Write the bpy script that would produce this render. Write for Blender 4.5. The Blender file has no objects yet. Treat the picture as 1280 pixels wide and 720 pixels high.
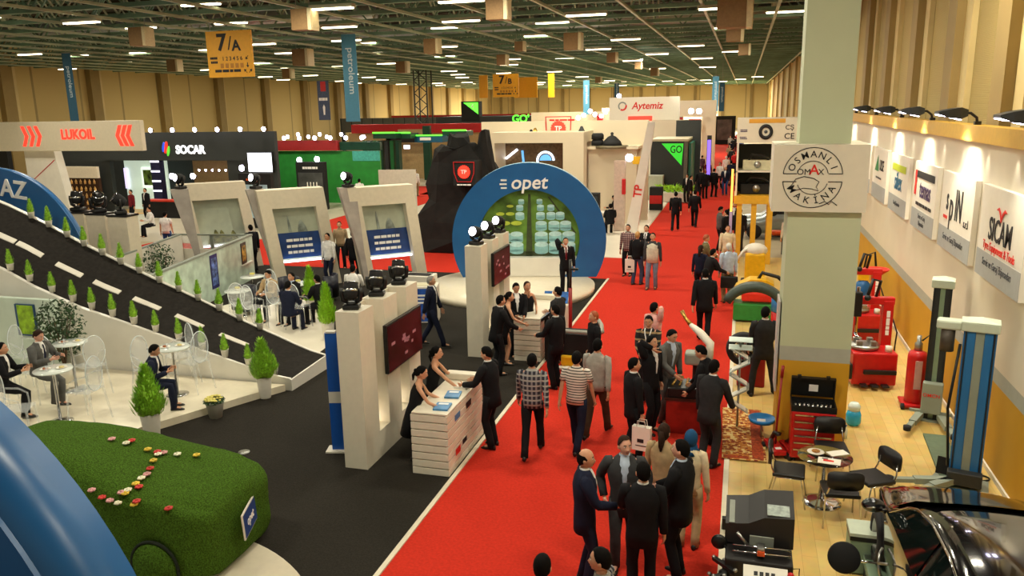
import bpy, bmesh, math, random
from mathutils import Vector as V, Matrix as M
random.seed(7)
PI=math.pi; sin=math.sin; cos=math.cos
SC=bpy.context.scene; COL=SC.collection
# ---------------------------------------------------------------- camera (1280x720 frame)
CH=5.7; FL=1000.0
_v=V((932-640,128-360,FL)); _xv=80.0
_yv=(FL*FL+_xv*_v.x)/(-_v.y); _d=V((_xv,_yv,FL))
_Y=_v.normalized(); _Z=(-_d).normalized(); _X=_Y.cross(_Z)
RW=M((_X,_Y,_Z))                       # camera (x right, y down, z forward) -> world
CP=V((0,0,CH))
def ray(px,py): return RW@V((px-640,py-360,FL))
def P(px,py,z=0.0):
    r=ray(px,py); return CP+r*((z-CH)/r.z)
def PY(px,py,y):
    r=ray(px,py); return CP+r*(y/r.y)
def PX(px,py,x):
    r=ray(px,py); return CP+r*(x/r.x)
cam=bpy.data.cameras.new('camera'); cam.sensor_width=36; cam.lens=FL/1280*36; cam.clip_end=600
co=bpy.data.objects.new('camera',cam); COL.objects.link(co); SC.camera=co
_r=RW.transposed()                     # rows: camera axes? columns of RW are camera axes in world
cx=RW.col[0]; cy=RW.col[1]; cz=RW.col[2]
co.matrix_world=M(((cx.x,-cy.x,-cz.x,0),(cx.y,-cy.y,-cz.y,0),(cx.z,-cy.z,-cz.z,CH),(0,0,0,1)))
# ---------------------------------------------------------------- materials
def lin(c):
    if isinstance(c,str):
        c=[int(c[i:i+2],16)/255 for i in (0,2,4)]
    return tuple((x/12.92 if x<=.04045 else ((x+.055)/1.055)**2.4) for x in c)+(1.0,)
MC={}
def mat(name,c='808080',rough=.6,metal=0,var=.06,scale=9.0,emit=0,alpha=1,trans=0,bump=0,spec=.5,coat=0,ior=1.45):
    if name in MC: return MC[name]
    m=bpy.data.materials.new(name); m.use_nodes=True; nt=m.node_tree; b=nt.nodes['Principled BSDF']
    col=lin(c)
    b.inputs['Roughness'].default_value=rough; b.inputs['Metallic'].default_value=metal
    b.inputs['Specular IOR Level'].default_value=spec; b.inputs['IOR'].default_value=ior
    b.inputs['Coat Weight'].default_value=coat
    if var>0 or bump>0:
        tc=nt.nodes.new('ShaderNodeTexCoord'); n=nt.nodes.new('ShaderNodeTexNoise'); n.inputs['Scale'].default_value=scale
        n.inputs['Detail'].default_value=4
        nt.links.new(tc.outputs['Object'],n.inputs['Vector'])
        r=nt.nodes.new('ShaderNodeValToRGB')
        r.color_ramp.elements[0].color=tuple(max(0,x*(1-var*2)) for x in col[:3])+(1,)
        r.color_ramp.elements[1].color=tuple(min(1,x*(1+var*2)) for x in col[:3])+(1,)
        r.color_ramp.elements[0].position=.3; r.color_ramp.elements[1].position=.7
        nt.links.new(n.outputs['Fac'],r.inputs['Fac']); nt.links.new(r.outputs['Color'],b.inputs['Base Color'])
        if bump>0:
            bp=nt.nodes.new('ShaderNodeBump'); bp.inputs['Strength'].default_value=bump; bp.inputs['Distance'].default_value=.02
            nt.links.new(n.outputs['Fac'],bp.inputs['Height']); nt.links.new(bp.outputs['Normal'],b.inputs['Normal'])
    else: b.inputs['Base Color'].default_value=col
    if emit>0:
        b.inputs['Emission Color'].default_value=col; b.inputs['Emission Strength'].default_value=emit
    b.inputs['Alpha'].default_value=alpha; b.inputs['Transmission Weight'].default_value=trans
    m.diffuse_color=col
    MC[name]=m; return m
def nodes(m): return m.node_tree.nodes, m.node_tree.links, m.node_tree.nodes['Principled BSDF']
def tex_coord(nt,out='Object'): return nt.nodes.new('ShaderNodeTexCoord').outputs[out]
# ---------------------------------------------------------------- mesh builder
class MB:
    def __init__(s): s.v=[]; s.f=[]; s.mi=[]; s.sm=[]; s.T=M.Identity(4); s.cur=0
    def add(s,vs,fs,sm=False):
        o=len(s.v); T=s.T
        s.v+=[tuple(T@V(v)) for v in vs]
        for f in fs: s.f.append([i+o for i in f]); s.mi.append(s.cur); s.sm.append(sm)
        return s
    def m(s,i): s.cur=i; return s
    def at(s,T): s.T=T; return s
    def box(s,x0,x1,y0,y1,z0,z1):
        return s.add([(x0,y0,z0),(x1,y0,z0),(x1,y1,z0),(x0,y1,z0),(x0,y0,z1),(x1,y0,z1),(x1,y1,z1),(x0,y1,z1)],
            [(0,3,2,1),(4,5,6,7),(0,1,5,4),(1,2,6,5),(2,3,7,6),(3,0,4,7)])
    def rbox(s,x0,x1,y0,y1,z0,z1,b=.02,seg=2):
        bm=bmesh.new(); bmesh.ops.create_cube(bm,size=1)
        for v in bm.verts: v.co=V(((x0+x1)/2+v.co.x*(x1-x0),(y0+y1)/2+v.co.y*(y1-y0),(z0+z1)/2+v.co.z*(z1-z0)))
        bmesh.ops.bevel(bm,geom=bm.edges[:],offset=b,segments=seg,affect='EDGES',profile=.5)
        return s.bm(bm)
    def bm(s,bm,sm=False):
        bm.verts.index_update()
        s.add([v.co for v in bm.verts],[[v.index for v in f.verts] for f in bm.faces],sm); bm.free(); return s
    def ring(s,rings,sm=True,cap=True,closed=True):
        n=len(rings[0]); vs=[p for r in rings for p in r]; fs=[]
        for i in range(len(rings)-1):
            for j in range(n if closed else n-1):
                a=i*n+j; b=i*n+(j+1)%n; fs.append((a,b,b+n,a+n))
        if cap and closed: fs.append(tuple(reversed(range(n)))); fs.append(tuple(range((len(rings)-1)*n,len(rings)*n)))
        return s.add(vs,fs,sm)
    def lathe(s,prof,n=16,c=(0,0,0),sm=True,cap=True):
        c=V(c); return s.ring([[c+V((r*cos(2*PI*j/n),r*sin(2*PI*j/n),z)) for j in range(n)] for r,z in prof],sm,cap)
    def cyl(s,a,b,r,r2=None,n=10,sm=True):
        return s.tube([a,b],[r,r if r2 is None else r2],n,sm)
    def tube(s,pts,rad,n=8,sm=True,flat=1.0,up=None):
        pts=[V(p) for p in pts]; 
        if not isinstance(rad,(list,tuple)): rad=[rad]*len(pts)
        rings=[]; prev=None
        for i,p in enumerate(pts):
            d=(pts[min(i+1,len(pts)-1)]-pts[max(i-1,0)]).normalized()
            if prev is None:
                u=V(up) if up is not None else (V((0,0,1)) if abs(d.z)<.9 else V((1,0,0)))
                x=u.cross(d).normalized()
            else:
                x=(prev-d*prev.dot(d)).normalized()
            prev=x; y=d.cross(x); r=rad[i]
            rx,ry=(r if isinstance(r,tuple) else (r,r*flat))
            rings.append([p+x*(rx*cos(2*PI*j/n))+y*(ry*sin(2*PI*j/n)) for j in range(n)])
        return s.ring(rings,sm)
    def bar(s,a,b,w,h=None):
        a=V(a); b=V(b); h=h or w; d=(b-a).normalized(); u=V((0,0,1)) if abs(d.z)<.95 else V((0,1,0))
        x=d.cross(u).normalized()*w/2; y=x.cross(d).normalized()*h/2
        return s.add([a-x-y,a+x-y,a+x+y,a-x+y,b-x-y,b+x-y,b+x+y,b-x+y],[(0,3,2,1),(4,5,6,7),(0,1,5,4),(1,2,6,5),(2,3,7,6),(3,0,4,7)])
    def sph(s,c,r,n=12,m=8,sm=True):
        c=V(c); r=(r,r,r) if not isinstance(r,tuple) else r; rings=[]
        for i in range(1,m):
            t=PI*i/m; rings.append([c+V((r[0]*sin(t)*cos(2*PI*j/n),r[1]*sin(t)*sin(2*PI*j/n),-r[2]*cos(t))) for j in range(n)])
        return s.ring(rings,sm)
    def prism(s,poly,T0,T1,sm=False):
        """poly (a,b) pairs; T0/T1 map (a,b)->3D"""
        n=len(poly); vs=[T0(*p) for p in poly]+[T1(*p) for p in poly]
        return s.add(vs,[tuple(reversed(range(n))),tuple(range(n,2*n))]+[(i,(i+1)%n,(i+1)%n+n,i+n) for i in range(n)],sm)
    def quad(s,a,b,c,d): return s.add([a,b,c,d],[(0,1,2,3)])
def obj(name,mb,mats,parent=None,loc=None,rotz=0,M4=None,bevel=0,subs=0):
    me=bpy.data.meshes.new(name)
    me.from_pydata([tuple(v) for v in mb.v],[],mb.f)
    if not isinstance(mats,(list,tuple)): mats=[mats]
    for m in mats: me.materials.append(m)
    me.polygons.foreach_set('material_index',mb.mi); me.polygons.foreach_set('use_smooth',mb.sm)
    bm=bmesh.new(); bm.from_mesh(me); bmesh.ops.recalc_face_normals(bm,faces=bm.faces[:]); bm.to_mesh(me); bm.free()
    me.update()
    o=bpy.data.objects.new(name,me); COL.objects.link(o)
    if parent is not None: o.parent=parent
    if M4 is not None: o.matrix_world=M4
    elif loc is not None: o.location=loc; o.rotation_euler=(0,0,rotz)
    if bevel: b=o.modifiers.new('bevel','BEVEL'); b.width=bevel; b.segments=2; b.limit_method='ANGLE'
    if subs: b=o.modifiers.new('subsurf','SUBSURF'); b.levels=subs; b.render_levels=subs
    return o
def thing(name,label,cat,loc=(0,0,0),rotz=0,group=None):
    o=bpy.data.objects.new(name,None); COL.objects.link(o); o.location=loc; o.rotation_euler=(0,0,rotz)
    o.empty_display_size=.2
    o['label']=label; o['category']=cat
    if group: o['group']=group
    return o
def tag(o,label,cat,group=None,kind=None):
    o['label']=label; o['category']=cat
    if group: o['group']=group
    if kind: o['kind']=kind
    return o
def struct(name,mb,m,**k):
    o=obj(name,mb,m,**k); o['kind']='structure'; return o
def kids(root): return [c for c in bpy.data.objects if c.parent==root]
KC={}
def dup(root,loc,rotz=0,label=None,scale=None):
    if root.name not in KC: KC[root.name]=[(c,[g for g in kids(c)]) for c in kids(root)]
    r=root.copy(); COL.objects.link(r); r.location=loc; r.rotation_euler=(0,0,rotz)
    if label: r['label']=label
    if scale: r.scale=(scale,)*3
    for ch,gs in KC[root.name]:
        c=ch.copy(); COL.objects.link(c); c.parent=r
        for g in gs: d=g.copy(); COL.objects.link(d); d.parent=c
    return r
_fonts={}
def text_mb(mb,txt,size,T,depth=.01,bold=0,align='CENTER',sx=1.0,shear=0):
    """lettering: local x right, y up, z out; T maps to target space"""
    cu=bpy.data.curves.new('lettering','FONT'); cu.body=txt; cu.size=size; cu.extrude=depth; cu.align_x=align; cu.align_y='CENTER'
    cu.offset=bold*size; cu.resolution_u=3; cu.shear=shear
    o=bpy.data.objects.new('lettering',cu); me=bpy.data.meshes.new_from_object(o)
    old=mb.T; mb.T=old@T
    mb.add([(v.co.x*sx,v.co.y,v.co.z) for v in me.vertices],[list(p.vertices) for p in me.polygons]); mb.T=old
    bpy.data.objects.remove(o); bpy.data.curves.remove(cu); bpy.data.meshes.remove(me)
    return mb
def bars(mb,lines,h,gap,w,seed=1,align=0):
    # unreadable small print: rows of word-shaped strokes
    rnd=random.Random(seed)
    for i in range(lines):
        x=-w/2*(1-.15*rnd.random()); y=-i*gap
        while x<w/2*(.85+.15*rnd.random()):
            l=min(w*(.12+.16*rnd.random()),w/2-x)
            if l<.02*w: break
            mb.box(x,x+l,y-h/2,y+h/2,0,.004); x+=l+.03*w
    return mb
def TX(p,x,y):  # frame: origin p, x axis, y axis
    x=V(x).normalized(); y=V(y); y=(y-x*y.dot(x)).normalized(); z=x.cross(y)
    return M(((x.x,y.x,z.x,p[0]),(x.y,y.y,z.y,p[1]),(x.z,y.z,z.z,p[2]),(0,0,0,1)))
def front(p): return TX(p,(1,0,0),(0,0,1))      # lettering that faces the camera side (-Y)
def facew(p): return TX(p,(0,-1,0),(0,0,1))     # lettering on a wall that faces -X
def facee(p): return TX(p,(0,1,0),(0,0,1))      # faces +X
def light(name,kind,loc,power,color=(1,.86,.66),size=.3,size_y=None,target=None,angle=None,blend=.5):
    l=bpy.data.lights.new(name,kind); l.energy=power; l.color=color
    if kind=='AREA':
        l.size=size
        if size_y: l.shape='RECTANGLE'; l.size_y=size_y
    elif kind in('POINT','SPOT'): l.shadow_soft_size=size
    if kind=='SPOT': l.spot_size=angle or 1.2; l.spot_blend=blend
    o=bpy.data.objects.new(name,l); COL.objects.link(o); o.location=loc
    if target is not None: o.rotation_euler=(V(target)-V(loc)).to_track_quat('-Z','Y').to_euler()
    return o
WHITE=mat('white_paint','dcd6c8',.55,var=.02,scale=3)
WHITE2=mat('white_gloss','e8e4da',.3,var=.02,scale=2)
BLACK=mat('black_plastic','141414',.4,var=.05)
BLACKM=mat('black_matte','1a1a1a',.8,var=.05)
CHROME=mat('chrome','d0d0d0',.12,1,var=0)
STEEL=mat('brushed_steel','a8a8a4',.35,1,var=.04)
GREYM=mat('grey_paint','8d9389',.5,var=.04)
REDP=mat('red_paint','c01818',.35,var=.05)
YELP=mat('yellow_paint','e8b414',.4,var=.05)
BLUEP=mat('blue_paint','1d5f9e',.35,var=.04,scale=2)
REDT=mat('red_lettering','d8281e',.5,var=0)
BLKT=mat('black_lettering','1c1c1e',.6,var=0)
WHT=mat('white_lettering','f2f0ec',.5,var=0)
GLOW=mat('lamp_glow','fff2dc',.5,var=0,emit=14)
GLOWV=mat('flood_glow','e9e2ff',.5,var=0,emit=22)
RUBBER=mat('rubber','202022',.85,var=.05)
# ================================================================ THE HALL
XL=-57.0; XR=4.45; YB=190.0; ZT=9.6; ZC=11.8; Y0=1.0
mb=MB(); mb.box(XL,XR,Y0-3,YB,-.3,0); struct('floor',mb,mat('hall_floor','b9ab8e',.5,var=.05,scale=.6))
CARPET=mat('red_carpet','c43223',.95,var=.06,scale=26,bump=.3,spec=.1)
mb=MB(); mb.box(-4.15,-.05,Y0-3,150,0,.006); mb.box(-25.5,-4.15,26.1,29.9,0,.006); mb.box(-21,-18.5,29.9,70,0,.006); mb.box(-40,-4.15,50.5,56,0,.006)
struct('floor_red_carpet',mb,CARPET)
BLKC=mat('black_carpet','2b2823',.95,var=.12,scale=40,bump=.3,spec=.15)
mb=MB(); mb.box(-26,-4.19,Y0-3,26.1,0,.006); struct('floor_black_carpet',mb,BLKC)
mb=MB(); mb.box(-4.21,-4.14,Y0-3,26.1,0,.028); struct('trim_1',mb,mat('pale_edge_strip','e0d8c0',.5,var=.02))
mb=MB(); mb.box(-.08,0.0,Y0-3,31,0,.03); struct('trim_2',mb,mat('pale_edge_strip','e0d8c0'))
WFLOOR=mat('white_stand_floor','f2ead8',.25,var=.02,scale=1)
mb=MB(); mb.box(-18.5,-4.2,29.9,50.5,0,.03); struct('floor_white_stand',mb,WFLOOR)
mb=MB(); mb.box(-40,-21,29.9,50.5,0,.03); struct('floor_far_stand',mb,mat('grey_stand_floor','cfc5ae',.35,var=.03,scale=1))
mb=MB(); mb.box(-40,-4.2,56,100,0,.03); struct('floor_rear_stand',mb,mat('grey_stand_floor','cfc5ae'))
# light wood laminate
wood=mat('maple_laminate','e6c576',.32,var=0)
n,L,b=nodes(wood)
tc=n.new('ShaderNodeTexCoord'); mp=n.new('ShaderNodeMapping'); mp.inputs['Rotation'].default_value=(0,0,PI/2)
br=n.new('ShaderNodeTexBrick'); br.inputs['Scale'].default_value=1; br.inputs['Brick Width'].default_value=.9; br.inputs['Row Height'].default_value=.19
br.inputs['Mortar Size'].default_value=.003; br.inputs['Color1'].default_value=lin('e8ca80'); br.inputs['Color2'].default_value=lin('dcb768'); br.inputs['Mortar'].default_value=lin('c49e55')
nz=n.new('ShaderNodeTexNoise'); nz.inputs['Scale'].default_value=6
mx=n.new('ShaderNodeMix'); mx.data_type='RGBA'; mx.blend_type='MULTIPLY'; mx.inputs[0].default_value=.25
L.new(tc.outputs['Object'],mp.inputs[0]); L.new(mp.outputs[0],br.inputs[0]); L.new(mp.outputs[0],nz.inputs[0]); L.new(br.outputs[0],mx.inputs[6]); L.new(nz.outputs['Color'],mx.inputs[7]); L.new(mx.outputs[2],b.inputs['Base Color'])
mb=MB(); mb.box(0,3.95,Y0-3,31,0,.012); struct('floor_wood',mb,wood)
mb=MB(); mb.prism([(-9.5,15.5),(-9.7,17.2),(-12.6,21.3),(-14.6,21.0),(-15.6,17.5),(-15.2,15.5)],lambda a,b:(a,b,.005),lambda a,b:(a,b,.012)); struct('floor_rear_bar',mb,WFLOOR)
# ---- hall walls: ribbed cladding with pilasters
def cladding(name,c1,axis,bw,mort=.05,rib=6):
    m=mat(name,c1,.7,var=0); n,L,b=nodes(m)
    tc=n.new('ShaderNodeTexCoord'); sp=n.new('ShaderNodeSeparateXYZ'); cb=n.new('ShaderNodeCombineXYZ')
    L.new(tc.outputs['Object'],sp.inputs[0]); L.new(sp.outputs[axis],cb.inputs[0]); L.new(sp.outputs[2],cb.inputs[1])
    br=n.new('ShaderNodeTexBrick'); br.offset=0; br.inputs['Scale'].default_value=1; br.inputs['Brick Width'].default_value=bw; br.inputs['Row Height'].default_value=60
    br.inputs['Mortar Size'].default_value=mort; br.inputs['Color1'].default_value=lin(c1)
    br.inputs['Color2'].default_value=tuple(x*.9 for x in lin(c1)[:3])+(1,); br.inputs['Mortar'].default_value=tuple(x*.55 for x in lin(c1)[:3])+(1,)
    L.new(cb.outputs[0],br.inputs[0]); L.new(br.outputs[0],b.inputs['Base Color'])
    wv=n.new('ShaderNodeTexWave'); wv.bands_direction='Y'; wv.inputs['Scale'].default_value=rib; L.new(cb.outputs[0],wv.inputs[0])
    bp=n.new('ShaderNodeBump'); bp.inputs['Strength'].default_value=.25; bp.inputs['Distance'].default_value=.02
    L.new(wv.outputs['Fac'],bp.inputs['Height']); L.new(bp.outputs[0],b.inputs['Normal'])
    return m
CL=cladding('mustard_cladding','d2b87a',1,5.0,.12); CLB=cladding('mustard_cladding_rear','d2b87a',0,5.0,.12); CLR=cladding('ribbed_cladding','b9a264',1,2.1,.02,9)
PIL=mat('pilaster_paint','9c8452',.7,var=.04,scale=1); PIL2=mat('pilaster_light','d8c38c',.7,var=.04,scale=1)
mb=MB(); mb.box(XL-.3,XL,Y0-3,YB,0,ZC); struct('wall_left',mb,CL)
mb=MB(); mb.box(XL,XR,YB,YB+.3,0,ZC); struct('wall_back',mb,CLB)
mb=MB(); mb.box(XR,XR+.3,Y0-3,YB,0,ZC); struct('wall_right',mb,CLR)
mb=MB()
for i in range(19):
    y=24+i*9.2
    mb.box(XL,XL+.55,y,y+1.1,0,ZC).m(1).box(XL+.02,XL+.2,y+1.1,y+1.7,0,ZC).m(0)
struct('trim_3',mb,[PIL,PIL2])
mb=MB()
for y in (9.6,12.7,15.6,19.4,23.6,28,32.5,38,44,51,59,68,78,90,104,120,138,158): mb.box(XR-.3,XR,y,y+.75,0,ZC).m(1).box(XR-.12,XR,y-.5,y,0,ZC).m(0)
struct('trim_4',mb,[PIL,PIL2])
mb=MB()
for i in range(10): mb.box(-54+i*6.1,-53.4+i*6.1,YB-.5,YB,0,ZC)
struct('trim_5',mb,PIL)
mb=MB(); mb.box(XL,XR,Y0-3,YB,ZC,ZC+.3)
for i in range(90): mb.box(XL,XR,6+i*2.05,6.25+i*2.05,ZC-.12,ZC)
struct('ceiling',mb,mat('roof_deck','413d31',.8,var=.2,scale=.5))
GT=mat('green_truss_paint','6f8e76',.5,var=.12,scale=.8); GT2=mat('pale_truss_paint','a9b49a',.45,var=.1,scale=.8)
def truss(y,step):
    mb=MB(); r=.06
    mb.bar((XL,y,ZT),(XR,y,ZT),.2,.16).bar((XL,y,ZC-.5),(XR,y,ZC-.5),.16,.16)
    x=-56.9; k=0
    while x<XR-step:
        mb.bar((x,y,ZT if k%2 else ZC-.5),(x+step,y,ZC-.5 if k%2 else ZT),.07); x+=step; k+=1
    o=struct('trim_truss',mb,GT); return o
y=23.0
while y<YB-4:
    truss(y,1.45 if y<70 else 2.9); y+=2.95 if y<110 else 5.9
x=-54.0
while x<XR:
    mb=MB(); mb.bar((x,20,ZT-.12),(x,YB,ZT-.12),.11,.1)
    k=0; yy=21.5
    while yy<90: 
        mb.bar((x,yy,ZT+.1 if k%2 else ZC-.4),(x,yy+1.475,ZC-.4 if k%2 else ZT+.1),.06); yy+=1.475; k+=1
    struct('trim_purlin',mb,GT2); x+=2.9
# ventilation ducts
mb=MB(); mb.cyl((-30,46.5,ZT+.75),(4,46.5,ZT+.75),.42,n=14); mb.cyl((-56,38.5,ZT+.8),(-18,38.5,ZT+.8),.45,n=14); mb.cyl((-50,66,ZT+.75),(4,66,ZT+.75),.45,n=14)
struct('trim_duct',mb,mat('galvanised_duct','b8bcc0',.35,.7,var=.05))
# hanging air handlers: brown boxes
AHB=mat('air_handler_side','8a6c47',.7,var=.05); AHL=mat('air_handler_end','d8c9a0',.6,var=.04)
ah=None
AHS=[(380,25,40),(176,46,50),(622,12,36),(540,58,60),(378,72,66),(503,84,90),(218,82,60),(918,42,52),(930,62,72),(716,52,62),(765,72,85),(818,90,120),(798,82,110),(628,75,80),(360,92,84),(917,15,36),(748,100,150),(650,58,70)]
for i,(px,py,y) in enumerate(AHS):
    p=P(px,py,8.9); s=(30,28,28,20,24,16,18,20,14,22,13,10,9,14,14,40,8,13)[i]*p.y/1000/1.67
    place=['at the upper left by the sign','at the far upper left','at the top centre','left of centre, beside the silver duct','below the largest left one','above the green digits sign','low, left of the yellow sign','right, just left of the square column','below the top right one','in the middle above the white sign','middle distance above the striped arch','far back near the rear wall','far back in a pair','over the twin yellow signs','low at the left rear wall','top right by the column','smallest, near the back','over the long silver duct'][i]
    if ah is None:
        ah=thing('air_handler','brown box air handler hanging from the roof trusses '+place,'air handler',p,0,'air handlers under the roof')
        mb=MB(); mb.rbox(-.75,.6,-.6,.6,-.75,.75,.03); obj('housing',mb,AHB,ah)
        mb=MB(); mb.rbox(.6,.9,-.62,.62,-.78,.78,.04); mb.box(.9,.92,-.45,.45,-.55,.55); obj('outlet',mb,AHL,ah)
        for sx in(-.6,.5):
            mb=MB(); mb.cyl((sx,0,.74),(sx,0,2.6),.025,n=6); obj('hanger',mb,STEEL,ah)
    else: dup(ah,p,0,'brown box air handler hanging from the roof trusses '+place,s)
    if i==0: ah.scale=(s,s,s)
# fluorescent fittings in rows
TUBE=mat('fluorescent_tube','fff0c8',.5,var=0,emit=9)
FH=mat('fitting_housing','b8b49c',.6,var=.03)
cl=thing('ceiling_light','slim fluorescent fitting glowing under the green trusses','ceiling light',(0,0,0),0,'fluorescent fittings under the roof')
mb=MB(); mb.box(-.85,.85,-.16,.16,0,.12); obj('housing',mb,FH,cl)
mb=MB(); mb.box(-.8,.8,-.11,.11,-.05,0); obj('tube',mb,TUBE,cl)
first=True; random.seed(3)
LAMPS=[]
for j in range(16):
    y=27.2+j*5.9*(1+.03*j)
    for i in range(11):
        x=-52+i*5.35+(2.6 if j%2 else 0)+random.uniform(-.4,.4)
        if x>XR-1.5 or y>YB-8 or random.random()<.28: continue
        z=ZT+random.choice((-.35,.05))
        if first: cl.location=(x,y,z); first=False
        else: dup(cl,(x,y,z))
# real lamps: rows of hall luminaires
for j,y in enumerate((6,15,24,36,50,68,92,125,160)):
    for i,x in enumerate((-46,-34,-24,-15,-8,-2) if y>20 else (-18,-10,-3,2)):
        w=400*(.76 if y<20 else 1 if y<60 else 2.0 if y<100 else 6 if y<150 else 14)
        l=light('hall_luminaire','AREA',(x+.4,y+.8,ZT-.25),w,(1,.92,.72),1.6,.3)
# added spots without fittings, only to brighten the tall stands
for lx,ly,tx_,ty,tz,pw in ((-7,54,-7,62,5,1500),(-7,32,-7.5,38.5,3.5,900),(-31,27,-31,34,4,900),(-14,66,-13,74,4,1200),(-4,60,-4,68,4,900),(-25,38,-25,45,2,900),(-6.6,20.5,-6.6,25.2,2.2,320),(-14,21,-13,25,2,300)):
    light('added_stand_spot','SPOT',(lx,ly,9.2),pw,(1,.94,.8),.12,target=(tx_,ty,tz),angle=1.25,blend=.7)
W=bpy.data.worlds.new('world'); SC.world=W; W.use_nodes=True
W.node_tree.nodes['Background'].inputs[0].default_value=(1,.93,.74,1); W.node_tree.nodes['Background'].inputs[1].default_value=.35
SC.view_settings.view_transform='Standard'; SC.view_settings.look='None'; SC.view_settings.gamma=1; SC.view_settings.exposure=0
SC.view_settings.use_curve_mapping=False
# ================================================================ PEOPLE
SKIN=[mat('skin_light','d09a78',.55,var=.04),mat('skin_tan','c48a64',.55,var=.04),mat('skin_pink','dda58c',.55,var=.04)]
EYE=mat('eye_dark','1d1512',.3,var=0); EYEW=mat('eye_white','e8e0d8',.4,var=0); LIP=mat('lip','a85a50',.5,var=0)
HAIRM={'black':mat('hair_black','0a0807',.8,var=.15,scale=40,spec=.15),'brown':mat('hair_brown','2e1c12',.75,var=.15,scale=40,spec=.2),'grey':mat('hair_grey','8a8680',.6,var=.1,scale=40),
 'white':mat('hair_white','cfcac0',.6,var=.05,scale=40),'blond':mat('hair_blond','b58a50',.55,var=.12,scale=40),'ginger':mat('hair_ginger','9a4a22',.55,var=.12,scale=40)}
CLOTH={'black':'17171a','charcoal':'2b2b2d','navy':'1a1f33','grey':'5c5c5a','dgrey':'3d3e40','brown':'4a382a','white':'e6e4e0','lblue':'b8c8dc','blue':'2c4c86','red':'b02424','dred':'6a1a22','beige':'b39a74',
 'olive':'6a6040','cream':'d6c7a6','jeans':'3e4c66','ljeans':'76859a','khaki':'8a7a58','vest':'c9c8b4','pink':'dda8a0','green':'3a5a40','tan':'9a8466','lgrey':'a09c94','bluescarf':'1f4a72','plum':'4a3440','purple':'5a5490'}
def cmat(c):
    if c=='check': return CHECK
    if c=='stripe': return STRIPE
    if c=='plaid': return PLAID
    if c=='sweater': return SWEAT
    return mat('cloth_'+c,CLOTH[c],.85,var=.07,scale=14,spec=.2)
def pattern(name,cols,fx,fz,wx,wz):
    m=mat(name,cols[0],.85,var=0,spec=.2); n,L,b=nodes(m); tc=n.new('ShaderNodeTexCoord'); sp=n.new('ShaderNodeSeparateXYZ'); L.new(tc.outputs['Object'],sp.inputs[0])
    def band(ax,f,w):
        a=n.new('ShaderNodeMath'); a.operation='MULTIPLY'; a.inputs[1].default_value=f; L.new(sp.outputs[ax],a.inputs[0])
        c=n.new('ShaderNodeMath'); c.operation='FRACT'; L.new(a.outputs[0],c.inputs[0])
        d=n.new('ShaderNodeMath'); d.operation='LESS_THAN'; d.inputs[1].default_value=w; L.new(c.outputs[0],d.inputs[0]); return d.outputs[0]
    fac=None
    for ax,f,w,col in ((0,fx,wx,cols[1]),(2,fz,wz,cols[-1])):
        if not f: continue
        k=band(ax,f,w); mx=n.new('ShaderNodeMix'); mx.data_type='RGBA'; L.new(k,mx.inputs[0])
        if fac is None: mx.inputs[6].default_value=lin(cols[0])
        else: L.new(fac,mx.inputs[6])
        mx.inputs[7].default_value=lin(col); fac=mx.outputs[2]
        if ax==0 and fz: mx.inputs[0].default_value=.5
    L.new(fac,b.inputs['Base Color']); return m
CHECK=pattern('checked_shirt',['34343e','85858a','a09e98'],14,12,.4,.34)
STRIPE=pattern('striped_tee',['d8d0c4','3c3836'],0,22,0,.35)
PLAID=pattern('plaid_shirt',['7a5a58','b8a8a4','4a2c34'],16,14,.3,.3)
SWEAT=pattern('banded_sweater',['2a2828','9a8460'],0,7,0,.25)
def lerp(a,b,t): return a+(b-a)*t
def ik(a,c,l1,l2,hint):
    d=c-a; L=d.length; mx=(l1+l2)*.999
    if L>mx: c=a+d*(mx/L); d=c-a; L=mx
    t=(l1*l1-l2*l2+L*L)/(2*L); h=math.sqrt(max(l1*l1-t*t,0)); n=d/L
    hv=hint-n*hint.dot(n); hv=hv.normalized() if hv.length>1e-4 else V((0,1,0))
    return a+n*t+hv*h, c
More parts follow.
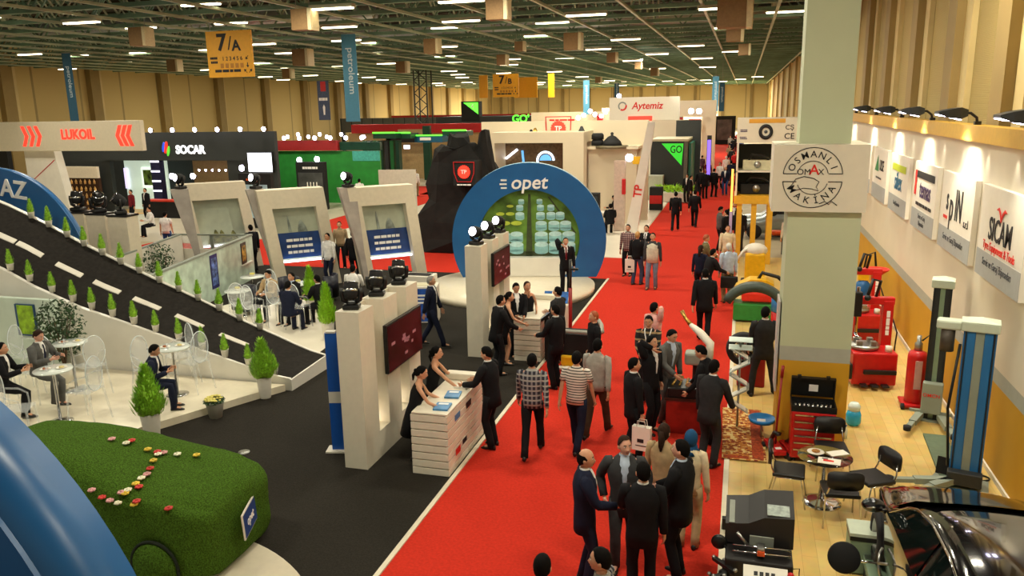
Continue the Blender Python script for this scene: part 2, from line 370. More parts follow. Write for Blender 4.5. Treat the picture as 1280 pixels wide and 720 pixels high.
# pose: hands (x out to the side, y forward, z) for right/left, at 1.75 m; f = facing +Y
POSES={
 'stand':dict(),
 'stand2':dict(rf=(.13,.06,0),lf=(-.1,-.08,0),rh=(.25,.06,.80),lh=(-.27,.0,.79)),
 'talk':dict(rh=(.16,.36,1.12),lh=(-.26,.05,.82)),
 'talkL':dict(lh=(-.16,.36,1.10),rh=(.26,.03,.80)),
 'both':dict(rh=(.10,.34,1.08),lh=(-.10,.33,1.05)),
 'behind':dict(rh=(.08,-.18,.92),lh=(-.08,-.18,.90)),
 'walk':dict(rf=(.09,.30,0),lf=(-.09,-.30,.05),rh=(.27,-.16,.82),lh=(-.27,.2,.84)),
 'walk2':dict(rf=(.08,-.24,.04),lf=(-.09,.24,0),rh=(.27,.18,.83),lh=(-.27,-.14,.82)),
 'phone':dict(rh=(.13,.12,1.58),lh=(-.26,.04,.80)),
 'lean':dict(lean=16,rh=(.22,.50,1.06),lh=(-.22,.48,1.06)),
 'lean2':dict(lean=10,rh=(.2,.42,1.04),lh=(-.26,.1,.82)),
 'bend':dict(lean=48,rh=(.15,.62,.92),lh=(-.15,.66,.95),rf=(.12,.1,0),lf=(-.12,-.2,0)),
 'bend2':dict(lean=22,rh=(.24,.5,.90),lh=(-.2,.4,.92)),
 'chin':dict(rh=(.02,.13,1.46),lh=(-.12,.26,1.08)),
 'hip':dict(rh=(.24,.02,.98),lh=(-.26,.02,.98)),
 'wide':dict(rf=(.26,.1,0),lf=(-.22,-.05,0),rh=(.3,.1,.84),lh=(-.25,.16,.9)),
 'sit':dict(sit=.50,rh=(.14,.40,.80),lh=(-.16,.42,.80),rf=(.12,.46,0),lf=(-.12,.42,0),lean=6),
 'sithigh':dict(sit=.66,rh=(.14,.42,1.02),lh=(-.16,.42,1.02),rf=(.12,.36,.1),lf=(-.12,.30,0),lean=8),
}
SPEC=[]
def person(loc,face,h=1.75,pose='stand',top='black',kind='suit',legs=None,shirt='white',tie=None,hair='black',style='short',sk=0,label='',turn=0,nod=0,z=0.0,fat=1.0,female=False,group=None,**ov):
    p=dict(lean=0,sit=None,rh=(.26,.03,.80),lh=(-.26,.03,.80),rf=(.10,.02,0),lf=(-.10,-.02,0)); p.update(POSES[pose]); p.update(ov)
    SPEC.append(dict(loc=V((loc[0],loc[1],z)),face=math.radians(face),s=h/1.75,p=p,top=top,kind=kind,legs=legs or (top if kind in('suit',) else 'black'),shirt=shirt,tie=tie,hair=hair,style=style,sk=sk,label=label,turn=math.radians(turn),nod=math.radians(nod),fat=fat,fem=female,group=group))
def at_head(px,py,h=1.75,z=0.0): return P(px,py,z+h-.11)
def skeleton(q):
    p=q['p']; J={}; hip=V((0,0,.955)) if p['sit'] is None else V((0,0,p['sit']+.09))
    L=math.radians(p['lean']); u=V((0,sin(L),cos(L))); f=V((0,cos(L),-sin(L)))
    if p['lean']>30: hip=hip+V((0,-.12,-.02))
    sw=.197*(.9 if q['fem'] else 1)
    J['hip']=hip; J['u']=u; J['f']=f; J['waist']=hip+u*.15; J['chest']=hip+u*.36; J['sh']=hip+u*.50; J['neck']=hip+u*.558
    un=V((0,sin(L*.6),cos(L*.6))); J['head']=J['neck']+un*.135+V((0,.015,0)); J['un']=un
    for s,k,ft,hd in ((1,'r','rf','rh'),(-1,'l','lf','lh')):
        S=hip+u*.485+V((s*sw,0,0)); 
        hp=V(p[hd]); 
        if p['sit'] is not None: pass
        E,Hd=ik(S,hp,.29,.265,V((s*.5,-.8,-.45)))
        J[k+'s']=S; J[k+'e']=E; J[k+'w']=Hd
        A=hip+V((s*.095,0,-.03)); an=V(p[ft])+V((0,0,.085)); K,an=ik(A,an,.43,.43,V((s*.06,1,.15)))
        J[k+'h']=A; J[k+'k']=K; J[k+'a']=an
    return J
def skin_graph(J,fem):
    vs=[];es=[];rs=[]
    def n(p,r,par=None):
        vs.append(tuple(p)); rs.append(r if isinstance(r,tuple) else (r,r))
        if par is not None: es.append((par,len(vs)-1))
        return len(vs)-1
    f=.9 if fem else 1
    h=n(J['hip'],.10*f); w=n(J['waist'],.10*f,h); c=n(J['chest'],.11*f,w); s=n(J['sh']-J['u']*.03,.085*f,c); nk=n(J['neck'],.055,s); n(J['neck']+J['un']*.07,.05,nk)
    for k,sg in(('r',1),('l',-1)):
        S=n(J[k+'s']-V((sg*.03,0,.01)),.05*f,s); E=n(J[k+'e'],.036*f,n(lerp(J[k+'s'],J[k+'e'],.5),.043*f,S)); W=J[k+'w']; d=(W-J[k+'e']).normalized()
        m=n(lerp(J[k+'e'],W,.45),.034*f,E); wi=n(W,.024*f,m)
        inn=V((-sg,.25,0)); inn=(inn-d*inn.dot(d)).normalized(); sd=d.cross(inn); 
        if sd.dot(V((0,1,.4)))<0: sd=-sd
        pc=n(W+d*.045,(.03,.022),wi)
        for i in range(4):
            o=sd*(.030-.0195*i); ln=(.075,.085,.08,.062)[i]; cu=.35+.1*i
            k1=W+d*.088+o; k2=k1+(d*(1-cu*.3)+inn*cu*.5).normalized()*ln*.5; k3=k2+(d*.7+inn*cu*1.3).normalized()*ln*.5
            n(k3,.0072,n(k2,.0085,n(k1,.0095,pc)))
        t1=W+d*.035+sd*.036+inn*.01; n(t1+d*.055+sd*.016+inn*.028,.0085,n(t1+d*.025+sd*.014+inn*.016,.0105,n(t1,.012,pc)))
        A=n(J[k+'h'],.085*f,h); K=n(J[k+'k'],.052*f,n(lerp(J[k+'h'],J[k+'k'],.5),.07*f,A)); C=n(lerp(J[k+'k'],J[k+'a'],.35),.05*f,K); an=n(J[k+'a'],.034*f,C)
        fo=(J[k+'a']-V((0,0,.045))); n(fo+V((sg*.012,.13,0)),(.034,.022),n(fo+V((0,.05,.01)),.034,an))
    return vs,es,rs
def headmesh(q,J,mb):
    """face towards +Y"""
    n,m=16,13; rings=[]; fem=q['fem']
    for i in range(1,m):
        t=PI*i/m; z=-cos(t); row=[]
        for j in range(n):
            a=2*PI*j/n; x=sin(t)*cos(a); y=sin(t)*sin(a)
            w=.076 if z>-.1 else lerp(.076,.058,min(1,(-z-.1)/.7))
            X=x*w; Y=y*.096+(.006 if z<-.3 and y>0 else 0); Z=z*.118
            if y>.55 and abs(x)<.35:      # nose, brow, chin
                if -.40<z<.05: Y+=.020*max(0,1-abs(x)/.3)*(1-abs(z+.22)/.3 if abs(z+.22)<.3 else 0)
                if z<-.72: Y+=.012
            if y>.4 and .0<z<.22 and .2<abs(x)<.6: Y-=.007
            row.append((X,Y,Z))
        rings.append(row)
    mb.m(0).ring(rings)
    for s in(1,-1):
        mb.m(0).sph((s*.076,-.008,-.01),(.012,.022,.032),8,6)
        mb.m(2).sph((s*.031,.081,.014),(.013,.008,.007),8,5).m(1).sph((s*.031,.087,.014),(.006,.004,.006),6,5).m(1).bar((s*.014,.089,.034),(s*.048,.080,.036),.006,.008)
    mb.m(3).sph((0,.086,-.058),(.023,.008,.007),10,5)
    mb.m(0).sph((0,.101,-.022),(.014,.014,.013),8,6)
def hairmesh(q,mb):
    st=q['style']; n,m=20,12; rings=[]
    if st=='scarf':
        mb.sph((0,-.008,.004),(.092,.108,.132),16,12); mb.tube([(0,.0,-.09),(0,.005,-.15),(0,.01,-.2)],[(.085,.085),(.10,.095),(.15,.12)],14); return
    low=dict(short=.1,bald=-.0,long=-.6,bun=-.05,crop=.12,cap=.2)[st]
    vs=[];fs=[]
    for i in range(m+1):
        t=PI*.5+PI*.72*(i/m-.0)   # from crown angle
        for j in range(n):
            a=2*PI*j/n; y=sin(a); x=cos(a)
            # lower limit depends on direction: forehead high, nape low
            fr=max(0,y); bk=max(0,-y)
            zl=lerp(lerp(-.12,.74,min(1,fr*1.25)),-.66,bk) if st!='long' else lerp(lerp(-.75,.66,fr**1.2),-.95,bk)
            if st=='bald': zl=lerp(-.3,-.68,bk)
            if st=='cap': zl=lerp(.25,.1,bk)
            zt=1.0 if st!='bald' else lerp(.40,.55,bk)
            if st=='bald' and y>.3: zt=zl=.1
            z=lerp(zt,zl,i/m); r=math.sqrt(max(0,1-z*z))
            g=1.08+.07*max(0,z)*(.6+.4*fr)+(.03*sin(a*5+z*9) if st=='long' else .02*sin(a*7+z*11)+.012*sin(a*13-z*17))
            vs.append((x*r*.078*g,y*r*.097*g-.006,z*.118*1.07+.004))
    for i in range(m):
        for j in range(n):
            if st=='bald' and vs[i*n+j]==vs[(i+1)*n+j]: continue
            fs.append((i*n+j,i*n+(j+1)%n,(i+1)*n+(j+1)%n,(i+1)*n+j))
    mb.add(vs,fs,True)
    if st=='long':
        mb.tube([(0,-.05,.03),(0,-.082,-.06),(0,-.09,-.16),(0,-.085,-.24)],[(.07,.045),(.085,.045),(.08,.035),(.04,.02)],12)
    if st=='bun':
        mb.sph((0,-.105,.02),(.035,.035,.035),10,7); mb.tube([(0,-.10,.0),(0,-.125,-.07),(0,-.11,-.16)],[.03,.028,.012],8)
    if st=='cap':
        mb.ring([[(.07*cos(a),.075+.075*sin(a),.04+.004*k) for a in [PI*i/8 for i in range(9)]] for k in(0,2)],True,False,False)
def ell(c,x,f,rx,ry,n=20,pw=2.4,open_=None):
    out=[]
    for j in range(n):
        a=2*PI*j/n-PI/2; ca,sa=cos(a),sin(a)
        k=(abs(ca)**pw+abs(sa)**pw)**(-1/pw)
        out.append(c+x*(rx*k*ca)+f*(ry*k*sa))
    return out
def torso(mb,J,prof,n=20,pw=2.4,fat=1):
    x=V((1,0,0)); mb.ring([ell(J['hip']+J['u']*t+J['f']*o,x,J['f'],rx*fat,ry*fat,n,pw) for t,rx,ry,o in prof])
def sleeve(mb,J,k,r0,r1,end=1.0,n=12):
    S,E,W=J[k+'s'],J[k+'e'],J[k+'w']; sg=1 if k=='r' else -1
    S0=S+V((-sg*.06,0,.012))
    if end<=.5: pts=[S0,S+V((-sg*.01,0,.0)),lerp(S,E,.35),lerp(S,E,.62)]; rr=[r0*.85,r0*1.08,r0,r0*1.03]
    else:
        We=lerp(E,W,.96*end); pts=[S0,S+V((-sg*.01,0,.0)),lerp(S,E,.45),lerp(S,E,.88),lerp(E,W,.12),lerp(E,W,.55),We]; rr=[r0*.85,r0*1.1,r0,lerp(r0,r1,.5),lerp(r0,r1,.5),lerp(r0,r1,.8),r1]
    mb.tube(pts,rr,n)
def build_people():
    tmp=[]
    for q in SPEC:
        q['J']=skeleton(q); vs,es,rs=skin_graph(q['J'],q['fem'])
        me=bpy.data.meshes.new('t'); me.from_pydata(vs,es,[]); o=bpy.data.objects.new('t',me); COL.objects.link(o)
        md=o.modifiers.new('s','SKIN'); md.use_smooth_shade=True
        if not me.skin_vertices:
            bm=bmesh.new(); bm.from_mesh(me); bm.verts.layers.skin.verify(); bm.to_mesh(me); bm.free()
        for i,sv in enumerate(me.skin_vertices[0].data): sv.radius=rs[i]; sv.use_root=(i==0)
        sb=o.modifiers.new('b','SUBSURF'); sb.levels=1; tmp.append(o)
    dg=bpy.context.evaluated_depsgraph_get(); dg.update()
    for q,o in zip(SPEC,tmp): q['bm']=bpy.data.meshes.new_from_object(o.evaluated_get(dg))
    for o in tmp: me=o.data; bpy.data.objects.remove(o); bpy.data.meshes.remove(me)
    for q in SPEC: dress(q)
def dress(q):
    J=q['J']; s=q['s']; fem=q['fem']; fat=q['fat']*(.9 if fem else 1)
    root=thing('person',q['label'],'person',q['loc'],q['face'],q['group']); root.scale=(s,s,s)
    # body: one continuous mesh with head
    HT=M.Translation(J['head'])@M.Rotation(q['turn'],4,'Z')@M.Rotation(-q['nod'],4,'X')
    mb=MB(); bmesh_=q['bm']; mb.add([v.co for v in bmesh_.vertices],[list(p.vertices) for p in bmesh_.polygons],True)
    mb.at(HT); headmesh(q,J,mb); mb.at(M.Identity(4))
    obj('body',mb,[SKIN[q['sk']],EYE,EYEW,LIP],root)
    if q['style']!='none':
        mb=MB(); mb.at(HT); hairmesh(q,mb); obj('headscarf' if q['style']=='scarf' else 'cap' if q['style']=='cap' else 'hair',mb,cmat('bluescarf') if q['style']=='scarf' else cmat('black') if q['style']=='cap' else HAIRM[q['hair']],root)
    k=q['kind']; x=V((1,0,0))
    # trousers
    if k!='dress':
        mb=MB()
        if q['p']['sit'] is None: torso(mb,J,[(-.12,.155,.105,0),(-.02,.165,.115,0),(.08,.155,.108,0),(.14,.145,.10,0)],fat=fat)
        else: torso(mb,J,[(-.10,.15,.12,0),(.0,.17,.125,0),(.14,.148,.105,0)],fat=fat)
        for kk in 'rl':
            a,b,c=J[kk+'h'],J[kk+'k'],J[kk+'a']; e=c+V((0,-.005,-.045))
            if q.get('short'): pass
            mb.tube([a+V((0,0,.04)),lerp(a,b,.3),lerp(a,b,.7),b,lerp(b,c,.35),lerp(b,c,.75),e],[.09,.093,.078,.066,.068,.062,.064],12)
        obj('trousers',mb,cmat(q['legs']),root)
    for kk in 'rl':
        mb=MB(); a=J[kk+'a']; g=a-V((0,0,.085)); sg=1 if kk=='r' else -1
        mb.ring([[g+V((sg*yy*.06+wx*cos(2*PI*j/10),yy,max(0,hz+hz*sin(2*PI*j/10)))) for j in range(10)] for yy,wx,hz in((-.075,.02,.02),(-.065,.036,.042),(.0,.04,.045),(.09,.044,.028),(.15,.038,.022),(.185,.015,.014))])
        obj('shoe',mb,mat('shoe_'+('black' if q['legs'] not in('jeans','ljeans','khaki') else 'brown'),'151210' if q['legs'] not in('jeans','ljeans','khaki') else '3a2a1e',.35,var=.03),root)
    sit=q['p']['sit'] is not None
    if k=='suit':
        mb=MB(); lo=-.20 if not sit else -.06
        torso(mb,J,[(lo,.182,.126,.0),(-.05,.18,.126,0),(.12,.165,.118,0),(.24,.19,.13,0),(.36,.212,.136,0),(.455,.205,.118,0),(.515,.145,.09,-.005),(.57,.072,.066,-.012)],fat=fat)
        for kk in 'rl': sleeve(mb,J,kk,.071,.048)
        obj('jacket',mb,cmat(q['top']),root)
        # shirt front with collar
        mb=MB(); n=J['hip']; u=J['u']; f=J['f']
        def fp(xx,t,o): return n+x*xx+u*t+f*(o*fat)
        row=[]
        for t,w,o in((.16,.012,.130),(.30,.035,.139),(.40,.055,.134),(.47,.062,.116),(.535,.055,.088),(.575,.05,.064)): row.append([fp(-w,t,o-.012),fp(-w*.5,t,o),fp(0,t,o+.003),fp(w*.5,t,o),fp(w,t,o-.012)])
        mb.ring(row,True,False,False)
        mb.ring([[J['neck']+J['un']*dz+V((r*cos(2*PI*j/16),r*.95*sin(2*PI*j/16),0)) for j in range(16)] for dz,r in((-.02,.070),(.03,.064),(.035,.060),(.0,.058))],True,False)
        obj('shirt',mb,cmat(q['shirt']),root)
        if q['tie']:
            mb=MB(); mb.ring([[fp(-w,t,o),fp(0,t,o+.008),fp(w,t,o)] for t,w,o in((.17,.02,.140),(.32,.03,.147),(.46,.018,.128),(.52,.02,.103),(.545,.014,.09))],True,False,False); obj('tie',mb,cmat(q['tie']),root)
    elif k in('shirt','tee','sweater','blouse','vest'):
        mb=MB(); lo=-.08 if not sit else -.03
        torso(mb,J,[(lo,.175,.125,0),(.05,.168,.12,0),(.14,.162,.116,0),(.26,.182,.126,0),(.36,.2,.13,0),(.455,.192,.112,0),(.52,.125,.085,-.005),(.57,.066,.062,-.012)],fat=fat)
        for kk in 'rl': sleeve(mb,J,kk,.062,.039,.5 if k=='tee' else 1.0)
        obj('top' if k!='shirt' else 'shirt',mb,cmat(q['top']),root)
        if k=='shirt':
            mb=MB(); mb.ring([[J['neck']+J['un']*dz+V((r*cos(2*PI*j/16),r*.95*sin(2*PI*j/16),0)) for j in range(16)] for dz,r in((-.03,.074),(.02,.068),(.024,.063),(-.0,.06))],True,False); obj('collar',mb,cmat(q['top'] if q['top'] in CLOTH else 'lgrey'),root)
        if k=='sweater' and q['tie']:
            for s_ in(-1,1):
                mb=MB(); pts=[J['hip']+x*(s_*w)+J['u']*t_+J['f']*o_ for t_,w,o_ in((.565,.062,.03),(.53,.06,.095),(.46,.045,.128),(.36,.022,.142),(.24,.006,.138))]; mb.tube(pts,[(.012,.004)]*5,6); obj('lanyard_ribbon',mb,cmat(q['tie']),root)
        if k=='vest':
            mb=MB(); torso(mb,J,[(-.1,.19,.14,0),(.1,.185,.14,0),(.3,.195,.145,0),(.44,.185,.125,0),(.5,.13,.095,-.005)],fat=fat); obj('padded_vest',mb,cmat('vest'),root)
    elif k=='dress':
        mb=MB(); torso(mb,J,[(-.42,.19,.14,0),(-.2,.19,.14,0),(-.02,.18,.128,0),(.14,.145,.105,0),(.26,.16,.118,.006),(.34,.168,.125,.01),(.42,.13,.10,.0),(.475,.12,.075,-.01),(.49,.10,.06,-.01)],fat=1.0); obj('dress',mb,cmat(q['top']),root)
# ================================================================ RIGHT-HAND MACHINE STAND
MUST=mat('mustard_paint','c8951f',.6,var=.03,scale=1.2); GBAND=mat('grey_band_paint','a9ab9f',.6,var=.02); SWHITE=mat('stand_white','ddd3bd',.55,var=.02,scale=1)
XW=3.9
mb=MB(); mb.box(XW,XW+.12,4,33,0,1.40).m(1).box(XW,XW+.12,4,33,1.40,1.63).m(2).box(XW,XW+.12,4,33,1.63,4.98)
struct('wall_stand',mb,[MUST,GBAND,SWHITE])
mb=MB(); mb.box(XW-.14,XW+.14,4,33,4.98,5.25); struct('trim_fascia',mb,mat('fascia_yellow','cfa544',.55,var=.03))
mb=MB(); mb.box(XW-.03,XW,4,33,.0,.09); struct('baseboard_right',mb,WHITE)
# sponsor boards
def board(y0,y1,label,fn):
    t=thing('sponsor_board',label,'sign',(XW-.004,(y0+y1)/2,2.88),0,'sponsor boards along the yellow and white wall')
    w=(y1-y0)/2; D=.09; HH=1.46
    mb=MB(); mb.box(-D,0,-w,w,0,HH); obj('panel',mb,mat('board_white','e6e0d2',.5,var=.01),t)
    mb=MB(); mb.box(-D-.006,-D-.001,-w+.01,w-.01,.0,.42); obj('lower_band',mb,mat('board_grey','a5a8a6',.5,var=.02),t)
    T=TX((-D-.008,0,0),(0,-1,0),(0,0,1))
    for nm,m,f in fn: 
        mb=MB(); mb.at(T); f(mb); obj(nm,mb,m,t)
    return t
TM=text_mb
def tx(s,size,x,y,bold=0,sx=1,al='CENTER',sh=0): return lambda mb: TM(mb,s,size,M.Translation((x,y,0)),.003,bold,al,sx,sh)
GLD=mat('dark_grey_lettering','4a4c50',.6,var=0)
def bird(mb):
    for s in(-1,1): mb.tube([(0,.98,.004),(s*.06,1.10,.004),(s*.15,1.16,.004),(s*.26,1.14,.004)],[.02,.035,.03,.005],6,False,.2)
board(12.45,14.72,'white board with a red bird and the dark word SICAM, nearest to the camera',[('emblem',REDT,bird),('name_lettering',BLKT,tx('SICAM',.50,0,.80,.012,.82)),('slogan_lettering',REDT,tx('Tyre Equipment & Tools',.19,0,.53,0,.85)),('caption_lettering',GLD,tx('Servis ve Garaj Ekipmanları',.17,0,.26,0,.8))])
def spin(mb):
    TM(mb,'s',.62,M.Translation((-.62,.95,0)),.003,.012,'CENTER',.7); TM(mb,'p',.80,M.Translation((-.3,.84,0)),.003,.012,'CENTER',.7); TM(mb,'IN',.80,M.Translation((.22,.88,0)),.003,.012,'CENTER',.62)
board(15.18,17.52,'white board with the tall black word spin above a grey band',[('name_lettering',BLKT,spin),('suffix_lettering',BLKT,tx('s.r.l',.22,.80,.66)),('red_bar',REDT,lambda mb:mb.box(-.85,-.55,.58,.64,0,.004)),('caption_lettering',GLD,tx('Servis ve Garaj Ekipmanları',.17,0,.24,0,.8))])
board(18.0,20.3,'white board with the dark word temas under a black and red bar',[('top_bar',BLKT,lambda mb:mb.box(-.80,.95,1.12,1.27,0,.004)),('red_square',REDT,lambda mb:mb.box(-1.0,-.80,.72,1.27,0,.004)),('name_lettering',mat('violet_lettering','43325c',.5,var=0),tx('temas',.55,.12,.88,.012,.85)),('slogan_lettering',BLKT,lambda mb:(bars(mb.at(mb.T@M.Translation((.05,.55,0))),1,.07,.1,1.6,3))),('caption_lettering',GLD,tx('Servis ve Garaj\nEkipmanları',.15,0,.22,0,.8))])
board(21.0,23.45,'white board with blue word silex under a lime bar',[('lime_bar',mat('lime_lettering','b9c62a',.5,var=0),lambda mb:mb.box(-.9,.9,1.05,1.22,0,.004)),('name_lettering',mat('teal_lettering','2f6c8c',.5,var=0),tx('silex',.62,0,.78,.012,.9)),('caption_lettering',GLD,tx('Garaj Ekipmanları',.15,0,.24,0,.8))])
board(24.05,26.5,'white board with a green peak and black letters, second from the column',[('peak',mat('green_lettering','2f8a4c',.5,var=0),lambda mb:mb.prism([(-.8,.8),(-.35,1.25),(-.15,.8)],lambda a,b:(a,b,0),lambda a,b:(a,b,.004))),('name_lettering',BLKT,tx('ULSE',.42,.35,.98,.01,.8)),('slogan_lettering',GLD,lambda mb:(bars(mb.at(mb.T@M.Translation((-.1,.62,0))),1,.05,.1,1.0,5)))])
board(27.0,29.3,'white board with a red letter A, just visible beside the column',[('name_lettering',REDT,tx('A',.75,-.1,.92,.03)),('caption_lettering',GLD,tx('Garaj Ekipmanları',.15,0,.24,0,.8))])
# flood lamps on arms along the fascia
LHD=mat('flood_housing','3c4046',.4,.4,var=.04)
fl=None
for i,(y,w) in enumerate(((15.9,'nearest the camera'),(19.5,'second from the camera'),(23.1,'third from the camera'),(27.4,'fourth from the camera'),(32.2,'beside the square column'),(12.3,'at the right picture edge'))):
    if fl is None:
        fl=thing('flood_lamp','grey floodlight on a curved arm over the white wall, '+w,'floodlight',(XW,y,5.25),0,'floodlights along the stand wall')
        mb=MB(); mb.tube([(0,0,0),(-.02,0,.12),(-.12,0,.2),(-.25,0,.2)],.025); mb.box(-.05,.05,-.05,.05,0,.06); obj('arm',mb,BLACK,fl)
        mb=MB(); mb.ring([[(x,-w2,z0),(x,w2,z0),(x,w2,z1),(x,-w2,z1)] for x,w2,z0,z1 in((-.18,.1,.15,.26),(-.3,.16,.1,.30),(-.5,.18,.13,.27),(-.66,.17,.19,.23))],False); obj('housing',mb,LHD,fl)
        mb=MB(); mb.add([(-.29,-.14,.095),(-.66,-.15,.185),(-.66,.15,.185),(-.29,.14,.095)],[(0,1,2,3)]); mb.add([(-.29,-.14,.085),(-.66,-.15,.175),(-.66,.15,.175),(-.29,.14,.085)],[(0,3,2,1)]); mb.add([(-.29,-.14,.085),(-.66,-.15,.175),(-.66,-.15,.185),(-.29,-.14,.095)],[(0,1,2,3)]); obj('lens',mb,GLOWV,fl)
    else: dup(fl,(XW,y,5.25),0,'grey floodlight on a curved arm over the white wall, '+w)
    light('flood_beam','SPOT',(XW-.5,y,5.33),260,(1,.93,.72),.1,target=(XW+.05,y,3.6),angle=1.7,blend=.8)
for i in range(9):
    light('fascia_downlight','SPOT',(XW-.10,11.9+i*1.55,4.95),14,(1,.95,.8),.03,target=(XW+.02,11.9+i*1.55,3.0),angle=1.0,blend=.7)
# ---- square column with sign box
CPT=mat('column_paint','bcc4a4',.6,var=.02,scale=1)
mb=MB(); x0,x1,y0,y1=.72,1.80,13.3,14.4
mb.m(0).box(x0,x1,y0,y1,0,1.56).m(1).box(x0,x1,y0,y1,1.56,1.80).m(2).box(x0,x1,y0,y1,1.80,4.03)
mb.m(2).box(.84,1.6,13.55,14.3,5.0,ZC)
struct('wall_column',mb,[MUST,GBAND,CPT])
sb=thing('column_sign','big white box sign around the square column with a round black OSMANLI MAKINA emblem','sign',(1.16,13.9,4.02))
mb=MB(); mb.box(-.70,.68,-.72,.6,0,1.03); obj('box',mb,mat('sign_box_white','dcd4c0',.55,var=.01),sb)
def arc_text(mb,s,R,a0,a1,size,cx,cy,out=True,bold=.01):
    for i,ch in enumerate(s):
        a=lerp(a0,a1,i/(len(s)-1)); rot=a-PI/2 if out else a+PI/2
        TM(mb,ch,size,M.Translation((cx+R*cos(a),cy+R*sin(a),0))@M.Rotation(rot,4,'Z'),.003,.004)
def arc_line(mb,R,a0,a1,w,cx,cy,n=24):
    r=[];
    for i in range(n+1):
        a=lerp(a0,a1,i/n); r.append([(cx+(R-w)*cos(a),cy+(R-w)*sin(a),0),(cx+(R+w)*cos(a),cy+(R+w)*sin(a),0),(cx+(R+w)*cos(a),cy+(R+w)*sin(a),.004),(cx+(R-w)*cos(a),cy+(R-w)*sin(a),.004)])
    mb.ring(r,False)
T=front((-.12,-.725,.53)); mb=MB(); mb.at(T)
arc_text(mb,'OSMANLI',.325,math.radians(157),math.radians(23),.145,0,.03)
arc_text(mb,'MAKİNA',.325,math.radians(207),math.radians(333),.145,0,-.03,False)
obj('emblem_lettering',mb,BLKT,sb)
mb=MB(); mb.at(T); arc_line(mb,.43,math.radians(4),math.radians(176),.006,0,.03); arc_line(mb,.225,math.radians(10),math.radians(170),.005,0,.03); mb.box(-.43,-.23,.055,.067,0,.004).box(.23,.43,.055,.067,0,.004); obj('upper_outline',mb,BLKT,sb)
mb=MB(); mb.at(T); arc_line(mb,.43,math.radians(184),math.radians(356),.006,0,-.03); arc_line(mb,.225,math.radians(200),math.radians(345),.005,0,-.03); mb.box(-.43,-.23,-.067,-.055,0,.004).box(.23,.43,-.067,-.055,0,.004); obj('lower_outline',mb,BLKT,sb)
mb=MB(); mb.at(T); TM(mb,'OM',.13,M.Translation((-.13,.085,0)),.003,.0); TM(mb,'X',.13,M.Translation((.12,.085,0)),.003,.0); obj('middle_lettering',mb,BLKT,sb)
mb=MB(); mb.at(T); TM(mb,'A',.22,M.Translation((.02,.115,0)),.003,.01); obj('red_letter',mb,REDT,sb)
mb=MB(); mb.at(T); mb.tube([(-.36,-.17,.003),(-.30,-.12,.003),(-.24,-.02,.003),(-.12,.02,.003),(.02,-.01,.003),(.10,-.06,.003),(.06,-.14,.003),(.10,-.20,.003),(.0,-.17,.003),(-.12,-.16,.003),(-.22,-.19,.003),(-.36,-.17,.003)],.006,5); obj('fish_outline',mb,BLKT,sb)
mb=MB(); mb.at(T); mb.tube([(.12,-.40,.003),(.2,-.36,.003),(.26,-.41,.003),(.3,-.36,.003),(.38,-.42,.003)],.006,5); obj('flourish',mb,BLKT,sb)
# posters hung on the left face of the column
mb=MB(); mb.box(-.05,-.02,-.3,.3,0,1.55)
for k in range(6): mb.box(-.052,-.05,-.27,.27,.1+k*.24,.26+k*.24)
tag(obj('hanging_leaflet_rack',mb,mat('clear_rack','c9c6c4',.3,var=.05),None,(x0,13.75,.95)),'pale vertical leaflet holder hung on the left side of the square column','leaflet rack')
# ---- tool chest with open black case
tc=thing('tool_chest','red roller tool chest with bright drawer pulls in front of the column','tool chest',(1.28,13.02,0))
tc.location=(1.26,12.98,.012)
mb=MB(); mb.rbox(-.33,.33,-.22,.24,.08,.86,.012); obj('cabinet',mb,REDP,tc)
for k in range(6):
    z=.14+k*.118; mb=MB(); mb.rbox(-.30,.30,-.236,-.22,z,z+.10,.004); d=obj('drawer',mb,mat('drawer_red','b01616',.3,var=.04),tc)
    mb=MB(); mb.box(-.28,.28,-.25,-.236,z+.08,z+.10); obj('pull',mb,CHROME,d)
for sx in(-.26,.26):
    for sy in(-.15,.17): mb=MB(); mb.cyl((sx-.02,sy,.04),(sx+.02,sy,.04),.04,n=10); obj('caster',mb,RUBBER,tc)
bc=thing('tool_case','open black tool case lying on top of the red chest','tool case',(1.26,12.98,.873))
mb=MB(); 
for a in((-.34,.34,-.2,-.18,0,.10),(-.34,.34,.20,.22,0,.10),(-.34,-.32,-.18,.2,0,.10),(.32,.34,-.18,.2,0,.10),(-.32,.32,-.18,.2,0,.04)): mb.box(*a)
obj('tray',mb,BLACK,bc)
mb=MB(); mb.at(M.Translation((0,.22,.10))@M.Rotation(math.radians(12),4,'X'))
for a in((-.34,.34,0.05,.07,0,.36),(-.34,.34,0,.05,.34,.36),(-.34,-.32,0,.05,0,.34),(.32,.34,0,.05,0,.34)): mb.box(*a)
obj('lid',mb,BLACK,bc)
for sx in(-.22,.22): mb=MB(); mb.at(M.Translation((0,.22,.10))@M.Rotation(math.radians(12),4,'X')).rbox(sx-.03,sx+.03,.0,.06,.35,.40,.008); obj('latch',mb,BLACK,bc)
mb=MB(); mb.at(M.Translation((0,.22,.10))@M.Rotation(math.radians(12),4,'X')).box(-.06,.08,.04,.05,.1,.22); obj('sticker',mb,WHT,bc)
for i in range(9):
    x=-.28+i*.066; mb=MB(); mb.tube([(x,-.08,.06),(x+.03,.05+.02*(i%3),.07)],[.022,.016],8); obj('socket_tool',mb,CHROME,bc)
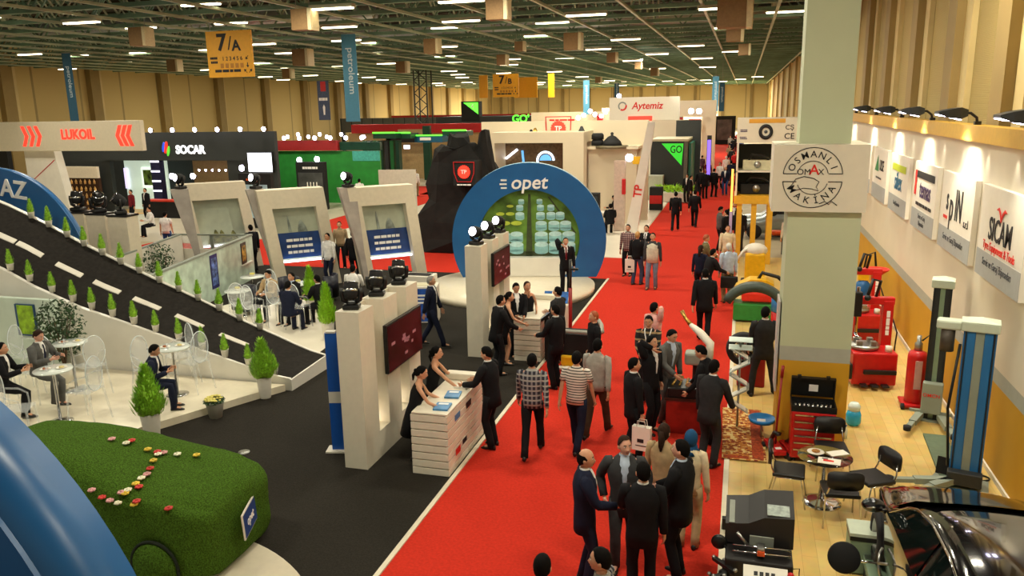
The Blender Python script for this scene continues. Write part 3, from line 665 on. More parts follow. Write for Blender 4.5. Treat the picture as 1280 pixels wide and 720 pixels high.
# ---- small things on the floor around the column
def lathe_thing(name,label,cat,loc,prof,m,n=18,group=None): 
    mb=MB(); mb.lathe(prof,n); return tag(obj(name,mb,m,None,loc),label,cat,group)
dr=thing('drain_pan','round bright blue drain pan on a thin stand left of the column','drain pan',tuple(P(951,549,.012)))
mb=MB(); mb.lathe([(.02,.30),(.2,.33),(.23,.40),(.21,.40),(.18,.36),(.01,.33)],20); obj('basin',mb,mat('bright_blue','2580c8',.35,var=.04),dr)
mb=MB(); mb.cyl((0,0,.0),(0,0,.31),.018); obj('stem',mb,STEEL,dr)
mb=MB(); mb.lathe([(.12,0),(.12,.02),(.02,.03)],14); obj('foot',mb,STEEL,dr)
mb=MB(); mb.box(-.08,.06,-.06,.04,.345,.36); obj('mark',mb,WHT,dr)
for nm,px,py,l,hgt_ in (('trolley_jack',968,566,'red and black trolley jack with a white label, left of a pair before the column',.34),('trolley_jack',988,568,'small red trolley jack, right of a pair before the column',.24)):
    t=thing(nm,l,'jack',tuple(P(px,py,.012)),.3)
    mb=MB(); mb.rbox(-.1,.1,-.28,.28,.07,.15,.015); obj('frame',mb,REDP,t)
    mb=MB(); mb.tube([(0,.2,.14),(0,.05,hgt_),(0,-.1,hgt_+.03)],.035); mb.lathe([(.05,hgt_+.02),(.06,hgt_+.06)],12,(0,-.1,0)); obj('lift_arm',mb,BLACK,t)
    for sx in(-.11,.11):
        for sy in(-.22,.22): mb=MB(); mb.cyl((sx-.02,sy,.055),(sx+.02,sy,.055),.055,n=12); obj('wheel',mb,BLACK,t)
    mb=MB(); mb.box(-.05,.05,-.2,-.12,.151,.156); obj('sticker',mb,WHT,t)
mb=MB(); mb.tube([(0,0,0),(0,.0,.4),(.04,.05,1.25)],.018); mb.tube([(.04,.05,1.25),(.05,.06,1.45)],.026)
tag(obj('jack_handle',mb,mat('dark_red_bar','8c1418',.4,var=.03),None,tuple(P(969,562,.05))),'tall dark red jack handle bar standing beside the column','jack handle')
t=thing('water_bag','clear bag with bright blue content standing right of the column','bag',tuple(P(1066,531,.012)))
mb=MB(); mb.lathe([(.09,0),(.13,.06),(.13,.2),(.10,.28)],14); obj('blue_pouch',mb,mat('cyan_plastic','2aa8dc',.25,var=.05),t)
mb=MB(); mb.lathe([(.10,.28),(.11,.36),(.07,.42),(.06,.42)],14); obj('clear_top',mb,mat('clear_film','d5e6e0',.2,var=.02),t)
t=thing('water_bottle','small clear water bottle with a blue cap by the red chest','bottle',tuple(P(1056,548,.012)))
mb=MB(); mb.lathe([(.035,0),(.035,.16),(.015,.2),(.015,.22)],12); obj('bottle_body',mb,mat('clear_film','d5e6e0'),t)
mb=MB(); mb.lathe([(.018,.22),(.018,.245)],10); obj('bottle_cap',mb,BLUEP,t)
# ---- chairs and round table
PAD=mat('black_vinyl','18181a',.45,var=.06)
ch=None
def stack_chair():
    t=thing('visitor_chair','','chair',(0,0,0),0,'black visitor chairs around the round table')
    mb=MB(); mb.rbox(-.23,.23,-.22,.22,.43,.49,.022,3); obj('seat',mb,PAD,t)
    mb=MB(); mb.ring([[(x,-.235-.05*(z-.6)-.03*(1-(x/.23)**2)+d,z) for x,z in [(.235*math.copysign(abs(cos(a))**.45,cos(a)),.72+.135*math.copysign(abs(sin(a))**.5,sin(a))) for a in [2*PI*k/28+.05 for k in range(28)]]] for d in(.0,-.035)],True); obj('backrest',mb,PAD,t)
    for sx in(-1,1):
        mb=MB(); mb.tube([(sx*.25,-.27,0),(sx*.22,-.17,.43),(sx*.2,-.23,.55),(sx*.18,-.255,.70)],.012,7); obj('rear_leg',mb,CHROME,t)
        mb=MB(); mb.tube([(sx*.25,.25,0),(sx*.22,.17,.43),(sx*.22,-.15,.43)],.012,7); obj('front_leg',mb,CHROME,t)
    return t
for px,py,rz,l in ((1047,650,6,'black visitor chair with its back to the camera in front of the round table'),(1087,634,118,'black visitor chair right of the round table facing left'),(984,624,-95,'black visitor chair left of the round table beside the machine'),(1037,594,185,'black visitor chair behind the round table in front of the red chest')):
    p=P(px,py,.012)
    if ch is None: ch=stack_chair(); ch.location=p; ch.rotation_euler.z=math.radians(rz); ch['label']=l
    else: dup(ch,p,math.radians(rz),l)
GLASS=mat('table_glass','d8e6dc',.03,var=0,trans=1,ior=1.3)
t=thing('round_table','round glass table on a chrome column with papers on it','table',tuple(P(1027,628,.012)))
TL=t.location.copy()
mb=MB(); mb.lathe([(.01,.715),(.37,.715),(.375,.72),(.37,.728),(.01,.728)],32); obj('tabletop',mb,GLASS,t)
mb=MB(); mb.lathe([(.03,.03),(.03,.68),(.07,.7),(.07,.715)],14); obj('stem',mb,CHROME,t)
mb=MB(); mb.lathe([(.27,0),(.27,.012),(.2,.03),(.05,.05),(.03,.06)],28); obj('foot',mb,CHROME,t)
def sheet(name,label,cat,c,w,d,rz,m,th=.006,extra=None,group=None):
    t=thing(name,label,cat,c,rz,group); mb=MB(); mb.box(-w/2,w/2,-d/2,d/2,0,th); obj('paper',mb,m,t)
    if extra:
        for nm,mm,(a,b,c2,d2) in extra: mb=MB(); mb.box(a,b,c2,d2,th+.001,th+.003); obj(nm,mm,t) if False else obj(nm,mb,mm,t)
    return t
PAPER=mat('paper','e8e4d8',.6,var=.01)
sheet('brochure','white brochure with red print at the front of the round table','brochure',TL+V((.04,-.18,.73)),.30,.2,-.15,PAPER,.006,[('print',REDT,(-.08,.06,-.03,.03)),('print',BLKT,(-.1,-.02,.04,.07))])
sheet('notepad','white folded paper at the right rim of the round table','paper',TL+V((.18,.12,.73)),.28,.16,.5,PAPER,.01)
t=thing('snack_plate','oval plate with a brown snack on the round table','plate',TL+V((-.12,.08,.73)))
mb=MB(); mb.lathe([(.01,.0),(.09,.005),(.12,.02),(.09,.012),(.01,.01)],20); obj('plate_body',mb,WHITE2,t)
mb=MB(); mb.sph((0,0,.03),(.06,.04,.025),10,7); obj('snack',mb,mat('snack_brown','a8743a',.7,var=.2,scale=40),t)
t=thing('phone','small dark red phone on the round table','phone',TL+V((-.2,-.1,.73)),.6); mb=MB(); mb.rbox(-.03,.03,-.06,.06,0,.012,.005); obj('phone_body',mb,mat('phone_red','7a1a20',.3,var=.02),t)
# ---- two-post lift columns
LB=mat('lift_blue','2a6ca6',.4,var=.03,scale=2); LG=mat('lift_grey','8b9487',.5,var=.04,scale=3); LD=mat('lift_dark','2a2c2c',.5,var=.04); LC=mat('lift_cap','c2ccb8',.5,var=.02); LGR=mat('lift_green_grey','7e957c',.5,var=.03)
def lift(p,rz,h,w,label,m,mid,motor):
    t=thing('lift_post',label,'vehicle lift',p,rz)
    mb=MB(); mb.box(-w/2,w/2,-.02,.02,0,h).box(-w/2,-w/2+.02,-.24,-.02,0,h).box(w/2-.02,w/2,-.24,-.02,0,h); obj('post',mb,m,t)
    for sx in(-1,1): mb=MB(); mb.box(sx*w*.5-(.09*w if sx>0 else -.02) ,sx*w*.5-(.02 if sx>0 else -.09*w),-.262,-.24,.0,h); obj('edge_flange',mb,LD,t)
    for sx in(-1,1): mb=MB(); a,b=sorted((sx*w*.14,sx*w*.39)); mb.box(a,b,-.25,-.22,.0,h); obj('side_strip',mb,m if motor else LD,t)
    mb=MB(); mb.box(-w*.13,w*.13,-.245,-.2,.05,h); obj('centre_cover',mb,mid,t)
    mb=MB(); mb.rbox(-w/2-.04,w/2+.03,-.29,.05,h,h+.14,.02); mb.add([(-w/2-.04,-.29,h+.14),(w/2+.03,-.29,h+.14),(w/2+.03,.05,h+.14),(-w/2-.04,.05,h+.14),(0,-.12,h+.2)],[(0,1,4),(1,2,4),(2,3,4),(3,0,4)]); obj('cap',mb,LC,t)
    mb=MB(); mb.box(-w/2-.12,w/2+.12,-.34,.1,0,.03); obj('base_plate',mb,LG,t)
    mb=MB(); mb.rbox(-w/2-.02,w/2+.02,-.42,-.25,.18 if not motor else .1,.75 if not motor else .3,.015); obj('carriage',mb,LG if not motor else LD,t)
    if not motor:
        mb=MB(); TM(mb,'OMCN',.09,front((-.01,-.43,.53)),.002,.01); obj('badge_lettering',mb,REDT,t)
        mb=MB(); mb.bar((-.34,-.36,.2),(.34,-.36,.2),.05,.05); obj('cross_bar',mb,LG,t)
    for sx,L_,an in((-1,.85,-1.75),(1,.95,-1.3)) if not motor else ((-1,.9,-2.7),(-1,.7,-2.2)):
        c=V((sx*.16,-.36,.14)); d=V((cos(an),sin(an),0)); mb=MB(); mb.bar(c,c+d*L_*.6,.12,.09); mb.bar(c+d*L_*.5,c+d*L_,.09,.06); a=obj('swing_arm',mb,LG,t)
        mb=MB(); q_=c+d*L_; mb.lathe([(.06,-.03),(.065,.05),(.03,.055)],14,q_); obj('arm_pad',mb,RUBBER,a)
    if motor:
        mb=MB(); mb.rbox(-w/2-.36,-w/2-.02,-.22,0,h-.02,h+.12,.03); obj('motor_cover',mb,LC,t)
        mb=MB(); mb.cyl((-w/2-.2,-.1,h-.36),(-w/2-.2,-.1,h-.02),.095,n=16); obj('motor',mb,mat('motor_brown','4e463c',.5,var=.05),t)
        mb=MB(); mb.tube([(-w/2-.02,-.2,.3),(-w/2-.1,-.2,1.2),(-w/2-.03,-.18,2.2)],.02); obj('hydraulic_hose',mb,BLACK,t)
    return t
lift(P(1163,520,.012),math.radians(-14),2.46,.29,'slim dark grey two-post lift column with pale cap, farther one by the wall',LD,LGR,False)
lift(P(1204,602,.012),math.radians(-14),2.42,.42,'blue and grey lift column with a motor on its head, nearer one by the wall',LB,LG,True)
mb=MB(); a,b=P(1168,545,.012),P(1196,612,.012); mb.at(M.Identity(4)); mb.bar((a.x,a.y,.03),(b.x,b.y,.03),.36,.03)
tag(obj('floor_duct',mb,mat('floor_plate_green','5e6e58',.6,var=.05),None),'flat dark green floor plate joining the two lift columns','floor plate')
t=thing('laptop','open black laptop on the floor in front of the blue lift column','laptop',tuple(P(1181,600,.012)),-.5)
mb=MB(); mb.box(-.18,.18,-.13,.13,.0,.025); obj('keyboard',mb,GREYM,t)
mb=MB(); mb.at(M.Translation((0,.13,.02))@M.Rotation(math.radians(-15),4,'X')).box(-.18,.18,-.01,.01,0,.27); obj('screen',mb,BLACK,t)
mb=MB(); mb.tube([V((.16*cos(a),.11*sin(a),.015)) for a in [2*PI*k/20 for k in range(20)]],.014,6)
tag(obj('coiled_hose',mb,BLACK,None,tuple(P(1222,598,.012))),'coiled black hose on the floor right of the blue lift column','hose')
# ---- red compressor / extinguisher trolley
t=thing('grease_pump','tall red wheeled tank with a steel pump head left of the dark lift column','pump',tuple(P(1141,508,.012)))
mb=MB(); mb.lathe([(.16,.1),(.17,.13),(.17,1.0),(.15,1.08),(.05,1.12)],20); obj('tank',mb,REDP,t)
mb=MB(); mb.lathe([(.07,1.1),(.07,1.25),(.04,1.28),(.04,1.4)],12); obj('pump_head',mb,STEEL,t)
mb=MB(); mb.tube([(.05,0,1.3),(.2,0,1.45),(.22,0,1.1),(.2,-.1,.6),(.17,-.1,.3)],.018); obj('hose',mb,BLACK,t)
mb=MB(); mb.box(-.06,.06,-.18,-.165,.4,.95); obj('label_strip',mb,mat('label_pink','d8a8a0',.5,var=.05),t)
mb=MB(); mb.rbox(-.24,.24,-.24,.24,.05,.11,.02); obj('trolley',mb,REDP,t)
for sx in(-.22,.22): mb=MB(); mb.cyl((sx-.025,-.2,.06),(sx+.025,-.2,.06),.06,n=12); obj('wheel',mb,RUBBER,t)
t=thing('wall_box','slim grey control box on the mustard wall behind the blue lift','control box',(XW-.06,14.2,.7)); mb=MB(); mb.rbox(-.06,.06,-.12,.12,0,.5,.015); obj('casing',mb,GREYM,t); mb=MB(); mb.box(-.065,-.06,-.08,.08,.3,.42); obj('plate',mb,WHT,t)
# ---- tyre changers
def tyre_changer(p,rz,label,s=1,col=REDP):
    t=thing('tyre_changer',label,'tyre changer',p,rz); t.scale=(s,s,s)
    mb=MB(); mb.rbox(-.38,.38,-.34,.34,.06,.66,.03); obj('cabinet',mb,col,t)
    mb=MB(); mb.lathe([(.24,.66),(.26,.70),(.26,.74),(.10,.75)],20,(-.12,0,0)); tt=obj('turntable',mb,STEEL,t)
    for k in range(4):
        a=PI/4+k*PI/2; mb=MB(); mb.rbox(-.12+.17*cos(a)-.05,-.12+.17*cos(a)+.05,.17*sin(a)-.05,.17*sin(a)+.05,.74,.83,.01); obj('jaw',mb,STEEL,tt)
    mb=MB(); mb.rbox(.22,.40,.20,.38,.06,1.50,.015); obj('column',mb,col,t)
    mb=MB(); mb.rbox(-.25,.42,.22,.36,1.42,1.56,.02); obj('swing_arm',mb,col,t)
    mb=MB(); mb.rbox(-.30,-.16,.16,.30,1.2,1.66,.02); obj('arm_head',mb,BLACK,t)
    mb=MB(); mb.cyl((-.23,.23,.86),(-.23,.23,1.75),.03,n=6,sm=False); mb.tube([(-.23,.23,.88),(-.23,.12,.84),(-.16,.06,.82)],[.035,.03,.02]); obj('mount_head',mb,CHROME,t)
    mb=MB(); mb.tube([(-.40,.3,.5),(-.55,.1,.55),(-.55,-.25,.5),(-.46,-.4,.42)],.035); ba=obj('bead_breaker',mb,BLACK,t)
    mb=MB(); mb.rbox(-.48,-.42,-.52,-.22,.22,.5,.02); obj('blade',mb,BLACK,ba)
    for k in range(3): mb=MB(); mb.rbox(-.25+.18*k,-.13+.18*k,-.50,-.34,.07,.10,.01); obj('pedal',mb,BLACK,t)
    mb=MB(); mb.rbox(-.2,.36,-.40,-.34,.28,.36,.012); obj('front_bumper',mb,BLACK,t)
    mb=MB(); mb.lathe([(.06,.67),(.06,.77),(.055,.77)],14,(.24,-.22,0)); obj('paste_pot',mb,WHITE,t)
    mb=MB(); mb.tube([(.1,.3,1.56),(.16,.3,1.85),(.0,.2,1.9),(-.1,.1,1.62)],.03); mb.sph((-.1,.1,1.58),.06,10,7); obj('helper_arm',mb,BLACK,t)
    mb=MB(); mb.tube([(.4,.3,1.2),(.5,.25,.9),(.46,.2,.5)],.014); obj('air_hose',mb,BLACK,t)
    mb=MB(); mb.at(TX((.31,.195,1.1),(0,0,1),(-1,0,0))); bars(mb,1,.06,.1,.5,4); obj('column_lettering',mb,WHT,t)
    return t
tyre_changer(P(1085,478,.012),.12,'red tyre changer with tall column and black swing arm, nearest one right of the column',1.12)
tyre_changer(P(1075,425,.012),.12,'red tyre changer partly hidden behind the nearest tyre changer',1.1)
t=thing('oil_drainer','red funnel oil drainer on a dark stem behind the tyre changers','oil drainer',tuple(P(1090,408,.012)))
mb=MB(); mb.lathe([(.05,1.30),(.28,1.48),(.30,1.52),(.28,1.52),(.05,1.34)],20); obj('funnel',mb,mat('bright_red','e03020',.35,var=.03),t)
mb=MB(); mb.cyl((0,0,.5),(0,0,1.32),.035); obj('stem',mb,STEEL,t)
mb=MB(); mb.lathe([(.2,.0),(.22,.1),(.22,.5),(.15,.56)],18); obj('tank',mb,REDP,t)
t=thing('yellow_pump','yellow and black pump with lever at the far mustard wall','pump',tuple(P(1076,385,.012)))
mb=MB(); mb.lathe([(.2,0),(.2,.7),(.1,.8)],16); obj('drum',mb,BLUEP,t)
mb=MB(); mb.rbox(-.14,.14,-.1,.1,.8,1.1,.03); obj('pump_body',mb,YELP,t)
mb=MB(); mb.tube([(0,0,1.1),(.05,0,1.5),(.25,0,1.6),(.3,0,1.2)],.03); obj('lever',mb,BLACK,t)
# ---- wheel display, leaflet stand
def wheel_thing(name,label,p,M4r,R=.31,w=.2,col=STEEL,group=None):
    t=thing(name,label,'wheel',p); t.rotation_euler=M4r
    mb=MB(); mb.ring([[V((r*cos(a),y,r*sin(a))) for a in [2*PI*k/32 for k in range(32)]] for r,y in((R*.66,-w/2),(R*.9,-w/2),(R,-w*.35),(R,w*.35),(R*.9,w/2),(R*.66,w/2),(R*.64,0),(R*.66,-w/2))],True,False); obj('tyre',mb,RUBBER,t)
    mb=MB(); mb.ring([[V((r*cos(a),y,r*sin(a))) for a in [2*PI*k/32 for k in range(32)]] for r,y in((R*.66,-w*.45),(R*.62,-w*.3),(R*.60,w*.4),(R*.66,w*.45))],True,False)
    mb.cyl((0,-w*.42,0),(0,w*.1,0),R*.16,n=14)
    for k in range(5):
        for da in(-.12,.12):
            a=2*PI*k/5+da; mb.bar((R*.12*cos(a),-w*.36,R*.12*sin(a)),(R*.62*cos(2*PI*k/5+da*1.4),-w*.3,R*.62*sin(2*PI*k/5+da*1.4)),.035,.03)
    obj('rim',mb,col,t); return t
wheel_thing('car_wheel','alloy car wheel mounted upright by the carpet edge, next to the charcoal suit',P(927,482,.012)+V((0,-.02,.80)),(0,0,.15),.34)
t=thing('wheel_balancer','dark red wheel balancer carrying the upright alloy wheel','balancer',tuple(P(933,484,.012))); 
mb=MB(); mb.rbox(-.2,.35,.02,.5,0,.62,.03); obj('cabinet',mb,mat('deep_red_paint','a01418',.35,var=.05),t); mb=MB(); mb.cyl((-.1,.0,.8),(-.1,.3,.8),.06); mb.rbox(-.2,.1,.25,.5,.62,.95,.03); obj('shaft_housing',mb,BLACK,t)
t=thing('curved_fender_guard','big dark green curved wheel guard standing behind the leaflet stand','wheel guard',tuple(P(940,440,.012)))
mb=MB(); mb.ring([[(R*cos(a),y,.85+R*sin(a)) for R,y in((.62,-.15),(.80,-.15),(.80,.2),(.62,.2))] for a in [math.radians(150-k*9) for k in range(18)]],True); obj('guard',mb,mat('dark_green_plastic','39463e',.5,var=.05),t)
mb=MB(); mb.bar((.60,0,0),(.60,0,.85),.06); obj('bracket',mb,BLACK,t)
t=thing('leaflet_stand','zigzag leaflet stand of clear trays on a grey pole at the carpet edge','leaflet stand',tuple(P(921,535,.012)))
mb=MB(); mb.cyl((0,0,0),(0,0,1.62),.022); obj('pole',mb,STEEL,t)
mb=MB(); mb.box(-.14,.14,-.14,.14,0,.02); obj('foot',mb,GREYM,t)
TRAY=mat('clear_tray','aeb6b0',.2,var=.03,alpha=.6)
for k in range(5):
    z=.45+k*.24; s=1 if k%2 else -1; mb=MB(); mb.bar((-s*.17,-.05,z-.1),(s*.17,-.05,z+.1),.22,.012); r=obj('tray',mb,TRAY,t)
    mb=MB(); mb.bar((-s*.13,-.05,z-.06),(s*.13,-.05,z+.095),.18,.012); obj('leaflet',mb,PAPER,r)
for k in range(2): mb=MB(); mb.rbox(-.2,.2,-.15,.15,1.5+k*.14,1.515+k*.14,.005); obj('top_tray',mb,mat('clear_film','d5e6e0'),t)
# other machines up the stand edge
t=thing('yellow_lift_machine','yellow hydraulic jack machine with a bent arm at the stand edge','jack machine',tuple(P(940,400,.012)))
mb=MB(); mb.ring([[(x,-.25,z0),(x,.25,z0),(x,.25,z1),(x,-.25,z1)] for x,z0,z1 in((-.6,.5,.62),(-.45,.75,.95),(-.1,.95,1.15),(.3,.95,1.15),(.5,.8,1.05))],False); obj('bent_arm',mb,YELP,t)
mb=MB(); mb.rbox(-.3,.5,-.22,.22,.55,.8,.04); obj('red_block',mb,mat('bright_red','e03020'),t)
mb=MB(); mb.rbox(-.5,.55,-.3,.3,.05,.5,.03); obj('green_base',mb,mat('green_paint','2f8a3a',.4,var=.05),t)
mb=MB(); mb.tube([(.1,0,1.1),(.2,0,1.3),(.6,0,1.2),(1.0,0,.85)],.05); obj('black_arm',mb,BLACK,t)
t=thing('yellow_robot_tester','yellow tester with a white cowl and angled arm before the yellow posts','tester',tuple(P(942,362,.012)))
mb=MB(); mb.rbox(-.3,.3,-.3,.3,.3,1.2,.08,3); obj('body_shell',mb,YELP,t)
mb=MB(); mb.sph((0,0,1.25),(.36,.3,.22),14,8); obj('cowl',mb,WHITE,t)
mb=MB(); mb.tube([(-.1,-.1,1.35),(-.35,-.2,1.25),(-.55,-.25,.95)],[.06,.05,.04]); obj('angled_arm',mb,WHITE,t)
mb=MB(); mb.rbox(-.4,.4,-.35,.35,0,.3,.03); obj('base',mb,BLACK,t)
t=thing('blue_drum','blue and red drum beside the left face of the column','drum',tuple(P(977,415,.012)))
mb=MB(); mb.lathe([(.28,0),(.28,.55)],18); obj('red_lower',mb,REDP,t); mb=MB(); mb.lathe([(.29,.55),(.29,.9),(.2,1.0)],18); obj('blue_upper',mb,mat('bright_blue','2580c8'),t)
t=thing('folding_table','small dark folding table with orange goods beyond the column','table',tuple(P(977,318,.012)))
mb=MB(); mb.rbox(-.5,.5,-.3,.3,.7,.75,.01); obj('tabletop',mb,BLACK,t); mb=MB(); mb.cyl((0,0,0),(0,0,.7),.03); obj('leg',mb,BLACK,t)
t=thing('goods_tray','orange and yellow goods laid on the small dark table beyond the column','goods',(P(977,318,.012).x,P(977,318,.012).y,.763)); mb=MB(); mb.rbox(-.4,.4,-.2,.2,0,.16,.03); obj('orange_box',mb,mat('orange_goods','d8541c',.5,var=.2,scale=6),t); mb=MB(); mb.rbox(-.1,.2,-.22,-.2,.02,.14,.005); obj('yellow_label',mb,YELP,t)
t=thing('parked_car','silver car seen between the column and the yellow posts','car',tuple(P(982,300,.012)))
# ---- yellow display tower
t.location=P(978,296,.012)
CARG=mat('silver_car','8c9494',.3,.5,var=.03); DG=mat('dark_car_glass','20262a',.08,var=0)
mb=MB(); mb.ring([[(x,-.8,z0),(x,.8,z0),(x,.85,(z0+z1)*.55),(x,.7,z1),(x,-.7,z1),(x,-.85,(z0+z1)*.55)] for x,z0,z1 in((-1.9,.45,.7),(-1.7,.3,.85),(-.9,.25,.95),(-.3,.25,1.4),(.8,.25,1.45),(1.5,.25,1.05),(1.9,.35,.95))],True); obj('car_body',mb,CARG,t)
mb=MB(); mb.ring([[(x,s*.76,z) for x,z in((-.75,.98),(-.25,1.32),(.75,1.36),(1.3,1.06))] for s in(-1,)]+[[(x,-.80,z) for x,z in((-.75,.98),(-.25,1.32),(.75,1.36),(1.3,1.06))]],False); obj('side_window',mb,DG,t)
for sx in(-1.2,1.2): mb=MB(); mb.cyl((sx,-.86,.32),(sx,-.66,.32),.31,n=20); obj('wheel',mb,RUBBER,t)
t=thing('display_tower','two-storey yellow display tower with machines on its shelves left of the column','display tower',(.5,29.9,.012))
for x,y in((-.55,-.2),(-.05,-.2),(.5,-.2),(.5,.9)):
    mb=MB(); mb.box(x-.09,x+.09,y-.09,y+.09,0,2.2); obj('post',mb,mat('tower_yellow','d8a52a',.5,var=.03),t)
mb=MB(); mb.box(-.75,.68,-.35,1.2,2.17,2.46); obj('lower_beam',mb,mat('tower_yellow','d8a52a'),t)
mb=MB(); mb.box(-.68,.68,1.1,1.2,2.46,4.2); obj('dark_back',mb,mat('tower_dark_back','24261f',.7,var=.05),t)
mb=MB(); mb.box(-.72,-.66,-.3,1.2,2.46,4.3); obj('left_upright',mb,WHITE,t)
mb=MB(); mb.box(-.72,.7,-.3,1.2,3.28,3.33); obj('upper_shelf',mb,WHITE,t)
mb=MB(); mb.box(-.74,1.55,-.3,1.2,4.30,5.15); obj('sign_board',mb,mat('sign_box_white','dcd4c0'),t)
mb=MB(); mb.box(-.35,.85,-.308,-.302,4.98,5.12).box(1.25,1.5,-.308,-.302,4.98,5.12); obj('orange_strip',mb,mat('orange_strip','dda038',.5,var=0),t)
mb=MB(); mb.ring([[(.22+r*cos(a),y,4.68+r*sin(a)*1.1) for a in [2*PI*k/24 for k in range(24)]] for r,y in((.13,-.303),(.13,-.33),(.24,-.33),(.24,-.303))],True,False); obj('tyre_emblem',mb,BLKT,t)
mb=MB(); mb.cyl((.22,-.31,4.68),(.22,-.305,4.68),.06,n=16); obj('hub_emblem',mb,GLD,t)
mb=MB(); TM(mb,'CE',.28,front((1.0,-.305,4.52)),.003,.01); TM(mb,'C\u015e',.22,front((1.0,-.305,4.82)),.003,.01); obj('board_lettering',mb,BLKT,t)
for k in range(2): mb=MB(); mb.at(front((-.52,-.305,4.75-.25*k))); bars(mb,2,.03,.05,.25,k); obj('side_lettering',mb,mat('violet_lettering','43325c'),t)
def dmach(p,label,col,s=1):
    t=thing('display_machine',label,'machine',p); t.scale=(s,s,s)
    mb=MB(); mb.rbox(-.5,.5,-.25,.25,0,.35,.03); obj('casing',mb,col,t); mb=MB(); mb.tube([(-.3,-.1,.35),(-.2,-.1,.55),(.2,-.1,.5),(.4,-.1,.35)],.05); obj('arm',mb,BLACK,t); mb=MB(); mb.cyl((0,-.3,.2),(0,-.25,.2),.12,n=14); obj('dial',mb,STEEL,t)
dmach((.5,30.2,3.34),'pale beige engine tester on the upper shelf of the yellow tower',mat('beige_casing','c9c2a0',.5,var=.05),1.0)
dmach((.5,30.3,2.47),'black engine tester on the lower shelf of the yellow tower',BLACK,1.1)
t=thing('light_strip','tall narrow lit orange strip on the left edge of the yellow tower','light strip',(-.33,29.5,.012)); mb=MB(); mb.box(-.035,.035,-.035,.035,1.9,3.4); obj('lit_tube',mb,mat('orange_light','ffb84a',.5,var=0,emit=2.2),t); mb=MB(); mb.box(-.05,.05,-.05,.05,0,1.9); obj('carrier',mb,mat('lavender_panel','b8a8d0',.5,var=0),t)
# ---- carpet, chest, tester arm
rug=mat('rug_wool','b4793c',.95,var=0); n,L,b=nodes(rug); tcn=n.new('ShaderNodeTexCoord'); vo=n.new('ShaderNodeTexVoronoi'); vo.inputs['Scale'].default_value=14; vo.distance='CHEBYCHEV'; rp=n.new('ShaderNodeValToRGB'); rp.color_ramp.interpolation='CONSTANT'
for pos,c in((0,'7a2c18'),(.3,'b4702c'),(.5,'d8bc7c'),(.75,'8a3018')):
    e=rp.color_ramp.elements[0] if pos==0 else rp.color_ramp.elements.new(pos); e.color=lin(c)
rp.color_ramp.elements[-1].color=lin('c8a060'); L.new(tcn.outputs['Object'],vo.inputs[0]); L.new(vo.outputs[0],rp.inputs[0]); L.new(rp.outputs[0],b.inputs['Base Color'])
t=thing('rug','patterned oriental rug in rust and cream beside the column','rug',(.22,13.75,.032),.02)
mb=MB(); mb.box(-.36,.34,-1.15,1.15,0,.012); obj('pile',mb,rug,t)
mb=MB(); mb.box(.12,.30,-1.1,1.1,.013,.016); obj('rust_border',mb,mat('rug_rust','9a3c18',.95,var=.25,scale=22),t)
mb=MB(); mb.box(-.34,.06,-1.12,-1.02,.013,.016); obj('end_border',mb,mat('rug_rust','9a3c18'),t)
t=thing('display_chest','dark red wooden display chest with an open black tray on the carpet','display chest',tuple(P(862,535,.01)),.05)
mb=MB(); mb.rbox(-.42,.42,-.3,.3,.0,.62,.02); obj('chest_body',mb,mat('red_wood','8a1f18',.3,var=.15,scale=5),t)
mb=MB(); mb.box(-.44,.44,-.32,.32,.62,.66); obj('chest_rim',mb,mat('dark_wood','3a1c14',.4,var=.1),t)
mb=MB(); mb.rbox(-.4,.4,-.28,.28,.66,.84,.02); obj('black_tray',mb,BLACK,t)
for i in range(6): mb=MB(); mb.tube([(-.32+i*.12,-.15,.85),(-.25+i*.1,.15,.88+.03*(i%2))],.022); obj('brass_part',mb,mat('brass','b8924a',.3,.8,var=.05),t)
t=thing('nozzle_arm','white and black tester arm with brass nozzle reaching over the carpet','tester arm',tuple(P(878,500,.01)))
mb=MB(); mb.rbox(-.2,.25,-.2,.2,0,.8,.04); obj('base_cabinet',mb,BLACK,t)
mb=MB(); mb.tube([(.1,.1,.8),(.1,.2,1.1),(-.1,.4,1.25),(-.3,.6,1.35)],[.07,.085,.08,.05]); obj('white_arm',mb,WHITE,t)
mb=MB(); mb.tube([(-.3,.6,1.35),(-.42,.72,1.45),(-.5,.8,1.58)],[.05,.035,.045]); obj('nozzle',mb,mat('brass','b8924a'),t)
mb=MB(); mb.rbox(-.35,.05,-.35,-.05,.8,1.05,.05); obj('grey_cowl',mb,GREYM,t)
# carrier bags and hand-held things
def bag(p,w,h,rz,label,m=PAPER,art=True):
    t=thing('carrier_bag',label,'bag',p,rz); mb=MB(); mb.box(-w/2,w/2,-.05,.05,0,h); obj('bag_body',mb,m,t)
    for s in(-.045,.045): mb=MB(); mb.tube([(-w*.25,s,h),(-w*.2,s,h+.1),(w*.2,s,h+.1),(w*.25,s,h)],.006,5); obj('handle',mb,m,t)
    if art: mb=MB(); mb.box(-w*.2,w*.15,-.056,-.052,h*.35,h*.5); mb.box(-w*.3,w*.3,-.056,-.052,h*.2,h*.23); obj('print',mb,BLKT,t)
bag(PY(802,562,P(793,456,1.62).y-.28),.30,.40,-.2,'white paper carrier bag with dark print held by the standing black suit')
bag(PY(787,340,P(797,294,1.61).y-.1),.30,.42,.1,'small white carrier bag held low among the four standing people')
sheet('white_paper','white paper sheet read by the olive jacketed person','paper',P(891,318,1.12),.3,.22,.3,PAPER,.006)
t=thing('briefcase','black soft briefcase held by the white-haired person','bag',PY(911,360,P(911,309,1.63).y-.3)); mb=MB(); mb.rbox(-.24,.24,-.08,.08,0,.34,.03); obj('case',mb,BLACKM,t); mb=MB(); mb.tube([(-.1,0,.34),(-.08,0,.42),(.08,0,.42),(.1,0,.34)],.012); obj('handle',mb,BLACKM,t)
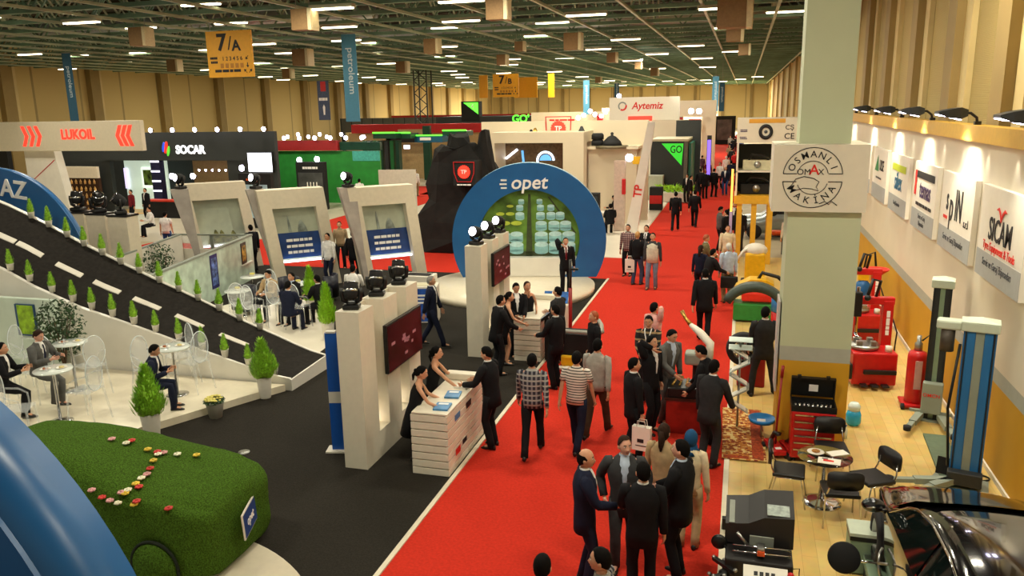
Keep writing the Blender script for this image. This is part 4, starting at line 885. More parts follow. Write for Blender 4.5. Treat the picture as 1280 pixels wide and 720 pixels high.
# ---- black alignment console (bottom right)
p0=P(945,690,.012)
t=thing('alignment_console','black alignment console with a hooded top and white picture panel at the bottom right','console',(.36,8.60,.012),.0)
CB=mat('console_black','1c1a1a',.45,var=.05)
mb=MB(); mb.rbox(-.36,.36,-.32,.42,.0,.78,.02); obj('cabinet',mb,CB,t)
mb=MB(); mb.ring([[(x,.0,z0),(x,.48,z0+.02),(x,.48,z1+.12),(x,.02,z1)] for x,z0,z1 in((-.37,.80,1.02),(-.12,.80,1.05),(.05,.80,1.14),(.37,.80,1.16))],False); h=obj('hood',mb,CB,t)
mb=MB(); mb.at(M.Translation((.2,.05,1.155))@M.Rotation(.24,4,'X')).box(-.12,.12,.0,.18,.0,.012); obj('grey_label',mb,mat('label_grey','9aa6a0',.4,var=.15,scale=20),h)
mb=MB(); mb.at(M.Translation((-.33,.03,1.03))@M.Rotation(.24,4,'X')).box(0,.06,.0,.38,.0,.01); obj('pale_slot',mb,GREYM,h)
mb=MB(); mb.box(-.1,.16,-.02,.0,.80,.92); obj('grey_panel',mb,GREYM,t)
for z,y in((.85,-.12),(.82,-.2)): mb=MB(); mb.cyl((-.28,y,z),(.34,y,z),.012); obj('slide_rail',mb,CHROME,t)
mb=MB(); mb.tube([(-.24,-.08,.98),(-.12,-.12,.86)],.018); obj('lever',mb,STEEL,t)
mb=MB(); mb.rbox(-.02,.06,-.24,-.1,.80,.9,.01); obj('clamp',mb,STEEL,t)
mb=MB(); mb.box(-.02,.06,-.26,-.24,.82,.87); obj('orange_tab',mb,mat('orange_goods','d8541c'),t)
mb=MB(); mb.at(M.Translation((0,-.34,.72))@M.Rotation(.5,4,'X')).box(-.16,.30,-.22,.02,0,.02); pn=obj('picture_panel',mb,PAPER,t)
mb=MB(); mb.at(M.Translation((0,-.34,.72))@M.Rotation(.5,4,'X')); 
for k in range(4): mb.box(-.05+.06*k,-.01+.06*k,-.1-.02*(k%2),-.05,.021,.024)
obj('panel_print',mb,BLKT,pn)
mb=MB(); mb.at(M.Translation((0,-.34,.72))@M.Rotation(.5,4,'X')).box(-.16,.30,-.34,-.22,0,.02); obj('blue_panel',mb,mat('navy_panel','2a2f6a',.4,var=.03),t)
mb=MB(); mb.sph((.33,-.40,.72),.035,10,7); obj('red_knob',mb,REDP,t)
for k in range(3): mb=MB(); mb.tube([(.36,.1-.2*k,.5),(.46,.1-.2*k,.52),(.46,.1-.2*k,.35),(.36,.1-.2*k,.33)],.006,5); obj('wire_hook',mb,BLACK,t)
t=thing('wheel_clamp_stack','pile of black wheel clamp sensors with a round head on a stalk beside the console','sensors',(.0,8.3,.012))
mb=MB(); mb.lathe([(.1,0),(.08,.3),(.06,.6)],14); obj('pedestal',mb,BLACK,t)
for k in range(4):
    a=.8*k; mb=MB(); mb.bar((-.16*cos(a),-.16*sin(a),.52+.05*k),(.16*cos(a),.16*sin(a),.54+.05*k),.05,.04); c=obj('clamp_arm',mb,BLACK,t)
    for s in(-1,1): mb=MB(); mb.sph((s*.16*cos(a),s*.16*sin(a),.55+.05*k),.025,8,6); obj('claw_tip',mb,STEEL,c)
mb=MB(); mb.tube([(.05,.05,.6),(.03,.2,.75),(-.05,.3,.80)],.014); obj('stalk',mb,BLACK,t)
mb=MB(); mb.sph((-.07,.28,.80),(.09,.05,.09),14,9); obj('round_head',mb,BLACK,t)
mb=MB(); mb.rbox(-.02,.06,-.05,.05,0,.16,.01); tag(obj('socket_box',mb,BLACK,None,tuple(P(904,660,.03))),'small black power socket box on the pale floor edge','socket box')
# ---- black hatchback on alignment lift
BK=mat('car_black_paint','0c0c0e',.12,.0,var=0,coat=1,spec=.6)
LIFTZ=.30
t=thing('black_car','glossy black hatchback with a wheel target on it at the bottom right corner','car',(2.62,8.15,.0))
# stations along Y (front = +Y): y, half width low, half width belt, z bottom, z belt, half width roof, z roof
ST=[(2.22,.55,.58,.55,.80,.45,.84),(2.12,.74,.76,.45,.92,.60,.96),(1.85,.84,.84,.42,1.02,.72,1.08),(1.35,.88,.87,.40,1.10,.80,1.15),(1.02,.89,.88,.40,1.14,.82,1.18),(.55,.89,.88,.40,1.16,.70,1.50),(.15,.89,.88,.40,1.17,.64,1.66),(-.5,.89,.88,.40,1.19,.63,1.72),(-1.2,.88,.87,.40,1.20,.62,1.68),(-1.75,.84,.84,.45,1.18,.58,1.52),(-2.0,.7,.72,.5,1.1,.5,1.2)]
def carring(y,wl,wb,zb,zw,wr,zr,n=0):
    half=[(wl*.9,zb),(wl,zb+.12),(wl,lerp(zb,zw,.55)),(wb,zw-.06),(wb*.985,zw),(lerp(wb,wr,.55),lerp(zw,zr,.60)),(wr*1.0,zr-.05),(wr*.86,zr),(wr*.45,zr+.025)]
    return [(x,y,z) for x,z in half]+[(0,y,zr+.03)]+[(-x,y,z) for x,z in reversed(half)]
rg=[carring(*s) for s in ST]
mb=MB(); mb.ring(rg,True); body=obj('body_shell',mb,BK,t,subs=1)
GD=mat('tinted_glass','0a1412',.04,var=0,spec=.8)
# windshield
mb=MB(); R_=[]
for (a,b,f) in ((4,4,0),(4,5,.1),(4,5,.5),(4,5,.97)):
    s=[lerp(ST[a][i],ST[b][i],f) for i in range(7)]; R_.append([( (s[5]-.03)*u,s[0]+.02+.05*(1-u*u),s[6]+.022-.015*u*u) for u in(-1,-.6,-.2,.2,.6,1)])
s5=ST[5]; s6=ST[6]
R_.append([((s6[5]-.05)*u,s6[0]+.12+.05*(1-u*u),lerp(s5[6],s6[6],.75)+.03) for u in(-1,-.6,-.2,.2,.6,1)])
mb.ring(R_,True,False,False); obj('windshield',mb,GD,t)
for sx in(-1,1):
    def wp(yi,f,off=.022):
        # point on the greenhouse side: yi fractional station, f 0 belt..1 roof
        i=int(yi); fr=yi-i; s=[lerp(ST[i][k],ST[min(i+1,10)][k],fr) for k in range(7)]
        return V((sx*(lerp(s[2]*.985,s[5],f)+off),s[0],lerp(s[4],s[6]-.05,f)))
    mb=MB(); mb.ring([[wp(y,lo_) ,wp(y,lerp(lo_,hi,.5)),wp(y,hi)] for y,lo_,hi in((4.15,.1,.2),(4.6,.08,.75),(5,.08,.86),(5.6,.08,.9),(6.4,.08,.92),(7.0,.08,.92))],True,False,False); obj('door_window',mb,GD,t)
    mb=MB(); mb.ring([[wp(y,.08),wp(y,.5),wp(y,hi)] for y,hi in((7.08,.92),(7.6,.9),(8.2,.85))],True,False,False); obj('rear_window',mb,GD,t)
    mb=MB(); mb.tube([wp(4.0,.05,.03),wp(4.3,.5,.03),wp(4.6,.82,.035),wp(5,.93,.035),wp(5.6,.97,.035),wp(6.4,.98,.03),wp(7.4,.98,.03),wp(8.2,.93,.03)],.012,6); obj('window_trim',mb,CHROME,t)
    mb=MB(); mb.rbox(-.1,.1,-.06,.06,-.06,.06,.05,3); 
    mb2=MB(); mb2.sph((sx*1.02,.98,1.2),(.13,.07,.085),14,9); mb2.tube([(sx*.88,.95,1.15),(sx*.95,.97,1.17)],.03); mi=obj('door_mirror',mb2,BK,t)
    mb2=MB(); mb2.cyl((sx*.94,.93,1.2),(sx*1.1,.905,1.2),.008); obj('mirror_line',mb2,CHROME,mi)
    for yy in(1.35,-1.25):
        w=wheel_thing('car_wheel','x',(0,0,0),(0,0,0),.32,.2)
        ks=kids(w)
        mbw=MB()
        for k_ in ks: k_.parent=t; k_.location=(sx*.82,yy,.62); k_.rotation_euler=(0,0,-sx*PI/2 if sx<0 else PI/2); k_.name='wheel_'+k_.name.split('.')[0]
        bpy.data.objects.remove(w)
    mb=MB(); mb.sph((sx*.62,2.07,.86),(.16,.10,.07),12,8); obj('headlight',mb,mat('headlight_glass','c8d0d4',.08,var=0),t)
mb=MB(); mb.rbox(-.22,.22,-.1,.1,1.1,1.3,.05); mb.at(M.Translation((-.28,.2,0))); obj('seat_headrest',mb,GREYM,t)
# alignment target on the near front wheel
t=thing('wheel_target','round black alignment target disc held out from the black car front wheel','alignment target',tuple(P(1055,697,.72)))
mb=MB(); mb.at(M.Rotation(math.radians(65),4,'X')).lathe([(.01,-.015),(.16,-.02),(.175,.0),(.16,.02),(.01,.015)],28); obj('disc',mb,mat('matte_black_disc','0e0e10',.8,var=.03),t)
mb=MB(); mb.cyl((.14,0,-.02),(.34,.02,-.03),.014); obj('stub_shaft',mb,CHROME,t)
for k in range(3):
    a=2.1*k+.5; mb=MB(); mb.tube([(.36,.02,-.03),(.38,.02+.12*cos(a),-.03+.12*sin(a)),(.42,.02+.2*cos(a),-.03+.2*sin(a))],.016); obj('claw',mb,STEEL,t)
for i,(x,l) in enumerate(((1.83,'left'),(3.42,'right'))):
    t=thing('lift_platform','green-grey alignment lift platform under the %s wheels of the black car'%l,'lift platform',(x,8.3,.0))
    mb=MB(); mb.rbox(-.21,.21,-2.3,1.75,.2,.30,.01); obj('runway',mb,LGR,t)
    mb=MB(); mb.box(-.19,.19,-2.2,1.7,.02,.2); obj('scissor_base',mb,LD,t)
    mb=MB(); mb.box(-.2,.2,1.2,1.6,.301,.308); obj('turn_plate',mb,STEEL,t)
t=thing('alignment_cabinet','low green-grey cabinet with a dark band left of the black car','cabinet',tuple(P(1078,720,.012)))
mb=MB(); mb.rbox(-.17,.2,.0,.35,.02,.52,.01); obj('cabinet_body',mb,LGR,t); mb=MB(); mb.box(-.175,.205,-.004,.36,.46,.52); obj('dark_band',mb,BLACK,t); mb=MB(); mb.box(-.18,.21,-.01,.36,.52,.56); obj('lid',mb,LC,t)
# ================================================================ STRIPED-ARCH FUEL STAND (left, black carpet)
RB=mat('arch_blue','1f5c96',.35,var=.05,scale=1.5); RIM=mat('arch_rim_reflection','7fa6b8',.4,var=.03); RIN=mat('arch_inner','1a2738',.5,var=.03)  # RIM: blue rim with reflected light put into a lighter teal
def arch(name,label,c,ang,R,r,z0,depth,zf=0.0,rim=None):
    t=thing(name,label,'arch',(c[0],c[1],zf),ang)
    z=z0-zf; ao=math.asin(max(-1,-z/R)); ai=math.asin(max(-1,-z/r)); n=64
    O=[(R*cos(lerp(ao,PI-ao,k/n)),z+R*sin(lerp(ao,PI-ao,k/n))) for k in range(n+1)]
    I=[(r*cos(lerp(ai,PI-ai,k/n)),z+r*sin(lerp(ai,PI-ai,k/n))) for k in range(n+1)]
    mb=MB(); mb.ring([[(O[k][0],0,O[k][1]),(I[k][0],0,I[k][1]),(I[k][0],.03,I[k][1]),(O[k][0],.03,O[k][1])] for k in range(n+1)],False); obj('face_panel',mb,RB,t)
    mb=MB(); mb.ring([[(O[k][0],.03,O[k][1]),(O[k][0]*.985,.03,z+(O[k][1]-z)*.985),(O[k][0]*.985,depth,z+(O[k][1]-z)*.985),(O[k][0],depth,O[k][1])] for k in range(n+1)],False)
    for i_ in range(len(mb.sm)): mb.sm[i_]=True
    obj('outer_rim',mb,rim or RIM,t)
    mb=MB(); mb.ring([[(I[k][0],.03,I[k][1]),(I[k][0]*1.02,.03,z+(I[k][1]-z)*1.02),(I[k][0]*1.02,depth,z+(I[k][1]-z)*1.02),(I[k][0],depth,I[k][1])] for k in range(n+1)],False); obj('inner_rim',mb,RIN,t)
    return t
oa=arch('picture_arch','big blue round arch with white opet lettering around a picture of green tank farms',(-6.62,25.0),math.radians(12),2.52,1.66,1.42,.45,.2)
def opet(mb,size):
    TM(mb,'opet',size,M.Translation((.12,0,0)),.012,.014,'CENTER',1.02,.15)
    for k in range(3): mb.box(-size*1.32-.04*size*k*0+.06*size*abs(k-1),-size*.95,(-.28+.2*k)*size-.01,(-.28+.2*k)*size+.07*size,-.012,.012)
mb=MB(); mb.at(front((-.1,-.014,3.25-.2+.05))); opet(mb,.62); obj('name_lettering',mb,WHT,oa)
pic=mat('tank_farm_print','5c8430',.45,var=.3,scale=2.2)
mb=MB(); r=1.66; z=1.22; pts=[(r*cos(a),z+r*sin(a)) for a in [lerp(math.radians(-22),math.radians(202),k/40) for k in range(41)]]
mb.prism(pts,lambda a,b:(a,.36,b),lambda a,b:(a,.40,b)); pb=obj('picture_board',mb,pic,oa)
TK=mat('tank_print','c4ecee',.5,var=.05); TKS=mat('tank_side_print','96d0d4',.5,var=.05); TKY=mat('tank_lime_print','bcd048',.5,var=.05); RDP=mat('road_print','3e4a2c',.6,var=.1)
mb=MB(); mb.prism([(-.12,.62),(-.02,2.7),(.06,2.7),(.10,.62)],lambda a,b:(a,.354,b),lambda a,b:(a,.359,b)); mb.prism([(-1.55,.62),(-1.5,.8),(1.5,.8),(1.5,.62)],lambda a,b:(a,.354,b),lambda a,b:(a,.359,b)); mb.prism([(.62,2.6),(1.48,1.4),(1.56,1.4),(.66,2.62)],lambda a,b:(a,.354,b),lambda a,b:(a,.359,b)); obj('road_print',mb,RDP,pb)
for row,(zz,w) in enumerate(((.98,.23),(1.33,.22),(1.70,.19),(2.02,.15),(2.28,.12),(2.48,.10))):
    w*=1.2
    for cx in ((-1.25,-.85,-.42,.40,.86,1.30) if row<2 else (-1.2,-.80,-.42,.40,.82,1.2) if row==2 else (-.95,-.62,-.30,.38,.72,1.02) if row<5 else (-.5,-.25,.35)):
        if cx*cx+(zz-1.22+.1)**2>1.42**2: continue
        lime=cx<-.3 and row>1
        if row>0 and cx==-1.05 and row<2: lime=False
        mb=MB(); mb.prism([(cx-w*.8,zz-w*.7),(cx-w*.8,zz+w*.2),(cx+w*.8,zz+w*.2),(cx+w*.8,zz-w*.7)],lambda a,b:(a,.35,b),lambda a,b:(a,.353,b))
        mb.prism([(cx+w*.8*cos(a),zz-w*.7+w*.3*sin(a)) for a in [2*PI*k/16 for k in range(16)]],lambda a,b:(a,.35,b),lambda a,b:(a,.353,b))
        if not lime: o_=obj('tank_side_print',mb,TKS,pb)
        mb=MB(); mb.prism([(cx+w*.8*cos(a),zz+w*.2+w*.32*sin(a)) for a in [2*PI*k/16 for k in range(16)]],lambda a,b:(a,.345,b),lambda a,b:(a,.349,b)); obj('tank_top_print',mb,TKY if lime else TK,pb)
mb=MB(); mb.rbox(-1.6,1.6,.06,.42,.0,.64,.02); obj('podium',mb,WHITE2,oa)
mb=MB(); mb.lathe([(2.65,0),(2.65,.2),(.01,.2)],64); st=obj('round_stage',mb,mat('stage_white','ece2ca',.3,var=.02),None,(-6.93,23.9,0)); tag(st,'low round white stage under the blue picture arch','stage')
ga=arch('lettered_arch','blue round arch ending in the letters AZ behind the top of the road ramp',(-18.35,16.0),0,2.75,1.85,1.68,.16,rim=RB)
mb=MB(); mb.at(front((.80,-.014,3.86))@M.Rotation(-.12,4,'Z')); TM(mb,'AZ',.62,M.Translation((-.1,0,0)),.012,.02,'CENTER',1.0); obj('name_lettering',mb,WHT,ga)
na=arch('foreground_arch','huge blue round arch in the near left corner in front of the grass car',(-5.82,3.19),math.radians(-5),2.76,1.9,1.70,.5,rim=RB)
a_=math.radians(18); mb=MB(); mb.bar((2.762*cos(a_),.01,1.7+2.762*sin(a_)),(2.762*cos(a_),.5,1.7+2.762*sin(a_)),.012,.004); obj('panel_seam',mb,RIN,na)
# ---- white light towers
TVS=mat('screen_picture','2c0c14',.25,var=.45,scale=3,emit=.08); LENS=mat('moving_head_lens','f6f2ff',.2,var=0,emit=12)
def moving_head(name,label,loc,rz,tilt,lit,s=1.0,group='moving head spotlights'):
    t=thing(name,label,'spotlight',loc,rz,group); t.scale=(s,s,s)
    mb=MB(); mb.rbox(-.17,.17,-.15,.15,0,.10,.03); mb.lathe([(.11,.1),(.09,.14)],16); obj('base',mb,BLACK,t)
    for sx in(-1,1): mb=MB(); mb.tube([(sx*.08,0,.14),(sx*.17,0,.18),(sx*.19,0,.32),(sx*.18,0,.42)],[(.03,.05)]*4,8); obj('yoke',mb,BLACK,t)
    T=M.Translation((0,0,.36))@M.Rotation(tilt,4,'X')
    mb=MB(); mb.at(T); mb.lathe([(.02,-.17),(.11,-.15),(.15,-.05),(.155,.08),(.14,.17)],20); h=obj('head',mb,BLACKM,t)
    mb=MB(); mb.at(T); mb.lathe([(.15,.165),(.15,.18),(.125,.18)],20,cap=False); obj('bezel',mb,CHROME if not lit else BLACK,h)
    mb=MB(); mb.at(T); mb.lathe([(.126,.172),(.02,.185)],20); obj('lens',mb,LENS if lit else BLACK,h)
    mb=MB(); mb.at(T); mb.ring([[(R_*cos(a),R_*sin(a),zz) for a in [PI*1.15+PI*.7*k/14 for k in range(15)]] for R_,zz in((.158,-.02),(.168,.0),(.158,.03))],True,False,False); obj('silver_band',mb,CHROME,h)
    return t
TWH=mat('tower_white','ddd6c2',.45,var=.015)
def tower(x0,x1,ys,fin,h,label,sc):
    t=thing('light_tower',label,'light tower',((x0+x1)/2,ys[0],.006)); w=(x1-x0)/2; L=ys[-1]+fin-ys[0]
    mb=MB(); mb.box(-w,w,0,L,0,.46); obj('base',mb,TWH,t)
    mb=MB(); mb.box(-w,-w+.06,.02,L-.02,.46,h-.03); obj('back_panel',mb,TWH,t)
    for y in ys: mb=MB(); mb.box(-w,w,y-ys[0],y-ys[0]+fin,.461,h); obj('fin',mb,TWH,t)
    for y in ys[:-1]: mb=MB(); mb.box(-w+.08,-w+.14,y-ys[0]+fin+.04,ys[1]-ys[0]+y-ys[0]-.04,.462,.50); obj('led_strip',mb,mat('led_strip','fff0dc',.4,var=0,emit=9),t)
    return t
t1=tower(-6.02,-5.62,(10.86,11.78,12.70),.52,2.62,'white three-finned light tower with a slanted screen, nearest to the camera',1)
t2=tower(-6.0,-5.62,(16.95,17.85,18.75),.5,2.62,'white three-finned light tower with three shining spotlights before the picture arch',1)
def screen(name,label,x,y0,y1,z0,z1):
    t=thing(name,label,'screen',(x,(y0+y1)/2,(z0+z1)/2)); w=(y1-y0)/2; h=(z1-z0)/2
    mb=MB(); mb.rbox(-.05,.02,-w,w,-h,h,.012); obj('casing',mb,BLACK,t)
    mb=MB(); mb.box(.021,.024,-w+.03,w-.03,-h+.03,h-.03); dp=obj('display',mb,TVS,t)
    rnd=random.Random(int(y0*10))
    for k in range(9): a_=-w+.15+(2*w-.4)*rnd.random(); b_=-h+.1+(2*h-.3)*rnd.random(); mb=MB(); mb.box(.024,.027,a_,a_+.07+.1*rnd.random(),b_,b_+.05); obj('menu_mark',mb,mat('menu_rose','a06a70',.3,var=.1,emit=.15),dp)
    return t
screen('wall_screen','flat screen with a dark red menu on the side of the nearest white light tower',-5.54,11.62,13.12,1.38,2.22)
screen('wall_screen','flat screen with a red and blue picture on the second white light tower',-5.54,17.6,19.0,1.55,2.35)
for i,y in enumerate((11.1,12.02,12.94)): moving_head('moving_head','black moving head spotlight with silver band, %s on the near white tower'%('first','middle one','last')[i],(-5.85,y,2.628),.3,math.radians(-25),False,.78)
for i,y in enumerate((17.2,18.1,19.0)): moving_head('moving_head','black moving head spotlight shining white, %s on the second white tower'%('left one','middle one','right one')[i],(-5.8,y,2.628),-.3,math.radians(78),True,.82)
# ---- slatted white counters
SLAT=mat('slat_white','e2dac6',.45,var=.02)
def counter(x0,x1,y0,y1,h,label):
    t=thing('slatted_counter',label,'counter',((x0+x1)/2,y0,.006)); w=(x1-x0)/2; L=y1-y0; n=8; sh=(h-.03)/n
    for k in range(n):
        z=k*sh; mb=MB(); mb.rbox(w-.05,w,0,L,z+.006,z+sh-.012,.004); mb.rbox(-w,w-.05,0,.05,z+.006,z+sh-.012,.004); mb.rbox(-w,w-.05,L-.05,L,z+.006,z+sh-.012,.004); obj('slat',mb,SLAT,t)
    mb=MB(); mb.box(-w+.06,w-.06,.06,L-.06,0,h-.05); obj('core',mb,mat('counter_core','8a8474',.6,var=.02),t)
    mb=MB(); mb.rbox(-w+.02,w,.0,L,h-.03,h,.006); obj('worktop',mb,SLAT,t)
    mb=MB(); mb.rbox(-w,w,L-.2,L,h,h+.12,.02); obj('end_box',mb,SLAT,t)
    return t
c1=counter(-4.86,-4.24,10.92,12.68,1.05,'white slatted information counter with red marks, nearest at the carpet edge')
mb=MB(); mb.at(facee((.315,.42,.28))); bars(mb,1,.11,.1,.24,2); obj('red_lettering',mb,REDT,c1)
mb=MB(); mb.at(facee((.315,.75,.32))); bars(mb,1,.08,.1,.2,3); obj('black_lettering',mb,BLKT,c1)
mb=MB(); mb.at(facee((.315,1.0,.86))); mb.box(-.12,.12,-.05,.06,0,.004); obj('dark_mark',mb,BLKT,c1)
mb=MB(); mb.at(facee((.315,.45,.86))); mb.box(-.12,.12,-.05,.05,0,.004); obj('blue_mark',mb,mat('brochure_blue','4a86b8',.4,var=.1),c1)
c2=counter(-4.86,-4.24,16.9,18.9,1.02,'white slatted counter with two tilted tablets, behind the checked shirt')
BRB=mat('brochure_blue','4a86b8',.4,var=.1)
for i,(x,y,r,l) in enumerate(((-4.42,11.2,.1,'nearest stack of blue brochures on the white counter'),(-4.44,11.75,.15,'second stack of blue brochures on the white counter'),(-4.40,12.2,-.2,'pale brochure by the writing person on the white counter'))):
    t=sheet('brochure_stack',l,'brochures',(x,y,1.057),.24,.3,r,BRB if i<2 else PAPER,.03,[('cover_print',WHT,(-.08,.08,.05,.11))])
for i,y in enumerate((17.1,17.55)):
    t=thing('tablet_stand','black slanted tablet stand, %s one at the middle counter'%('nearer','farther')[i],'tablet stand',(-4.12,y,.006))
    mb=MB(); mb.box(-.05,.05,-.07,.07,0,1.0); obj('post',mb,BLACK,t); mb=MB(); mb.at(M.Translation((0,0,1.05))@M.Rotation(-.7,4,'Y')).rbox(-.25,.25,-.1,.1,-.03,.03,.01); tt=obj('tablet',mb,BLACK,t)
    mb=MB(); mb.at(M.Translation((0,0,1.05))@M.Rotation(-.7,4,'Y')).box(-.2,.2,-.06,.06,.031,.034); obj('display',mb,mat('tablet_display','aab4c4',.2,var=.1,emit=.4),tt)
t=thing('red_post','dark red and black pole standing beside the middle counter','post',tuple(P(713,423,.006)))
mb=MB(); mb.cyl((0,0,0),(0,0,1.3),.045); obj('red_pole',mb,mat('dark_red_bar','8c1418'),t); mb=MB(); mb.cyl((0,0,1.3),(0,0,2.0),.035); mb.box(-.02,.2,-.03,.03,1.75,1.8); obj('black_pole',mb,BLACK,t)
t=thing('rail_kiosk','black kiosk with a thick grey padded rail at the carpet edge','kiosk',tuple(P(727,468,.006)))
mb=MB(); mb.rbox(-.42,.35,-.2,.3,.0,.95,.02); obj('kiosk_body',mb,BLACKM,t); mb=MB(); mb.tube([(-.42,-.22,1.02),(.35,-.26,1.02),(.48,-.2,1.04),(.40,.15,1.1),(.3,.4,1.12)],.045); obj('padded_rail',mb,mat('rail_grey','9a978c',.5,var=.04),t)
mb=MB(); mb.rbox(-.4,-.12,-.3,-.2,.25,.5,.05); obj('yellow_bag',mb,YELP,t); mb=MB(); mb.rbox(-.45,.0,-.36,-.22,.2,.25,.01); obj('white_shelf',mb,WHITE,t)
t=thing('magazine_rack','tilted rack of blue and orange magazines at the end of the middle counter','magazine rack',(-4.5,19.6,.006))
mb=MB(); mb.rbox(-.35,.35,-.1,.1,0,.7,.02); obj('rack_body',mb,WHITE,t)
for k,c in enumerate(('2a6cc0','d8862a','2a6cc0')): mb=MB(); mb.at(M.Translation((-.22+.22*k,0,.72))@M.Rotation(-.6,4,'X')).box(-.1,.1,-.02,.0,0,.32); obj('magazine',mb,mat('magazine_'+c,c,.4,var=.15,scale=12),t)
# blue pylon
t=thing('pylon','slim blue upright pylon with a white stripe left of the nearest light tower','pylon',tuple(P(424,563,.006)),.25)
mb=MB(); mb.box(-.10,.10,-.05,.05,.04,.88).box(-.10,.10,-.05,.05,1.08,2.1); obj('blue_board',mb,mat('pylon_blue','1b56b0',.35,var=.03),t); mb=MB(); mb.box(-.101,.101,-.051,.051,.88,1.08); obj('white_stripe',mb,WHITE,t); mb=MB(); mb.box(-.08,.08,-.06,.05,2.1,2.13); obj('pale_top',mb,WHITE,t); mb=MB(); mb.rbox(-.2,.16,-.14,.14,0,.04,.01); obj('foot',mb,WHITE,t)
# leaflet box (white with blue picture)
t=thing('leaflet_box','white leaflet box with a blue picture front behind the walking grey-haired person','display box',tuple(P(532,400,.006)),.25)
mb=MB(); mb.rbox(-.38,.38,-.3,.3,0,1.0,.01); obj('box',mb,WHITE,t); mb=MB(); mb.box(-.34,.34,-.306,-.301,.04,.95); f=obj('blue_picture',mb,mat('picture_blue','2c58b0',.4,var=.25,scale=5),t)
for k in range(3): mb=MB(); mb.box(-.28,.1+.06*k,-.31,-.307,.74-.1*k,.79-.1*k); obj('white_lettering',mb,WHT,f)
mb=MB(); mb.cyl((.12,-.307,.5),(.12,-.312,.5),.06,n=14); obj('orange_spot',mb,mat('orange_goods','d8541c'),f)
mb=MB(); mb.box(-.3,.3,-.2,.2,1.0,1.012); obj('open_top',mb,mat('beige_casing','c9c2a0'),t)
# low table with dark boxes behind
t=thing('low_case','low white case with a dark open top behind the leaflet box','case',tuple(P(525,362,.006)))
mb=MB(); mb.rbox(-.5,.5,-.3,.3,0,.5,.02); obj('case_body',mb,WHITE,t); mb=MB(); mb.box(-.4,.4,-.2,.2,.5,.51); obj('dark_inlay',mb,BLACKM,t)
# ---------------------------------------------------------------- road ramp
NE=[(-22,3.6),(-19,3.05),(-17.2,2.65),(-16.1,2.33),(-15.2,1.92),(-14,1.5),(-13,1.26),(-12,1.0),(-11,.73),(-10,.48),(-9.3,.30),(-8.85,.25)]
FE=[(-22,5.0),(-19,4.2),(-17.1,3.54),(-16.1,3.13),(-15.2,2.72),(-14.1,2.27),(-13.1,1.87),(-12,1.46),(-11,1.05),(-10,.69),(-9.3,.42),(-8.85,.32)]
def ip(tab,x):
    for (a,za),(b,zb) in zip(tab,tab[1:]):
        if a<=x<=b: return lerp(za,zb,(x-a)/(b-a))
    return tab[0][1] if x<tab[0][0] else tab[-1][1]
YN,YF=13.9,15.42
xs=[-22+k*.4 for k in range(33)]+[-8.85]
rp_=thing('road_ramp','curved black road ramp with white dashes rising to the left','ramp',(-15,14.6,0))
off=V((-15,14.6,0))
def R3(x,v,dz=0): return V((x,lerp(YN,YF,v),lerp(ip(NE,x),ip(FE,x),v)+dz))-off
mb=MB(); mb.ring([[R3(x,.03),R3(x,.97),R3(x,.97,-.1),R3(x,.03,-.1)] for x in xs],False); obj('road_surface',mb,mat('road_black','24211e',.9,var=.12,scale=12,spec=.2),rp_)
mb=MB(); mb.ring([[R3(x,0,.02),R3(x,.035,.02),R3(x,.035,-R3(x,0).z),V((R3(x,0).x,R3(x,0).y,0))] for x in xs],False); obj('near_side',mb,WHITE2,rp_)
mb=MB(); mb.ring([[R3(x,.965,.02),R3(x,1,.02),V((R3(x,1).x,R3(x,1).y,0)),V((R3(x,.965).x,R3(x,.965).y,0))] for x in xs],False); obj('far_side',mb,WHITE2,rp_)
mb=MB(); a=R3(-8.85,0); b=R3(-8.85,1); mb.add([a,b,V((b.x,b.y,0)),V((a.x,a.y,0)),a+V((.03,0,0)),b+V((.03,0,0)),V((b.x+.03,b.y,0)),V((a.x+.03,a.y,0))],[(0,1,2,3),(4,7,6,5),(0,4,5,1),(1,5,6,2),(2,6,7,3),(3,7,4,0)]); obj('end_board',mb,WHITE2,rp_)
for px,py in ((4,292),(39,317),(88,342),(135,364),(185,387),(238,408),(293,427)):
    p=PY(px,py,14.66); x=p.x
    mb=MB(); mb.ring([[R3(x-.34+.136*k,.45,.012),R3(x-.34+.136*k,.53,.012),R3(x-.34+.136*k,.53,-.01),R3(x-.34+.136*k,.45,-.01)] for k in range(6)],False); obj('road_dash',mb,WHITE,rp_)
# ---- little potted cypresses along both kerbs
LEAF=mat('cypress_leaf','98c83a',.6,var=.22,scale=25); LEAFL=mat('lime_leaf','9cd02a',.55,var=.15,scale=25); LEAFD=mat('dark_leaf','2f4a26',.55,var=.3,scale=12); POT=mat('pot_white','e4dfd2',.35,var=.02); SOIL=mat('soil','3a2a1c',.9,var=.2)
def cypress(mb,z0,h,r,n=420,seed=1,leaf=.05):
    rnd=random.Random(seed); mb.lathe([(r*.6,z0),(r*.75,z0+h*.15),(r*.5,z0+h*.55),(.01,z0+h*.97)],10)
    for i in range(n):
        f=rnd.random()**1.25; z=z0+h*f*.95; rr=r*(1-f)**.8*(.75+.3*rnd.random())*(1 if f>.08 else .8); a=rnd.random()*2*PI
        c=V((rr*cos(a),rr*sin(a),z)); up=V((cos(a)*.35,sin(a)*.35,1)).normalized(); sd=V((-sin(a),cos(a),0)); l=leaf*(.7+.7*rnd.random())
        mb.add([c-sd*l*.28,c+sd*l*.28,c+up*l*1.5+V((cos(a),sin(a),0))*l*.2],[(0,1,2)])
cy=None
def ordn(i): return ('first','second','third','fourth','fifth','sixth','seventh','eighth','ninth','tenth','eleventh','twelfth','thirteenth','fourteenth')[i]
near=[(344,467),(311,459),(282,451),(254,442),(225,432),(196,422),(169,413),(142,401),(116,390),(92,378),(66,366),(38,353),(14,341)]
